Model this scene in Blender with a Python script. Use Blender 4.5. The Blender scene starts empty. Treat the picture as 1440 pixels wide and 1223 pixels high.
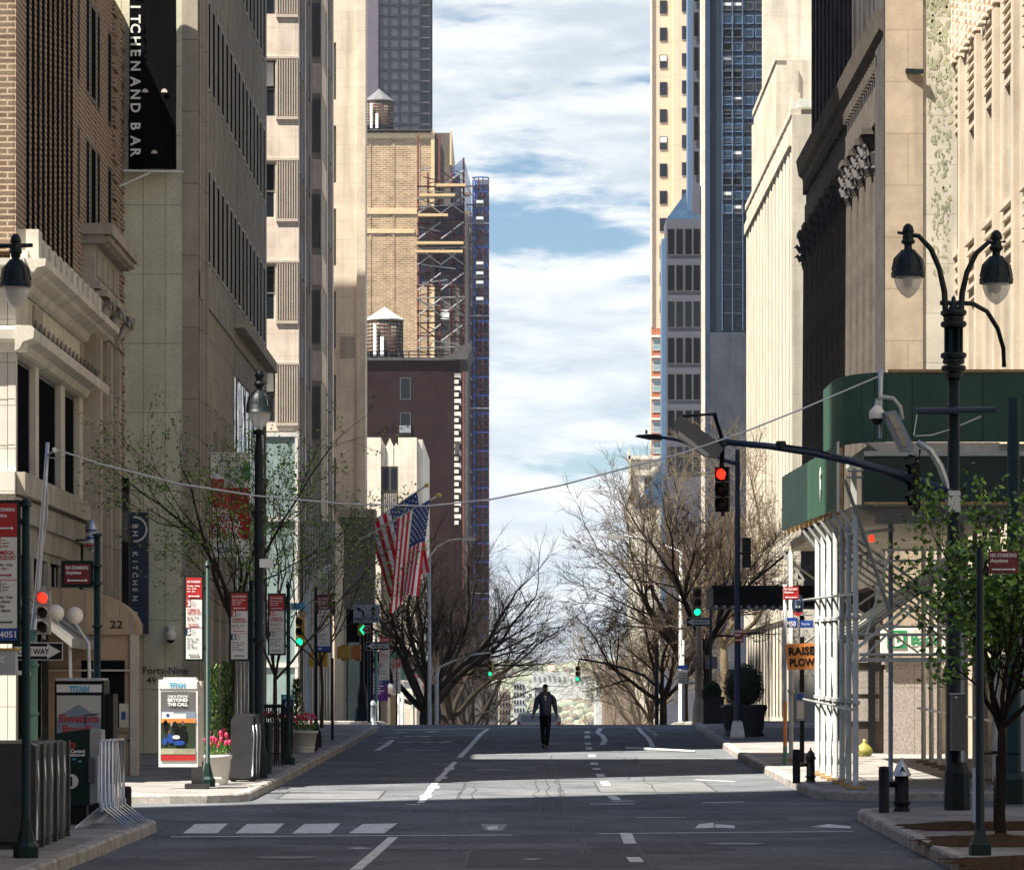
import bpy, math, random
from mathutils import Vector, Matrix, noise
R = math.radians
random.seed(7)
scene = bpy.context.scene
COL = scene.collection
# ---------------------------------------------------------------- measuring
FPX, CX, HY, H = 5000.0, 720.0, 985.0, 1.75
def PX(px, Y): return (px - CX) / FPX * Y
def PZ(py, Y): return H + (HY - py) / FPX * Y
def P(px, py, Y): return Vector((PX(px, Y), Y, PZ(py, Y)))
GP = [(-200,-.4),(0,-.12),(38,-.07),(51,0),(58,.09),(66,.21),(76,.39),(87.6,.59),(100,.84),(107,.97),(111,1.0),
      (116,.96),(130,.55),(160,-.9),(220,-3.2),(400,-10),(700,-17),(1000,-20),(6000,-20)]
def gz(y):
    if y <= GP[0][0]: return GP[0][1]
    for i in range(len(GP)-1):
        a, b = GP[i], GP[i+1]
        if y <= b[0]:
            def tg(k):
                if k <= 0 or k >= len(GP)-1: return 0
                s0 = (GP[k][1]-GP[k-1][1])/(GP[k][0]-GP[k-1][0]); s1 = (GP[k+1][1]-GP[k][1])/(GP[k+1][0]-GP[k][0])
                return 0 if s0*s1 <= 0 else 2*s0*s1/(s0+s1)
            h = b[0]-a[0]; t = (y-a[0])/h
            return ((2*t**3-3*t*t+1)*a[1]+(t**3-2*t*t+t)*h*tg(i)+(-2*t**3+3*t*t)*b[1]+(t**3-t*t)*h*tg(i+1))
    return GP[-1][1]
def GY(py, off=0.0):
    lo, hi = 25.0, 109.0
    for _ in range(40):
        m = (lo+hi)/2
        if HY + (H-gz(m)-off)/m*FPX > py: lo = m
        else: hi = m
    return (lo+hi)/2
def G(px, py, off=0.0):
    y = GY(py, off); return Vector((PX(px, y), y, gz(y)+off))
SW = 0.15
def base(px, Y, off=SW): return Vector((PX(px, Y), Y, gz(Y)+off))
# ---------------------------------------------------------------- materials
MATS = {}
def nt(m): m.use_nodes = True; return m.node_tree.nodes, m.node_tree.links
def _vec(N, L, kind):
    tc = N.new('ShaderNodeTexCoord')
    if kind == 'wall':
        sp = N.new('ShaderNodeSeparateXYZ'); L.new(tc.outputs['Object'], sp.inputs[0])
        ad = N.new('ShaderNodeMath'); L.new(sp.outputs[0], ad.inputs[0]); L.new(sp.outputs[1], ad.inputs[1])
        cb = N.new('ShaderNodeCombineXYZ'); L.new(ad.outputs[0], cb.inputs[0]); L.new(sp.outputs[2], cb.inputs[1])
        return cb.outputs[0]
    return tc.outputs['Object']
def mat(name, col, rough=.7, metal=0, var=.15, scale=3, bump=0, emit=0, brick=None, grout=.55, stain=0, spec=.5, fine=0, alpha=1, trans=0, smear=0):
    if name in MATS: return MATS[name]
    m = bpy.data.materials.new(name); N, L = nt(m); b = N['Principled BSDF']
    col = tuple(col)+(1,)
    b.inputs['Roughness'].default_value = rough; b.inputs['Metallic'].default_value = metal
    b.inputs['Specular IOR Level'].default_value = spec
    if rough >= .8 and spec == .5: b.inputs['Specular IOR Level'].default_value = .02
    out = None; height = None
    def mixc(fac, a, c2, mode='MIX'):
        x = N.new('ShaderNodeMix'); x.data_type = 'RGBA'; x.blend_type = mode
        if isinstance(fac, float) or isinstance(fac, int): x.inputs[0].default_value = fac
        else: L.new(fac, x.inputs[0])
        for k, v in ((6, a), (7, c2)):
            if isinstance(v, tuple): x.inputs[k].default_value = v
            else: L.new(v, x.inputs[k])
        return x.outputs[2]
    obj = _vec(N, L, 'o'); cur = col
    if brick:
        w, h, ms, off, c2 = brick
        bt = N.new('ShaderNodeTexBrick'); L.new(_vec(N, L, 'wall'), bt.inputs[0])
        bt.offset = off; bt.inputs['Scale'].default_value = 1; bt.inputs['Brick Width'].default_value = w
        bt.inputs['Row Height'].default_value = h; bt.inputs['Mortar Size'].default_value = ms; bt.inputs['Mortar Smooth'].default_value = .2
        bt.inputs['Color1'].default_value = col
        bt.inputs['Color2'].default_value = tuple(c2)+(1,) if c2 else tuple(v*.82 for v in col[:3])+(1,)
        bt.inputs['Mortar'].default_value = tuple(min(1, v*grout) for v in col[:3])+(1,)
        cur = bt.outputs[0]; height = bt.outputs[1]
    if var:
        ns = N.new('ShaderNodeTexNoise'); L.new(obj, ns.inputs[0]); ns.inputs['Scale'].default_value = scale; ns.inputs['Detail'].default_value = 8
        ns.inputs['Roughness'].default_value = .65
        mr = N.new('ShaderNodeMapRange'); L.new(ns.outputs[0], mr.inputs[0]); mr.inputs[1].default_value = .3; mr.inputs[2].default_value = .7
        mr.inputs[3].default_value = 1-var; mr.inputs[4].default_value = 1+var*.6
        cur = mixc(1.0, cur, mr.outputs[0], 'MULTIPLY')
    if fine:
        n2 = N.new('ShaderNodeTexNoise'); L.new(obj, n2.inputs[0]); n2.inputs['Scale'].default_value = 28; n2.inputs['Detail'].default_value = 4
        m2 = N.new('ShaderNodeMapRange'); L.new(n2.outputs[0], m2.inputs[0]); m2.inputs[1].default_value = .35; m2.inputs[2].default_value = .65
        m2.inputs[3].default_value = 1-fine; m2.inputs[4].default_value = 1+fine
        cur = mixc(1.0, cur, m2.outputs[0], 'MULTIPLY')
    if stain:
        mp = N.new('ShaderNodeMapping'); L.new(obj, mp.inputs[0]); mp.inputs['Scale'].default_value = (1.6, 1.6, .12)
        n3 = N.new('ShaderNodeTexNoise'); L.new(mp.outputs[0], n3.inputs[0]); n3.inputs['Scale'].default_value = 1.2; n3.inputs['Detail'].default_value = 9
        m3 = N.new('ShaderNodeMapRange'); L.new(n3.outputs[0], m3.inputs[0]); m3.inputs[1].default_value = .5; m3.inputs[2].default_value = .72
        m3.inputs[4].default_value = stain
        cur = mixc(m3.outputs[0], cur, tuple(v*.35 for v in col[:3])+(1,))
    if isinstance(cur, tuple): b.inputs['Base Color'].default_value = cur
    else: L.new(cur, b.inputs['Base Color'])
    if bump:
        bp = N.new('ShaderNodeBump'); bp.inputs['Strength'].default_value = min(1, bump); bp.inputs['Distance'].default_value = .02
        n4 = N.new('ShaderNodeTexNoise'); L.new(obj, n4.inputs[0]); n4.inputs['Scale'].default_value = scale*6; n4.inputs['Detail'].default_value = 5
        if height is not None:
            iv = N.new('ShaderNodeMath'); iv.operation = 'SUBTRACT'; L.new(n4.outputs[0], iv.inputs[0]); L.new(height, iv.inputs[1]); L.new(iv.outputs[0], bp.inputs['Height'])
        else: L.new(n4.outputs[0], bp.inputs['Height'])
        L.new(bp.outputs[0], b.inputs['Normal'])
    if smear:                                            # wavy old panes bend what they mirror
        mp = N.new('ShaderNodeMapping'); L.new(obj, mp.inputs[0]); mp.inputs['Scale'].default_value = (1, 1, .35)
        n5 = N.new('ShaderNodeTexNoise'); L.new(mp.outputs[0], n5.inputs[0]); n5.inputs['Scale'].default_value = 1.1
        bp = N.new('ShaderNodeBump'); bp.inputs['Strength'].default_value = smear; bp.inputs['Distance'].default_value = .15
        L.new(n5.outputs[0], bp.inputs['Height']); L.new(bp.outputs[0], b.inputs['Normal'])
    if emit:
        b.inputs['Emission Color'].default_value = col; b.inputs['Emission Strength'].default_value = emit
    if alpha < 1: b.inputs['Alpha'].default_value = alpha
    if trans: b.inputs['Transmission Weight'].default_value = trans
    MATS[name] = m; return m
M = dict(
 asphalt=mat('asphalt', (.128,.136,.146), .9, var=.42, scale=.55, fine=.3, bump=.3, spec=.03),
 walk=mat('walk', (.28,.265,.25), .9, var=.32, scale=.9, fine=.12, bump=.1, brick=(1.5,1.5,.02,0,None), grout=.45),
 walkg=mat('walkg', (.30,.285,.265), .9, var=.25, scale=.9, fine=.12),
 kerb=mat('kerb', (.36,.335,.305), .85, var=.45, scale=2.5, fine=.15),
 paint=mat('paint', (.62,.62,.60), .8, var=.35, scale=5, fine=.2),
 wornpaint=mat('wornpaint', (.30,.30,.30), .85, var=.5, scale=6, fine=.35),
 stone1=mat('stone1', (.62,.575,.48), .85, var=.18, scale=1.3, stain=.35, fine=.06),
 white_stone=mat('white_stone', (.68,.64,.56), .85, var=.12, scale=1.2, stain=.25, brick=(1.6,.75,.012,.5,(.64,.60,.52)), grout=.6),
 brick1=mat('brick1', (.17,.125,.09), .9, var=.25, scale=4, brick=(.23,.085,.018,.5,(.20,.12,.075)), grout=1.75, bump=.5),
 brick1w=mat('brick1w', (.23,.175,.125), .9, var=.2, scale=4, brick=(.30,.105,.018,.5,(.17,.12,.085)), grout=2.1, bump=.5),
 conc2=mat('conc2', (.62,.61,.46), .9, var=.15, scale=2, fine=.15, stain=.25, brick=(.49,1.54,.012,0,(.61,.60,.45)), grout=.55),
 stone2=mat('stone2', (.36,.335,.29), .85, var=.22, scale=1.5, stain=.5, fine=.08),
 stone2l=mat('stone2l', (.43,.38,.31), .85, var=.18, scale=1.5, stain=.35, brick=(9,1.6,.015,0,None)),
 beige3=mat('beige3', (.68,.575,.48), .85, var=.2, scale=1.4, stain=.35, fine=.05, brick=(1.3,.75,.01,.5,(.65,.55,.455)), grout=.8),
 fin3=mat('fin3', (.50,.43,.36), .8, var=.1),
 lime4=mat('lime4', (.66,.58,.465), .88, var=.2, scale=.8, fine=.05, stain=.45, brick=(1.4,.8,.012,.5,(.63,.55,.44)), grout=.8),
 limeR=mat('limeR', (.60,.55,.46), .88, var=.2, scale=.8, fine=.05, stain=.5, brick=(1.5,.85,.012,.5,(.57,.515,.42)), grout=.78),
 finR=mat('finR', (.62,.57,.48), .85, var=.18, scale=1, stain=.35),
 dkstone=mat('dkstone', (.085,.08,.08), .85, var=.3, scale=1.5, stain=.4),
 dkstone2=mat('dkstone2', (.12,.105,.09), .85, var=.3, scale=2, stain=.3),
 stoneB=mat('stoneB', (.43,.355,.27), .88, var=.28, scale=1, fine=.07, stain=.5, brick=(1.5,1.15,.014,.5,(.40,.33,.25)), grout=.7),
 stoneC=mat('stoneC', (.55,.51,.43), .88, var=.25, scale=.8, stain=.55, brick=(3,1.1,.014,0,(.52,.48,.4)), grout=.7),
 stoneD=mat('stoneD', (.50,.43,.34), .88, var=.2, scale=1, fine=.05, stain=.4),
 brickD=mat('brickD', (.60,.52,.43), .88, var=.2, scale=2, brick=(.45,.16,.03,.5,(.42,.28,.18)), grout=1.3),
 granite=mat('granite', (.34,.30,.265), .6, var=.1, fine=.3, brick=(1.2,1.5,.01,0,(.33,.29,.26)), grout=.6),
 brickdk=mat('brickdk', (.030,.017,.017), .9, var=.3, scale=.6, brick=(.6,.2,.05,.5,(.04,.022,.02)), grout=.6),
 clothblack=mat('clothblack', (.006,.006,.007), .95, spec=.02),
 bricktan=mat('bricktan', (.37,.275,.175), .9, var=.35, scale=.8, fine=.2, brick=(.8,.25,.06,.5,(.22,.15,.095)), grout=1.35),
 tanband=mat('tanband', (.60,.47,.28), .85),
 redbrick=mat('redbrick', (.36,.13,.07), .9, brick=(.8,.3,.05,.5,(.28,.10,.06)), grout=1.3),
 tower_tan=mat('tower_tan', (.66,.50,.35), .85, var=.07, scale=.3, brick=(2.4,3.9,.05,0,(.64,.485,.335)), grout=.8),
 darktower=mat('darktower', (.02,.018,.028), .6, var=.2, scale=.1),
 purple_granite=mat('purple_granite', (.10,.075,.095), .5, var=.15, scale=.4),
 cream=mat('cream', (.58,.54,.44), .88, var=.15, brick=(1,.35,.02,.5,None), grout=.8),
 greyconc=mat('greyconc', (.05,.056,.07), .8, var=.4, scale=.4, stain=.4),
 glass=mat('glass', (.012,.016,.02), .08, var=0, spec=.4, smear=.12),
 glassd=mat('glassd', (.008,.009,.011), .6, var=0, spec=0),
 glassb=mat('glassb', (.02,.04,.065), .12, var=.4, scale=.4, spec=.35, smear=.25),
 glassg=mat('glassg', (.25,.33,.32), .15, var=.25, scale=1, spec=.8, smear=.2),
 wavyglass=mat('wavyglass', (.40,.38,.36), .05, metal=.85, var=.1, smear=.9),
 blind=mat('blind', (.62,.64,.60), .7, var=.1),
 frame=mat('frame', (.07,.07,.07), .5), framel=mat('framel', (.42,.40,.36), .6), framew=mat('framew', (.62,.6,.55), .5),
 spandrel_blue=mat('spandrel_blue', (.015,.024,.042), .5, var=.2, scale=.5, spec=.2),
 bluestrip=mat('bluestrip', (.08,.14,.23), .3, var=.1), spandrel_grey=mat('spandrel_grey', (.07,.07,.09), .5, var=.15),
 black=mat('black', (.009,.009,.010), .5, var=.1, spec=.2), iron=mat('iron', (.008,.014,.016), .45, var=.3, scale=6, spec=.22),
 dkgreen=mat('dkgreen', (.006,.024,.021), .45, var=.3, scale=6, spec=.25), polegreen=mat('polegreen', (.10,.24,.17), .5, var=.25, scale=4, stain=.3),
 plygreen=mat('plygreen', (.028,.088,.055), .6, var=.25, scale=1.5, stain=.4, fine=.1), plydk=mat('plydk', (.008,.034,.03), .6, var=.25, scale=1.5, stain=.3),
 galv=mat('galv', (.40,.41,.40), .5, metal=.3, var=.25, scale=5, fine=.12), galvw=mat('galvw', (.46,.48,.45), .6, var=.2, scale=5, stain=.3),
 steel=mat('steel', (.45,.47,.50), .3, metal=.8, var=.15), alu=mat('alu', (.5,.52,.55), .4, metal=.5),
 red=mat('red', (.42,.02,.02), .5, var=.08), darkred=mat('darkred', (.17,.012,.02), .5), white=mat('white', (.72,.71,.67), .6, var=.06), white2=mat('white2', (.8,.8,.8), .6, var=0),
 blue=mat('blue', (.015,.06,.30), .5), navy=mat('navy', (.015,.03,.07), .5), cyan=mat('cyan', (.10,.42,.62), .5), cyanblue=mat('cyanblue', (.25,.55,.75), .4),
 orange=mat('orange', (.62,.22,.05), .6), yellow=mat('yellow', (.60,.34,.03), .5, var=.2, scale=6), yellowd=mat('yellowd', (.35,.24,.05), .5, var=.2), brown=mat('brown', (.20,.13,.09), .6, var=.2),
 tan=mat('tan', (.45,.33,.22), .8, var=.12, stain=.2), tanpole=mat('tanpole', (.30,.20,.14), .6, var=.15), canvas=mat('canvas', (.28,.27,.24), .85, var=.12, scale=6),
 wood=mat('wood', (.50,.33,.16), .8, var=.3, scale=8), woodold=mat('woodold', (.22,.20,.15), .85, var=.4, scale=3, stain=.5),
 ply=mat('ply', (.55,.40,.22), .8, var=.2), rust=mat('rust', (.08,.028,.022), .8, var=.3), netblue=mat('netblue', (.02,.06,.17), .8, var=.5, scale=.4, alpha=.6),
 netdark=mat('netdark', (.012,.02,.05), .8, var=.4, scale=.3, alpha=.8),
 bark=mat('bark', (.035,.028,.022), .95, var=.3, scale=9), barkl=mat('barkl', (.17,.135,.09), .95, var=.3, scale=6), barkm=mat('barkm', (.085,.062,.045), .95, var=.3, scale=6),
 leaf=mat('leaf', (.17,.31,.04), .6, var=.3, scale=2), leafd=mat('leafd', (.04,.10,.02), .6, var=.35, scale=3), leafr=mat('leafr', (.20,.04,.03), .6, var=.3),
 hedge=mat('hedge', (.014,.03,.010), .7, var=.4, scale=5), tulip=mat('tulip', (.70,.04,.12), .5), soil=mat('soil', (.075,.045,.028), .95, var=.5, scale=9, fine=.4, bump=1),
 planter=mat('planter', (.58,.56,.50), .6, var=.08), planterdk=mat('planterdk', (.03,.032,.035), .6, var=.2),
 purple=mat('purple', (.16,.03,.24), .6), green=mat('green', (.02,.25,.09), .5), greend=mat('greend', (.005,.07,.04), .5),
 clear=mat('clear', (.75,.74,.72), .08, var=0, alpha=.55, spec=.8), globe=mat('globe', (.80,.72,.60), .4, var=.05),
 flagred=mat('flagred', (.62,.03,.05), .8), flagblue=mat('flagblue', (.04,.07,.24), .8), flagwhite=mat('flagwhite', (.85,.83,.84), .8, var=.05), gold=mat('gold', (.6,.42,.12), .3, metal=.7),
 skin=mat('skin', (.13,.065,.04), .6, var=.1), hair=mat('hair', (.008,.007,.007), .9), jacket=mat('jacket', (.012,.018,.05), .4, var=.3, scale=12), trousers=mat('trousers', (.012,.012,.014), .8, var=.3),
 shoe=mat('shoe', (.30,.05,.03), .6), rubber=mat('rubber', (.015,.015,.015), .7), signgrey=mat('signgrey', (.42,.46,.52), .5, var=.05), bluegrey=mat('bluegrey', (.20,.25,.32), .4, var=.2), greyd=mat('greyd', (.12,.12,.12), .6, var=.15),
 mirrorgrey=mat('mirrorgrey', (.04,.04,.045), .45, metal=.2, var=.35, scale=3, stain=.4), tankroof=mat('tankroof', (.5,.48,.42), .6, var=.1), tankroofd=mat('tankroofd', (.12,.12,.12), .7),
 redlamp=mat('redlamp', (1,.03,.012), .4, var=0, emit=.75), greenlamp=mat('greenlamp', (.01,.9,.42), .4, var=0, emit=.55), lensdk=mat('lensdk', (.03,.012,.008), .3, var=0), hill=mat('hill', (.24,.26,.20), .95, var=.5, scale=.02),  # hill and hillwood colours paled to carry distance haze
 hillwood=mat('hillwood', (.25,.28,.18), .9, var=.4, scale=.05), vanwhite=mat('vanwhite', (.5,.52,.53), .4), farwhite=mat('farwhite', (.5,.5,.46), .8, var=.1, scale=.05), water=mat('water', (.05,.08,.09), .1, var=0),
 yellowbag=mat('yellowbag', (.22,.21,.04), .6), patina=mat('patina', (.36,.37,.25), .9, var=.5, scale=2),
)
# ---------------------------------------------------------------- mesh builder
FONTC = {}
def glyphs(s, bold):
    k = (s, bold)
    if k not in FONTC:
        c = bpy.data.curves.new('t', 'FONT'); c.body = s; c.size = 1; c.offset = bold; c.resolution_u = 2
        o = bpy.data.objects.new('t', c); COL.objects.link(o)
        dg = bpy.context.evaluated_depsgraph_get(); me = bpy.data.meshes.new_from_object(o.evaluated_get(dg))
        vs = [(v.co.x, v.co.y) for v in me.vertices]; fs = [tuple(p.vertices) for p in me.polygons]
        bpy.data.objects.remove(o); bpy.data.curves.remove(c); bpy.data.meshes.remove(me)
        FONTC[k] = (vs, fs)
    return FONTC[k]
WL = {}
class Fr:
    def __init__(s, ox, oy, ux, uy):
        l = math.hypot(ux, uy); s.ox, s.oy, s.ux, s.uy = ox, oy, ux/l, uy/l; s.nx, s.ny = s.uy, -s.ux
    def p(s, u, d, z): return Vector((s.ox+u*s.ux+d*s.nx, s.oy+u*s.uy+d*s.ny, z))
BOXF = [(0,1,3,2),(4,6,7,5),(0,4,5,1),(2,3,7,6),(0,2,6,4),(1,5,7,3)]
class MB:
    def __init__(s): s.v = []; s.f = []; s.m = []; s.s = []; s.mats = []
    def mi(s, m):
        m = M[m] if isinstance(m, str) else m
        if m not in s.mats: s.mats.append(m)
        return s.mats.index(m)
    def add(s, vs, fs, m, smooth=False):
        b = len(s.v); s.v += [tuple(v) for v in vs]; k = s.mi(m)
        for f in fs: s.f.append(tuple(i+b for i in f)); s.m.append(k); s.s.append(smooth)
        return s
    def box(s, x0, x1, y0, y1, z0, z1, m):
        return s.add([(x, y, z) for x in (x0, x1) for y in (y0, y1) for z in (z0, z1)], BOXF, m)
    def fb(s, F, u0, u1, z0, z1, d0, d1, m):
        return s.add([F.p(u, d, z) for u in (u0, u1) for d in (d0, d1) for z in (z0, z1)], BOXF, m)
    def bar(s, a, b, w, h, m):
        a, b = Vector(a), Vector(b); d = (b-a).normalized(); up = Vector((0,0,1)) if abs(d.z) < .95 else Vector((0,1,0))
        x = d.cross(up).normalized()*w/2; y = x.cross(d).normalized()*h/2
        return s.add([p+sx*x+sy*y for p in (a, b) for sx in (-1, 1) for sy in (-1, 1)], BOXF, m)
    def tube(s, pts, r, m, n=8, cap=True, smooth=True):
        pts = [Vector(p) for p in pts]; rs = r if isinstance(r, (list, tuple)) else [r]*len(pts)
        vs = []; fs = []
        for i, p in enumerate(pts):
            d = (pts[min(i+1, len(pts)-1)]-pts[max(i-1, 0)]).normalized()
            if i == 0 or abs(d.dot(ref)) > .95: ref = Vector((0,0,1)) if abs(d.z) < .8 else Vector((1,0,0))
            x = d.cross(ref).normalized(); y = d.cross(x)
            for k in range(n):
                a = 2*math.pi*k/n; vs.append(p+(x*math.cos(a)+y*math.sin(a))*rs[i])
        for i in range(len(pts)-1):
            for k in range(n): fs.append((i*n+k, i*n+(k+1) % n, (i+1)*n+(k+1) % n, (i+1)*n+k))
        if cap and n > 2: fs += [tuple(range(n)), tuple(range((len(pts)-1)*n, len(pts)*n))]
        return s.add(vs, fs, m, smooth)
    def lathe(s, c, prof, m, n=14, axis=(0,0,1), sq=False, smooth=True):
        c = Vector(c); ax = Vector(axis).normalized(); x = ax.cross(Vector((0,1,0)) if abs(ax.y) < .9 else Vector((1,0,0))).normalized(); y = ax.cross(x)
        vs = []; fs = []
        for r, z in prof:
            for k in range(n):
                a = 2*math.pi*(k+.5)/n; vs.append(c+ax*z+(x*math.cos(a)+y*math.sin(a))*r)
        for i in range(len(prof)-1):
            for k in range(n): fs.append((i*n+k, i*n+(k+1) % n, (i+1)*n+(k+1) % n, (i+1)*n+k))
        fs += [tuple(range(n)), tuple(range((len(prof)-1)*n, len(prof)*n))]
        return s.add(vs, fs, m, smooth and not sq)
    def prism(s, poly, O, A, B, T, m):
        O, A, B, T = Vector(O), Vector(A), Vector(B), Vector(T); n = len(poly)
        vs = [O+A*a+B*b for a, b in poly]+[O+A*a+B*b+T for a, b in poly]
        fs = [tuple(range(n)), tuple(range(n, 2*n))]+[(i, (i+1) % n, n+(i+1) % n, n+i) for i in range(n)]
        return s.add(vs, fs, m)
    def text(s, st, O, A, B, h, m, align='L', bold=.0, w=None):
        O, A, B = Vector(O), Vector(A).normalized(), Vector(B).normalized(); vs, fs = glyphs(st, bold)
        if not vs: return s
        x0 = min(v[0] for v in vs); x1 = max(v[0] for v in vs); k = h/.69; kx = k if w is None else w/(x1-x0)
        sh = {'L': -x0, 'C': -(x0+x1)/2, 'R': -x1}[align]
        return s.add([O+A*((v[0]+sh)*kx)+B*(v[1]*k) for v in vs], fs, m)
    def build(s, name, parent=None, loc=None):
        w = WL[parent.name] if parent else (Vector(loc) if loc is not None else Vector((0,0,0)))
        me = bpy.data.meshes.new(name); me.from_pydata([(v[0]-w.x, v[1]-w.y, v[2]-w.z) for v in s.v], [], s.f)
        for m in s.mats: me.materials.append(m)
        me.polygons.foreach_set('material_index', s.m); me.polygons.foreach_set('use_smooth', s.s); me.update()
        o = bpy.data.objects.new(name, me); COL.objects.link(o)
        if parent: o.parent = parent
        else: o.location = w
        WL[o.name] = w; return o
def tag(o, label, cat, group=None):
    o['label'] = label; o['category'] = cat
    if group: o['group'] = group
    return o
def thing(name, label, cat, loc, group=None):
    o = bpy.data.objects.new(name, None); o.empty_display_size = .3; COL.objects.link(o); o.location = loc
    WL[o.name] = Vector(loc); return tag(o, label, cat, group)
def struct(o, kind='structure'): o['kind'] = kind; return o
def dup(o, loc, label=None, rz=None):
    c = o.copy(); COL.objects.link(c); c.location = loc; WL[c.name] = Vector(loc)
    if label: c['label'] = label
    if rz is not None: c.rotation_euler = (0, 0, rz)
    def kids(a, b):
        for ch in list(a.children):
            k = ch.copy(); COL.objects.link(k); k.parent = b; kids(ch, k)
    kids(o, c); return c
Xv, Yv, Zv = Vector((1,0,0)), Vector((0,1,0)), Vector((0,0,1))
# ---------------------------------------------------------------- windows and gridded walls
WC = {}
def window(parent, F, u0, u1, z0, z1, d, style='plain', name='window'):
    w, h = round(u1-u0, 3), round(z1-z0, 3); k = (w, h, style)
    if k not in WC:
        b = MB(); g = {'plain': 'glass', 'sash': 'glass', 'dark': 'glassd', 'blue': 'glassb', 'pale': 'glassg', 'blind': 'glass', 'wavy': 'wavyglass', 'slat': 'glassd'}[style]
        fr = {'plain': 'frame', 'sash': 'framel', 'dark': 'frame', 'blue': 'bluestrip', 'pale': 'framew', 'blind': 'frame', 'wavy': 'frame', 'slat': 'framel'}[style]
        t = min(.07, w*.1)
        b.box(t, w-t, .012, .02, t, h-t, g)
        b.box(0, t, 0, .025, 0, h, fr); b.box(w-t, w, 0, .025, 0, h, fr); b.box(t, w-t, 0, .025, 0, t, fr); b.box(t, w-t, 0, .025, h-t, h, fr)
        if style in ('sash', 'blind', 'pale'): b.box(t, w-t, .002, .011, h*.48, h*.48+t*.8, fr)
        if style == 'plain' and w > 1.1: b.box(w/2-t/3, w/2+t/3, .002, .011, t, h-t, fr)
        if style == 'blind': b.box(t*1.2, w-t*1.2, .008, .0115, h*.55, h-t, 'blind')
        if style == 'slat':
            for i in range(int(h/.14)): b.box(t, w-t, .002, .011, t+i*.14, t+i*.14+.03, fr)
        me = b.build('window'); WC[k] = me.data; bpy.data.objects.remove(me)
    o = bpy.data.objects.new(name, WC[k]); COL.objects.link(o); o.parent = parent
    o.location = F.p(u0, d, z0)-WL[parent.name]; o.rotation_euler = (0, 0, math.atan2(F.uy, F.ux)); return o
def grid(mb, F, L, z0, z1, cols, rows, depth, m, parent=None, style='plain', msp=None, sty=None):
    """wall face of length L, openings cols x rows cut `depth` deep, a window in each"""
    u = 0
    for a, b in cols:
        if a > u+1e-4: mb.fb(F, u, a, z0, z1, -depth, 0, m)
        zz = z0
        for c, d in rows:
            if c > zz+1e-4: mb.fb(F, a, b, zz, c, -depth, -.01, msp or m)
            zz = d
            if parent is not None: window(parent, F, a, b, c, d, -depth+.03, sty(a, c) if sty else style)
        if z1 > zz+1e-4: mb.fb(F, a, b, zz, z1, -depth, -.01, msp or m)
        u = b
    if L > u+1e-4: mb.fb(F, u, L, z0, z1, -depth, 0, m)
# ================================================================ camera, light, sky
cd = bpy.data.cameras.new('camera'); cam = bpy.data.objects.new('camera', cd); COL.objects.link(cam); scene.camera = cam
cam.location = (0, 0, H); cam.rotation_euler = (R(90), 0, 0); cd.sensor_width = 36; cd.lens = FPX/1440*36
cd.shift_y = (HY-611.5)/1440; cd.clip_start = .5; cd.clip_end = 20000
EL, AZ = 61.0, 32.0          # sun: from the left and a little behind the viewer
sl = bpy.data.lights.new('sun', 'SUN'); sl.energy = 5.0; sl.angle = R(.5); sl.color = (1, .93, .82)
so = bpy.data.objects.new('sun', sl); COL.objects.link(so)
sd = Vector((math.cos(R(EL))*math.cos(R(AZ)), math.cos(R(EL))*math.sin(R(AZ)), -math.sin(R(EL))))
so.rotation_euler = sd.to_track_quat('-Z', 'Y').to_euler(); so.location = (-40, -20, 90)
w = bpy.data.worlds.new('World'); scene.world = w; w.use_nodes = True; N, L = w.node_tree.nodes, w.node_tree.links
bg = N['Background']; bg.inputs[1].default_value = .088
sk = N.new('ShaderNodeTexSky'); sk.sky_type = 'NISHITA'; sk.sun_disc = False; sk.sun_elevation = R(EL); sk.sun_rotation = math.atan2(-sd.x, -sd.y)
sk.air_density = 1.0; sk.dust_density = .3; sk.ozone_density = 1.6
tc = N.new('ShaderNodeTexCoord')
def cloud(scl, loc, lo, hi, det=9, rough=.55, dist=.3):
    mp = N.new('ShaderNodeMapping'); mp.inputs['Scale'].default_value = scl; mp.inputs['Location'].default_value = loc; L.new(tc.outputs['Generated'], mp.inputs[0])
    n = N.new('ShaderNodeTexNoise'); L.new(mp.outputs[0], n.inputs[0]); n.inputs['Scale'].default_value = 1; n.inputs['Detail'].default_value = det
    n.inputs['Roughness'].default_value = rough; n.inputs['Distortion'].default_value = dist
    r = N.new('ShaderNodeMapRange'); r.interpolation_type = 'SMOOTHSTEP'; L.new(n.outputs[0], r.inputs[0]); r.inputs[1].default_value = lo; r.inputs[2].default_value = hi
    return r.outputs[0]
cl = cloud((11, 3, 50), (5.3, 0, 2.9), .35, .47, 10, .6, .2)
sh = cloud((11, 3, 50), (5.3, 0, 3.2), .40, .60, 10, .62, .2)
sz = N.new('ShaderNodeSeparateXYZ'); L.new(tc.outputs['Generated'], sz.inputs[0]); fz = N.new('ShaderNodeMapRange'); L.new(sz.outputs[2], fz.inputs[0]); fz.inputs[1].default_value = .28; fz.inputs[2].default_value = .55; fz.inputs[3].default_value = 1; fz.inputs[4].default_value = .12
fm = N.new('ShaderNodeMath'); fm.operation = 'MULTIPLY'; L.new(cl, fm.inputs[0]); L.new(fz.outputs[0], fm.inputs[1]); cl = fm.outputs[0]
cc = N.new('ShaderNodeMix'); cc.data_type = 'RGBA'; L.new(sh, cc.inputs[0]); cc.inputs[6].default_value = (3.75, 3.85, 3.95, 1); cc.inputs[7].default_value = (2.35, 2.7, 3.0, 1)
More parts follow.
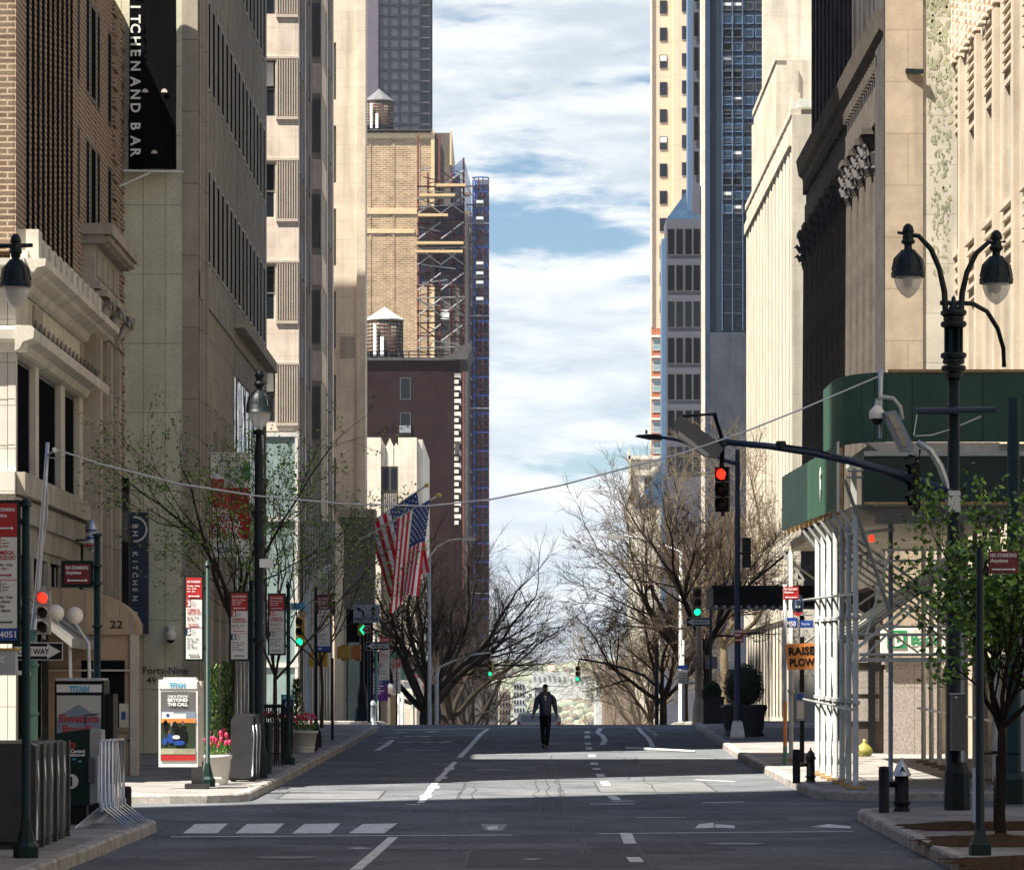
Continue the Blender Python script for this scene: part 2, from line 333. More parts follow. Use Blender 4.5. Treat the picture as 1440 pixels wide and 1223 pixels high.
tint = N.new('ShaderNodeMix'); tint.data_type = 'RGBA'; tint.blend_type = 'MULTIPLY'; tint.inputs[0].default_value = 1; L.new(sk.outputs[0], tint.inputs[6]); tint.inputs[7].default_value = (.27, .36, .405, 1)
zt = N.new('ShaderNodeMix'); zt.data_type = 'RGBA'; zt.blend_type = 'MULTIPLY'; zi = N.new('ShaderNodeMath'); zi.operation = 'SUBTRACT'; zi.inputs[0].default_value = 1; L.new(fz.outputs[0], zi.inputs[1]); L.new(zi.outputs[0], zt.inputs[0]); L.new(tint.outputs[2], zt.inputs[6]); zt.inputs[7].default_value = (1.0, 1.38, 1.85, 1)
mx = N.new('ShaderNodeMix'); mx.data_type = 'RGBA'; L.new(cl, mx.inputs[0]); L.new(zt.outputs[2], mx.inputs[6]); L.new(cc.outputs[2], mx.inputs[7])
L.new(mx.outputs[2], bg.inputs[0])
vs = scene.view_settings; vs.view_transform = 'Standard'; vs.look = 'None'; vs.exposure = 1.6; vs.gamma = 1
scene.render.engine = 'CYCLES'
# ================================================================ ground, road, kerbs, paint
def ysamp(y0, y1):
    out = []; y = y0
    while y < y1:
        out.append(y); y += .5 if 95 < y < 125 else (2.0 if 20 < y < 140 else (6 if y < 300 else 120))
    return out+[y1]
b = MB(); ys = ysamp(-200, 1400); xs = [-600, -60, -20, -5, 5, 20, 60, 600]
b.add([(x, y, gz(y)) for y in ys for x in xs], [(i*8+j, i*8+j+1, i*8+j+9, i*8+j+8) for i in range(len(ys)-1) for j in range(7)], 'asphalt', True)
struct(b.build('road'))
def slab(name, side, y0, y1, xe, xf, r0=2.2, r1=2.2, m='walk'):
    """raised pavement from kerb x=xe out to x=xf, with rounded street corners; a kerbstone follows its edge"""
    def ex(y):
        a = 0
        if r0 and y < y0+r0: a = r0-math.sqrt(max(0, r0*r0-(y0+r0-y)**2))
        if r1 and y > y1-r1: a = r1-math.sqrt(max(0, r1*r1-(y-y1+r1)**2))
        return (xe(y) if callable(xe) else xe)+side*a
    yy = sorted(set(ysamp(y0, y1)+[y0+r0*k/8 for k in range(9) if r0]+[y1-r1*k/8 for k in range(9) if r1]))
    kb = .17; n = len(yy); v = []; 
    for y in yy:
        yc = min(max(y, y0+(kb if r0 else 0)), y1-(kb if r1 else 0)); v += [(ex(y)+side*kb, yc, gz(yc)+SW-.006), (xf, yc, gz(yc)+SW-.006)]
    s = MB(); s.add(v, [(2*i, 2*i+1, 2*i+3, 2*i+2) for i in range(n-1)], m)
    struct(s.build(name))
    k = MB(); path = [(xf, y0)]+[(ex(y), y) for y in yy]+[(xf, y1)]
    if not r0: path = path[1:]
    if not r1: path = path[:-1]
    # dense path
    pp = []
    for a, c in zip(path, path[1:]):
        d = math.hypot(c[0]-a[0], c[1]-a[1]); q = max(1, int(d/1.2)) if d < 60 else 1
        for i in range(q): pp.append((a[0]+(c[0]-a[0])*i/q, a[1]+(c[1]-a[1])*i/q))
    pp.append(path[-1]); rg = random.Random(3); vs = []
    for i, (x, y) in enumerate(pp):
        a = pp[max(0, i-1)]; c = pp[min(len(pp)-1, i+1)]; tx, ty = c[0]-a[0], c[1]-a[1]; l = math.hypot(tx, ty) or 1
        nx, ny = ty/l*(-1 if side > 0 else 1)*-1, -tx/l*(-1 if side > 0 else 1)*-1
        j = rg.uniform(-.008, .008); z = gz(y)
        for o, h in ((-.015, -.05), (-.005, SW-.03+j), (.02, SW+j), (kb, SW+j), (kb, -.05)): vs.append((x+nx*o, y+ny*o, z+h))
    k.add(vs, [(i*5+q, i*5+q+1, i*5+q+6, i*5+q+5) for i in range(len(pp)-1) for q in range(4)], 'kerb')
    struct(k.build('kerb'))
slab('pavement', -1, -80, 49.6, -4.82, -80, 0, 1.6)
slab('pavement', 1, -80, 53.0, lambda y: 4.75+.30*min(1, max(0, (y-38)/14)), 80, 0, 1.2)
slab('pavement', -1, 57.6, 103.5, lambda y: -4.35+.5*max(0, (y-57)/46), -80, 1.2, 1.0)
slab('pavement', 1, 58.6, 106, lambda y: 5.05+.4*max(0, (y-80)/26), 80, 1.5, .6)
slab('pavement', -1, 117, 380, -4.3, -80, 2, 0, 'walkg')
slab('pavement', 1, 118, 380, 5.5, 80, 2, 0, 'walkg')
# paint
pm = MB(); pw = MB()
def line(pts, w, mb=pm, m='paint', off=.006):
    """painted line of real width w (m) through image points on the road"""
    q = [G(*p) for p in pts]; path = []
    for a, c in zip(q, q[1:]):
        n = max(1, int((c-a).length/1.5))
        for i in range(n): path.append(a+(c-a)*(i/n))
    path.append(q[-1]); vs = []
    for i, p in enumerate(path):
        t = path[min(i+1, len(path)-1)]-path[max(0, i-1)]; n = Vector((t.y, -t.x, 0)).normalized()*w/2
        for s in (-1, 1):
            x = p+n*s; vs.append((x.x, x.y, gz(x.y)+off))
    mb.add(vs, [(2*i, 2*i+1, 2*i+3, 2*i+2) for i in range(len(path)-1)], m)
def poly(pts, mb=pm, m='paint', off=.006): mb.add([G(*p, off) for p in pts], [tuple(range(len(pts)))], m)
line([(500,1223),(553,1177)], .13); line([(591,1129),(612,1101)], .12); line([(614,1099),(640,1071)], .11); line([(646,1065),(676,1032)], .13); line([(676,1032),(686,1025)], .12)
for a, c in (((896,1212),(890,1205)),((886,1186),(880,1171)),((868,1125),(860,1119)),((853,1104),(850,1099)),((846,1092),(843,1088)),((840,1082),(838,1080)),((836,1075),(835,1072)),((833,1064),(832,1061)),((829,1054),(828,1050)),((827,1047),(826,1044)),((826,1038),(826,1034)),((826,1031),(826,1028))): line([a, c], .16)
for k in range(4): line([(598+k*11,1121-k*13),(600+k*11,1118-k*13)], .2)
line([(240,1176.5),(720,1174)], .16); line([(840,1172),(1200,1169)], .14)
line([(670,1173.5),(840,1172)], .1, pw, 'wornpaint')
for x0, x1, x2, x3 in ((257,305,321,274),(331,385,400,347),(411,464,479,428),(490,540,559,510)):
    poly([(x0,1171),(x1,1171),(x2,1157),(x3,1158)])
poly([(675,1158),(714,1158),(706,1168),(683,1168)], pw, 'wornpaint'); poly([(683,1162),(700,1160),(700,1165),(688,1166)], off=.009)
for a in ([(977,1164),(983,1158),(1003,1156),(1005,1163)], [(1006,1163),(1006,1158),(1033,1160),(1033,1164)], [(1140,1162),(1165,1158),(1196,1161),(1196,1164)]): poly(a)
line([(385,1136.5),(430,1135.5)], .12, pw, 'wornpaint'); line([(520,1134),(580,1133)], .12, pw, 'wornpaint'); line([(895,1149.5),(965,1149)], .12); line([(830,1130.5),(892,1130)], .2)
line([(990,1128.5),(1045,1127.5)], .2); line([(570,1131),(590,1131)], .2); line([(740,1207.5),(757,1208)], .2); line([(497,1192),(514,1193)], .25)
line([(978,1096),(1034,1099)], .16); line([(860,1127),(890,1126)], .18)
line([(530,1055),(545,1046),(552,1040)], .14); line([(552,1026),(690,1024)], .35); line([(700,1022.6),(960,1021.5)], .30)
for a, c in (((533,1044.5),(550,1043.5)),((560,1044),(585,1043)),((592,1044),(610,1043)),((618,1044),(634,1042.5)),((540,1037),(560,1036)),((568,1036),(584,1035)),((590,1036),(604,1035)),((556,1030.5),(572,1029.5)),((600,1029),(614,1028))): line([a, c], .22)
line([(566,1054.5),(620,1054.5)], .2); line([(845,1023.5),(840,1030),(847,1034),(851,1040),(847,1047)], .14, pm); line([(897,1022.5),(903,1030),(910,1036),(915,1043),(918,1050)], .12)
line([(908,1024),(921,1031),(923,1035)], .1, pw, 'wornpaint'); line([(700,1061),(760,1061)], .25, pw, 'wornpaint'); line([(880,1023.8),(990,1023)], .2)
struct(pm.build('road_marking')); struct(pw.build('worn_road_marking'))
# tar patches and utility lids
tp = MB(); mt = mat('tar', (.108,.113,.12), .8, var=.3, scale=3, fine=.2); ml = mat('lightpatch', (.16,.163,.168), .85, var=.3, scale=2, fine=.2)
rg = random.Random(11); mtd = mat('tarseam', (.05,.05,.052), .7)
for i in range(26):
    y = 30+rg.random()*70; x = rg.uniform(-4, 4.5); w_, l_ = rg.uniform(.4, 1.6), rg.uniform(.15, 1.1)
    n = 7; mm = mt if i % 3 else ml
    pts = []
    for k in range(n*2):
        a = math.pi*k/n; q = rg.uniform(.75, 1.1); pts.append((x+w_*math.cos(a)*q, y+l_*math.sin(a)*q))
    tp.add([(px_, py_, gz(py_)+.0035) for px_, py_ in pts], [tuple(range(len(pts)))], mm)
for i in range(11):      # straight edged utility cuts
    x = rg.uniform(-4, 2.8); y = rg.uniform(38, 98); w_, l_ = rg.uniform(.8, 2.2), rg.uniform(1.0, 5); q = [(x, y), (x+w_, y), (x+w_, y+l_), (x, y+l_)]; k0 = 4
    vs_ = []
    for j in range(9): yy_ = y+l_*j/8; vs_ += [(x, yy_, gz(yy_)+.0028), (x+w_, yy_, gz(yy_)+.0028)]
    tp.add(vs_, [(2*j, 2*j+1, 2*j+3, 2*j+2) for j in range(8)], (mt, ml, 'asphalt')[i % 3])
    for xs_ in (x, x+w_):
        vs_ = []
        for j in range(9): yy_ = y+l_*j/8; vs_ += [(xs_-.018, yy_, gz(yy_)+.005), (xs_+.018, yy_, gz(yy_)+.005)]
        tp.add(vs_, [(2*j, 2*j+1, 2*j+3, 2*j+2) for j in range(8)], mtd)
    for ye in (y, y+l_): tp.add([(x, ye-.03, gz(ye-.03)+.0055), (x+w_, ye-.03, gz(ye-.03)+.0055), (x+w_, ye+.03, gz(ye+.03)+.0055), (x, ye+.03, gz(ye+.03)+.0055)], [(0,1,2,3)], mtd)
for x, y in ((-2.6, 41), (2.8, 44.5), (-.4, 73), (1.0, 91)):
    tp.add([(x+.36*math.cos(k*.4488), y+.36*math.sin(k*.4488), gz(y+.36*math.sin(k*.4488))+.008) for k in range(14)], [tuple(range(14))], 'greyd')
for k in range(12):
    y = rg.uniform(39, 96); x = rg.uniform(-4, 3.5); n = 9; L_ = rg.uniform(.8, 3.5); w_ = rg.uniform(.015, .03); vs_ = []
    for i in range(n+1):
        xx = x+L_*i/n; yy_ = y+.25*noise.noise((xx*1.3, k, 2))+(i*L_/n)*rg.choice((0, .02)); vs_ += [(xx, yy_-w_, gz(yy_)+.0045), (xx, yy_+w_, gz(yy_)+.0045)]
    tp.add(vs_, [(2*i, 2*i+1, 2*i+3, 2*i+2) for i in range(n)], 'asphalt' if 0 else mt)
for k in range(10):
    x = rg.uniform(-4, 4.6); y = rg.uniform(38, 60); n = 14; vs_ = []
    for i in range(n+1):
        yy_ = y+i*1.6; xx = x+.16*noise.noise((yy_*.5, k, 5)); vs_ += [(xx-.012, yy_, gz(yy_)+.0045), (xx+.012, yy_, gz(yy_)+.0045)]
    tp.add(vs_, [(2*i, 2*i+1, 2*i+3, 2*i+2) for i in range(n)], mtd)
struct(tp.build('road_patch'))
b = MB(); b.tube([G(881,1051.5,.035), G(900,1052.5,.035), G(977,1056,.035)], [.035,.04,.03], 'white', 6)
tag(b.build('plastic_pipe', None, G(925,1053)), 'long white plastic tube lying across the right lane near the crest', 'pipe')
# mulch beds on the near right pavement
for i, (a, c, y0, y1) in enumerate(((1272,1440,1158,1167),(1300,1480,1176,1190),(1350,1500,1206,1226))):
    b = MB(); Y0, Y1 = GY(y1, SW), GY(y0, SW); X0 = PX(a, (Y0+Y1)/2); X1 = X0+3.2; vs = []; nx_, ny_ = 24, 12
    for j in range(ny_+1):
        for k in range(nx_+1):
            x = X0+(X1-X0)*k/nx_; y = Y0+(Y1-Y0)*j/ny_; e = min(k, nx_-k, j*2, (ny_-j)*2)/5
            x += .12*noise.noise((x*2, y*2, i))*(1 if 0 < k < nx_ else 3)
            vs.append((x, y, gz(y)+SW+.0+min(1, e)*(.05+.05*noise.noise((x*5, y*5, 3)))))
    b.add(vs, [(j*(nx_+1)+k, j*(nx_+1)+k+1, (j+1)*(nx_+1)+k+1, (j+1)*(nx_+1)+k) for j in range(ny_) for k in range(nx_)], 'soil')
    struct(b.build('soil_bed'), 'structure')
# far river bank, water, hills
b = MB(); b.add([(-1500,1390,-19.6),(1500,1390,-19.6),(1500,2100,-19.6),(-1500,2100,-19.6)], [(0,1,2,3)], 'water'); struct(b.build('water'))
b = MB(); vs = []; nx_, ny_ = 90, 16
for j in range(ny_+1):
    for k in range(nx_+1):
        x = -900+1800*k/nx_; t = j/ny_; y = 2050+900*t
        hgt = -20+46*min(1, t*1.6)**.8+7*noise.noise((x*.012, y*.004, 1))*min(1, t*4)
        if t > .75: hgt -= (t-.75)*60
        vs.append((x, y, hgt))
b.add(vs, [(j*(nx_+1)+k, j*(nx_+1)+k+1, (j+1)*(nx_+1)+k+1, (j+1)*(nx_+1)+k) for j in range(ny_) for k in range(nx_)], 'hill', True); struct(b.build('hill'))
b = MB(); rg = random.Random(5)
def ico(mb, c, r, m, rg, sq=.8, n=7):
    prof = [(r*math.sin(math.pi*i/5)*rg.uniform(.85, 1.1)+.01, -r*math.cos(math.pi*i/5)*sq) for i in range(6)]
    mb.lathe(c, prof, m, n)
for i in range(1500):
    x = rg.uniform(-160, 160); y = rg.uniform(2060, 2700); t = (y-2050)/900
    hgt = -20+46*min(1, t*1.6)**.8+7*noise.noise((x*.012, y*.004, 1))*min(1, t*4)
    ico(b, (x, y, hgt+1), rg.uniform(2.5, 6), 'hillwood' if rg.random() < .6 else 'barkl', rg)
struct(b.build('hillside_wood'), 'stuff')
# ================================================================ buildings, left side
def k8(v, n=3): return round(v, n)
# --- corner building with stone base and brick upper wall
t = thing('corner_building', 'brown brick corner building over a pale stone base with merlon parapet and tan canopy', 'building', (-8.65, 62, gz(62)))
F = Fr(-8.65, 62, 0, 1); C_ = Fr(-24, 62, 1, 0); CL = 24-8.65
s = MB()
s.box(-24, -8.79, 62.4, 79.3, 4.2, 9.3, 'glassd'); s.box(-24, -8.72, 62.4, 70.5, 9.3, 16.9, 'brick1'); s.box(-24, -9.0, 79.0, 79.38, 0, 17, 'brick1')
rows = [(5.75, 7.8)]
grid(s, F, 11.3, 5.35, 9.0, [(.18,2.55),(3.0,6.2),(6.8,9.1)], rows, .14, 'stone1', t, 'dark')
s.fb(C_, 0, CL-.15, 0, 9.4, -.35, 0, 'white_stone'); s.fb(C_, CL-.14, CL-.001, 0, 9.4, -.01, .004, 'white_stone')
s.fb(F, 0, 11.3, 5.35, 5.74, .002, .16, 'stone2l'); s.fb(C_, 0, CL, 5.35, 5.74, .002, .16, 'white_stone')
s.fb(F, .01, 11.3, 4.35, 5.34, -.4, -.05, 'stone2'); s.fb(F, 3.2, 8.2, 4.5, 5.2, -.05, .0, 'stone2l')
s.fb(F, -.06, 11.3, 4.9, 5.3, -.02, .06, 'stone2')
# cornices with real profile
for prof, m in (([(.02,7.82),(.10,7.86),(.16,7.98),(.34,8.04),(.36,8.2),(.30,8.26),(.02,8.27)], 'stone1'), ([(.02,8.95),(.10,9.0),(.16,9.12),(.36,9.2),(.40,9.26),(.55,9.3),(.56,9.42),(.02,9.44)], 'stone1')):
    n = len(prof); s.add([F.p(u, d, z) for u in (-.3, 11.3) for d, z in prof], [tuple(range(n)), tuple(range(n, 2*n))]+[(i, (i+1) % n, n+(i+1) % n, n+i) for i in range(n)], m)
    s.add([C_.p(u, d*.7, z) for u in (0, CL+.2) for d, z in prof], [tuple(range(n)), tuple(range(n, 2*n))]+[(i, (i+1) % n, n+(i+1) % n, n+i) for i in range(n)], 'white_stone')
for i in range(13):
    u = .1+i*.82; s.fb(F, u, u+.52, 9.42, 9.98 if i in (0,) else 9.84, -.05, .38, 'stone1'); s.fb(F, u+.06, u+.46, 9.84, 9.92, -.02, .33, 'stone1')
s.fb(F, 0, 11.2, 9.42, 9.6, -.1, .2, 'stone1')
for i in range(160): u = .1+i*.068; s.bar(F.p(u, .27, 8.27), F.p(u+.02, .30+.03*math.sin(i*7), 8.40), .008, .008, 'dkstone')
s.fb(F, 2.2, 3.4, 8.35, 8.9, .0, .025, 'stone2l'); s.fb(F, 9.2, 10.2, 8.35, 8.9, .0, .025, 'stone2l')
for z in (2.6, 4.2, 6.2, 7.0): s.fb(C_, 0, CL-.02, z, z+.012, 0, .004, 'stone2l')
# upper brick
cols = [(.55, .95)]+[(1.30+i*.70, 1.76+i*.70) for i in range(10)]
grid(s, F, 8.6, 9.44, 17, cols[1:], [(9.5, 17)], .04, 'brick1w', None)
for a, c in cols[1:]: s.fb(F, a, c, 9.5, 17, -.04, -.006, 'glassd')
for i in range(10):      # twisted brick ribs
    for q in range(75): s.fb(F, 1.08+i*.70, 1.28+i*.70, 9.5+q*.1, 9.55+q*.1, .0, .008, 'brick1w')
grid(s, Fr(-8.65, 70.6, 0, 1), 8.8, 9.44, 17, [(.2,.5),(1.6,2.15),(2.4,3.3),(3.55,4.0),(5.5,6.1)], [(11.35,13.2),(14.1,16.1)], .02, 'brick1w', t, 'dark')
grid(s, Fr(-8.65, 73.3, 0, 1), 6.1, .4, 9.44, [(2.8,3.4)], [(4.6,9.0)], .02, 'brick1w', t, 'dark')
s.box(-24, -8.671, 70.6, 79.3, 9.44, 16.9, 'brick1')
s.fb(C_, 0, CL-.045, 9.6, 17, -.3, .0, 'brick1w')
for i in range(30): s.fb(F, 16.6, 17.3, 5+i*.4, 5.2+i*.4, .0, .03, 'brick1w')
for i in range(30): s.fb(F, 14.9, 15.5, 5+i*.4, 5.2+i*.4, .0, .07, 'brick1w')
s.build('wall', t)
s = MB()     # portal: cornice, panels, pilasters, capitals
s.fb(F, 9.4, 14.4, 11.12, 11.34, .0, .62, 'stone2l'); s.fb(F, 9.5, 14.3, 10.95, 11.12, .0, .45, 'stone2')
for i in range(16): s.fb(F, 9.55+i*.3, 9.72+i*.3, 10.98, 11.1, .45, .56, 'stone2l')
s.fb(F, 9.6, 14.0, 10.2, 10.95, .0, .25, 'stone2l')
for i in range(4): s.fb(F, 9.8+i*1.0, 10.6+i*1.0, 10.32, 10.82, .25, .28, 'stone2')
s.fb(F, 9.6, 14.0, 10.05, 10.2, .0, .36, 'stone2l')
for u in (9.7, 11.6, 13.2):
    s.fb(F, u, u+.75, 2.2, 9.2, .0, .28, 'stone2l'); s.fb(F, u+.12, u+.6, 2.4, 9.1, .28, .33, 'stone2l')
    for z, w_, d in ((9.2,.8,.34),(9.32,.66,.32),(9.9,1.0,.5)): s.fb(F, u-.04, u-.04+w_, z, z+.12, .0, d, 'stone2l')
    for q in range(7):
        a = Vector(F.p(u+.1+.09*q, .34+.05*(q % 2), 9.4+.06*(q % 3))); s.tube([a, a+Vector((.12,-.02,.28)), a+Vector((.2,-.05,.33)), a+Vector((.22,-.08,.24))], [.05,.06,.05,.03], 'stone2' if q % 2 else 'stone2l', 6)
s.build('portal', t)
s = MB(); s.fb(F, .1, 9.4, gz(62)+.1, 4.34, -.16, -.12, 'glassd')
for u in (.0, 2.2, 4.5, 6.6, 8.9): s.fb(F, u, u+.28, gz(62)+.1, 4.34, -.12, -.02, 'stone2')
for i in range(14): s.fb(F, .3+i*.65, .34+i*.65, .5, 4.3, -.12, -.10, 'framel')
for z in (1.0, 3.3): s.fb(F, .3, 9.2, z, z+.07, -.12, -.105, 'greyd')
s.build('shopfront', t)
s = MB()     # sloping canvas awning
vs = [F.p(u, d, z) for u in (.2, 4.6) for d, z in ((0, 3.55), (.95, 2.85), (.95, 2.68), (0, 3.45))]
s.add(vs, [(0,1,5,4), (1,2,6,5), (0,1,2,3), (4,5,6,7), (2,3,7,6)], 'canvas')
for u in (.2, 1.65, 3.1, 4.6): s.bar(F.p(u, .0, 3.58), F.p(u, .97, 2.87), .03, .02, 'greyd')
s.build('awning', t)
# rounded canopy with vestibule
s = MB(); X0, X1, Y0, Y1 = -8.62, -6.96, 66.0, 67.0; zb = 2.98; n = 12
arc = [(X0+(X1-X0)*math.sin(math.pi/2*i/n)**.9, zb+.12+.76*math.cos(math.pi/2*i/n)) for i in range(n+1)]
pr = [(X0, zb), (X0, zb+.88)]+arc[1:]+[(X1, zb)]
s.prism(pr, (0, Y0, 0), Xv, Zv, (0, Y1-Y0, 0), 'tan')
for i in range(1, n, 2): s.bar((arc[i][0], Y0-.012, zb+.02), (arc[i][0], Y0-.012, arc[i][1]), .02, .012, 'stone2l')
s.box(X0, X1-.05, Y0+.12, Y1, gz(66)+.15, zb, 'tan'); s.box(X1-.13, X1+.02, Y0+.02, Y0+.14, gz(66)+.15, zb, 'stone1')
s.box(-8.0, -7.2, Y0+.09, Y0+.11, 1.25, 2.5, 'glassd'); s.box(-7.3, -7.12, Y0+.08, Y0+.1, 1.25, 1.7, 'stone1'); s.box(-7.26, -7.18, Y0+.07, Y0+.08, 1.4, 1.55, 'blue')
s.text('PULL', (-7.3, Y0+.08, 1.14), Xv, Zv, .05, 'black', bold=.02); s.box(-7.15, -6.98, Y0+.04, Y0+.09, 1.0, 1.03, 'black')
s.box(X0, X1, Y0-.01, Y0+.1, 2.3, 2.33, 'stone1')
s.text('22', (PX(155, 66), Y0-.03, PZ(883, 66)), Xv, Zv, .14, 'black', bold=.01, w=.24)
s.text('BLUE', (PX(186, 66), Y0-.03, PZ(882, 66)), Xv, Zv, .07, 'stone2l')
s.build('entrance_canopy', t)
for x in (105, 78):
    q = P(x, 865 if x == 105 else 862, 63.6 if x == 105 else 62.8); q.y = 63.6 if x == 105 else 62.8
    g = thing('globe_lamp', 'larger round white globe lamp beside the canvas awning' if x == 105 else 'round globe lamp half hidden behind the hanging traffic signal', 'lamp', q)
    b = MB(); b.lathe(q, [(.155*math.sin(math.pi*i/10)+.001, -.155*math.cos(math.pi*i/10)) for i in range(11)], 'globe', 18); b.build('globe', g)
    b = MB(); b.tube([q+Vector((.0,0,-.13)), q+Vector((.25,0,-.5)), Vector((q.x+.3, q.y, .6))], .035, 'alu', 8); b.build('stem', g)
# unseen tower added above the corner building to shade the road
s = MB(); s.box(-30, -8.8, 62.3, 69.6, 16.9, 34, 'brick1'); s.build('shade_tower_wall', t)
# --- concrete building with banner
t = thing('concrete_building', 'tall olive grey concrete building with bands of narrow dark windows and a blank panelled flank', 'building', (-6.99, 79.4, gz(80)))
s = MB(); F = Fr(-6.99, 79.4, 0, 1)
s.box(-30, -7.13, 79.42, 101.2, .3, 10, 'glassd'); s.box(-30, -7.02, 79.42, 101.2, 10, 60, 'stone2')
s.box(-30, -7.35, 79.4-.25, 79.41, .3, 60, 'conc2')
s.box(-7.35, -7.0, 79.15, 79.6, .3, 60, 'stone2l')
rows = [(11.8,14.0),(15.8,17.9),(19.8,21.9),(23.8,25.9)]
cols = [(2.2+i*1.3, 2.95+i*1.3) for i in range(15)]
grid(s, F, 21.9, 11.35, 27, cols, rows, .02, 'stone2', t, 'dark'); s.fb(F, 0, 21.9, 27, 60, -.02, 0, 'stone2')
for a, c in cols: s.fb(F, a-.14, a-.05, 11.8, 26, .0, .012, 'stone2l')
for u, d in ((.0, .02), (.55, .05), (1.2, .09)): s.fb(F, u, u+.3, .5, 60, -.1, d, 'stone2l')
s.fb(F, .0, 9.6, 10.75, 11.35, -.36, .04, 'stone2'); s.fb(F, 9.6, 21.95, 10.75, 11.34, -.36, .02, 'stone2l'); s.fb(F, 9.6, 22.0, 11.08, 11.36, .021, .3, 'stone2l')
s.fb(F, 0, 9.6, 9.3, 10.74, -.36, 0, 'stone2l')
grid(s, F, 9.6, .5, 9.3, [(1.7,2.9),(3.9,5.3),(6.2,7.6),(8.3,9.2)], [(.9, 8.6)], .14, 'stone2l')
for a, c in ((1.7,2.9),(3.9,5.3),(6.2,7.6),(8.3,9.2)):
    s.add([F.p(a, -.05, 9.29), F.p(c, -.05, 9.29), F.p(c, -.03, 8.2), F.p(a, -.12, 7.9)], [(0,1,2,3)], 'stone2')
for u in (10.0, 21.7): s.fb(F, u, u+.15, .5, 10.7, -.1, .0, 'stone2l')
s.fb(F, 10.2, 21.7, 6.6, 7.0, -.2, .05, 'stone2l')
s.text('Forty-Nine', (PX(201, 79.1), 79.13, PZ(947, 79.1)), Xv, Zv, .15, 'dkstone', bold=.015, w=1.0); s.text('49', (PX(206, 79.1), 79.13, PZ(961, 79.1)), Xv, Zv, .15, 'dkstone', bold=.01)
s.build('wall', t)
s = MB(); s.fb(F, 10.15, 21.7, 7.0, 10.75, -.13, -.06, 'wavyglass')
for i in range(9): s.fb(F, 10.15+i*1.44, 10.21+i*1.44, 7.0, 10.75, -.06, -.045, 'frame')
s.build('mezzanine_glazing', t)
s = MB(); s.fb(F, 10.2, 21.6, .9, 6.6, -.13, -.08, 'glass')
for i in range(10): s.fb(F, 10.2+i*1.26, 10.3+i*1.26, .9, 6.6, -.08, -.04, 'framel')
s.fb(F, 9.7, 21.7, 3.9, 4.05, -.08, -.05, 'framel'); s.build('shopfront', t)
# banner
YB = 78.7; b = MB(); t = thing('banner', 'long black vertical banner lettered KITCHEN AND BAR high on the concrete flank', 'banner', P(215, 241, YB))
vs = []; nz = 20
for j in range(nz+1):
    for i in range(9):
        px_ = 182+(248-182)*i/8 - (1.5 if i == 0 and j < 6 else 0); q = P(px_, 238-j*15, YB); q.y += .03*math.sin(i*1.1+j*.5); vs.append(q)
b.add(vs, [(j*9+i, j*9+i+1, j*9+i+10, j*9+i+9) for j in range(nz) for i in range(8)], 'clothblack', True)
b.prism([(0,0)]+[(math.cos(math.pi*k/8)*.07, math.sin(math.pi*k/8)*.08) for k in range(9)], P(217, 216, YB-.06), Xv, Zv, (0,.01,0), 'stone1')
for x, y in ((204,130),(231,130)): b.prism([(math.cos(math.pi*k/8)*.07, math.sin(math.pi*k/8)*.08) for k in range(9)], P(x, y, YB-.06), Xv, Zv, (0,.01,0), 'stone1')
b.build('cloth', t)
b = MB()
for ch, y in zip('KITCHENANDBAR', (-10, 10, 27, 40, 58, 75, 93, 115, 133, 152, 178, 198, 215)):
    b.text(ch, P(184, y, YB-.07), -Zv, Xv, .21, 'white', 'C', bold=.025)
b.build('lettering', t)
b = MB(); b.tube([P(174, 240, YB), P(258, 241.5, YB)], .03, 'alu', 8); b.tube([P(168, 262, 78), P(211, 243, YB)], .02, 'white', 6); b.build('pole', t)
# blade signs
def blade(label, pts, Y, th, m, name='blade_sign'):
    t = thing(name, label, 'sign', P((pts[0]+pts[2])/2, pts[3], Y)); b = MB()
    b.box(PX(pts[0], Y), PX(pts[2], Y), Y, Y+th, PZ(pts[3], Y), PZ(pts[1], Y), m); b.build('panel', t); return t
t = blade('black vertical blade sign lettered BH KITCHEN on the concrete flank', (181,720,208,891), 78.6, .25, 'navy')
b = MB(); Y = 78.58
c = P(189, 744, Y); b.add([c+Xv*(math.cos(a)*r)+Zv*(math.sin(a)*r) for a in [R(-95+190*k/16) for k in range(17)] for r in (.25, .29)], [(2*k, 2*k+1, 2*k+3, 2*k+2) for k in range(16)], 'white')
for ch, y in (('B', 740), ('H', 750)): b.text(ch, P(186.5, y, Y), -Zv, Xv, .12, 'white', 'C', bold=.02)
for ch, y in zip('KITCHEN&', (779, 789, 798, 808, 819, 829, 841, 862)): b.text(ch, P(186.5, y, Y), -Zv, Xv, .11, 'white', 'C', bold=.02)
b.build('lettering', t)
t = blade('reflective glass fronted blade sign beside the brick quoins', (147,672,181,891), 76.5, .2, 'black'); b = MB(); Y = 76.48
b.add([P(152,680,Y), P(181,694,Y), P(181,764,Y), P(152,752,Y)], [(0,1,2,3)], 'mirrorgrey'); b.add([P(153,720,Y-.01), P(180,720,Y-.01), P(180,762,Y-.01), P(153,750,Y-.01)], [(0,1,2,3)], 'greyd')
b.text('BH', P(170, 735, Y-.02), -Zv, -Xv, .1, 'stone2l', 'C', bold=.02); b.build('glazing', t)
b = MB(); q = P(128, 745, 70); b.lathe(q, [(.03,-.42),(.11,-.36),(.11,.0)], 'steel', 10); b.lathe(q+Vector((0,0,.0)), [(.12,0),(.12,.06),(.05,.2)], 'steel', 10)
for k in range(4): b.lathe(q+Vector((0,0,-.33+k*.075)), [(.115,0),(.115,.037)], ('red','white','blue','white')[k], 10)
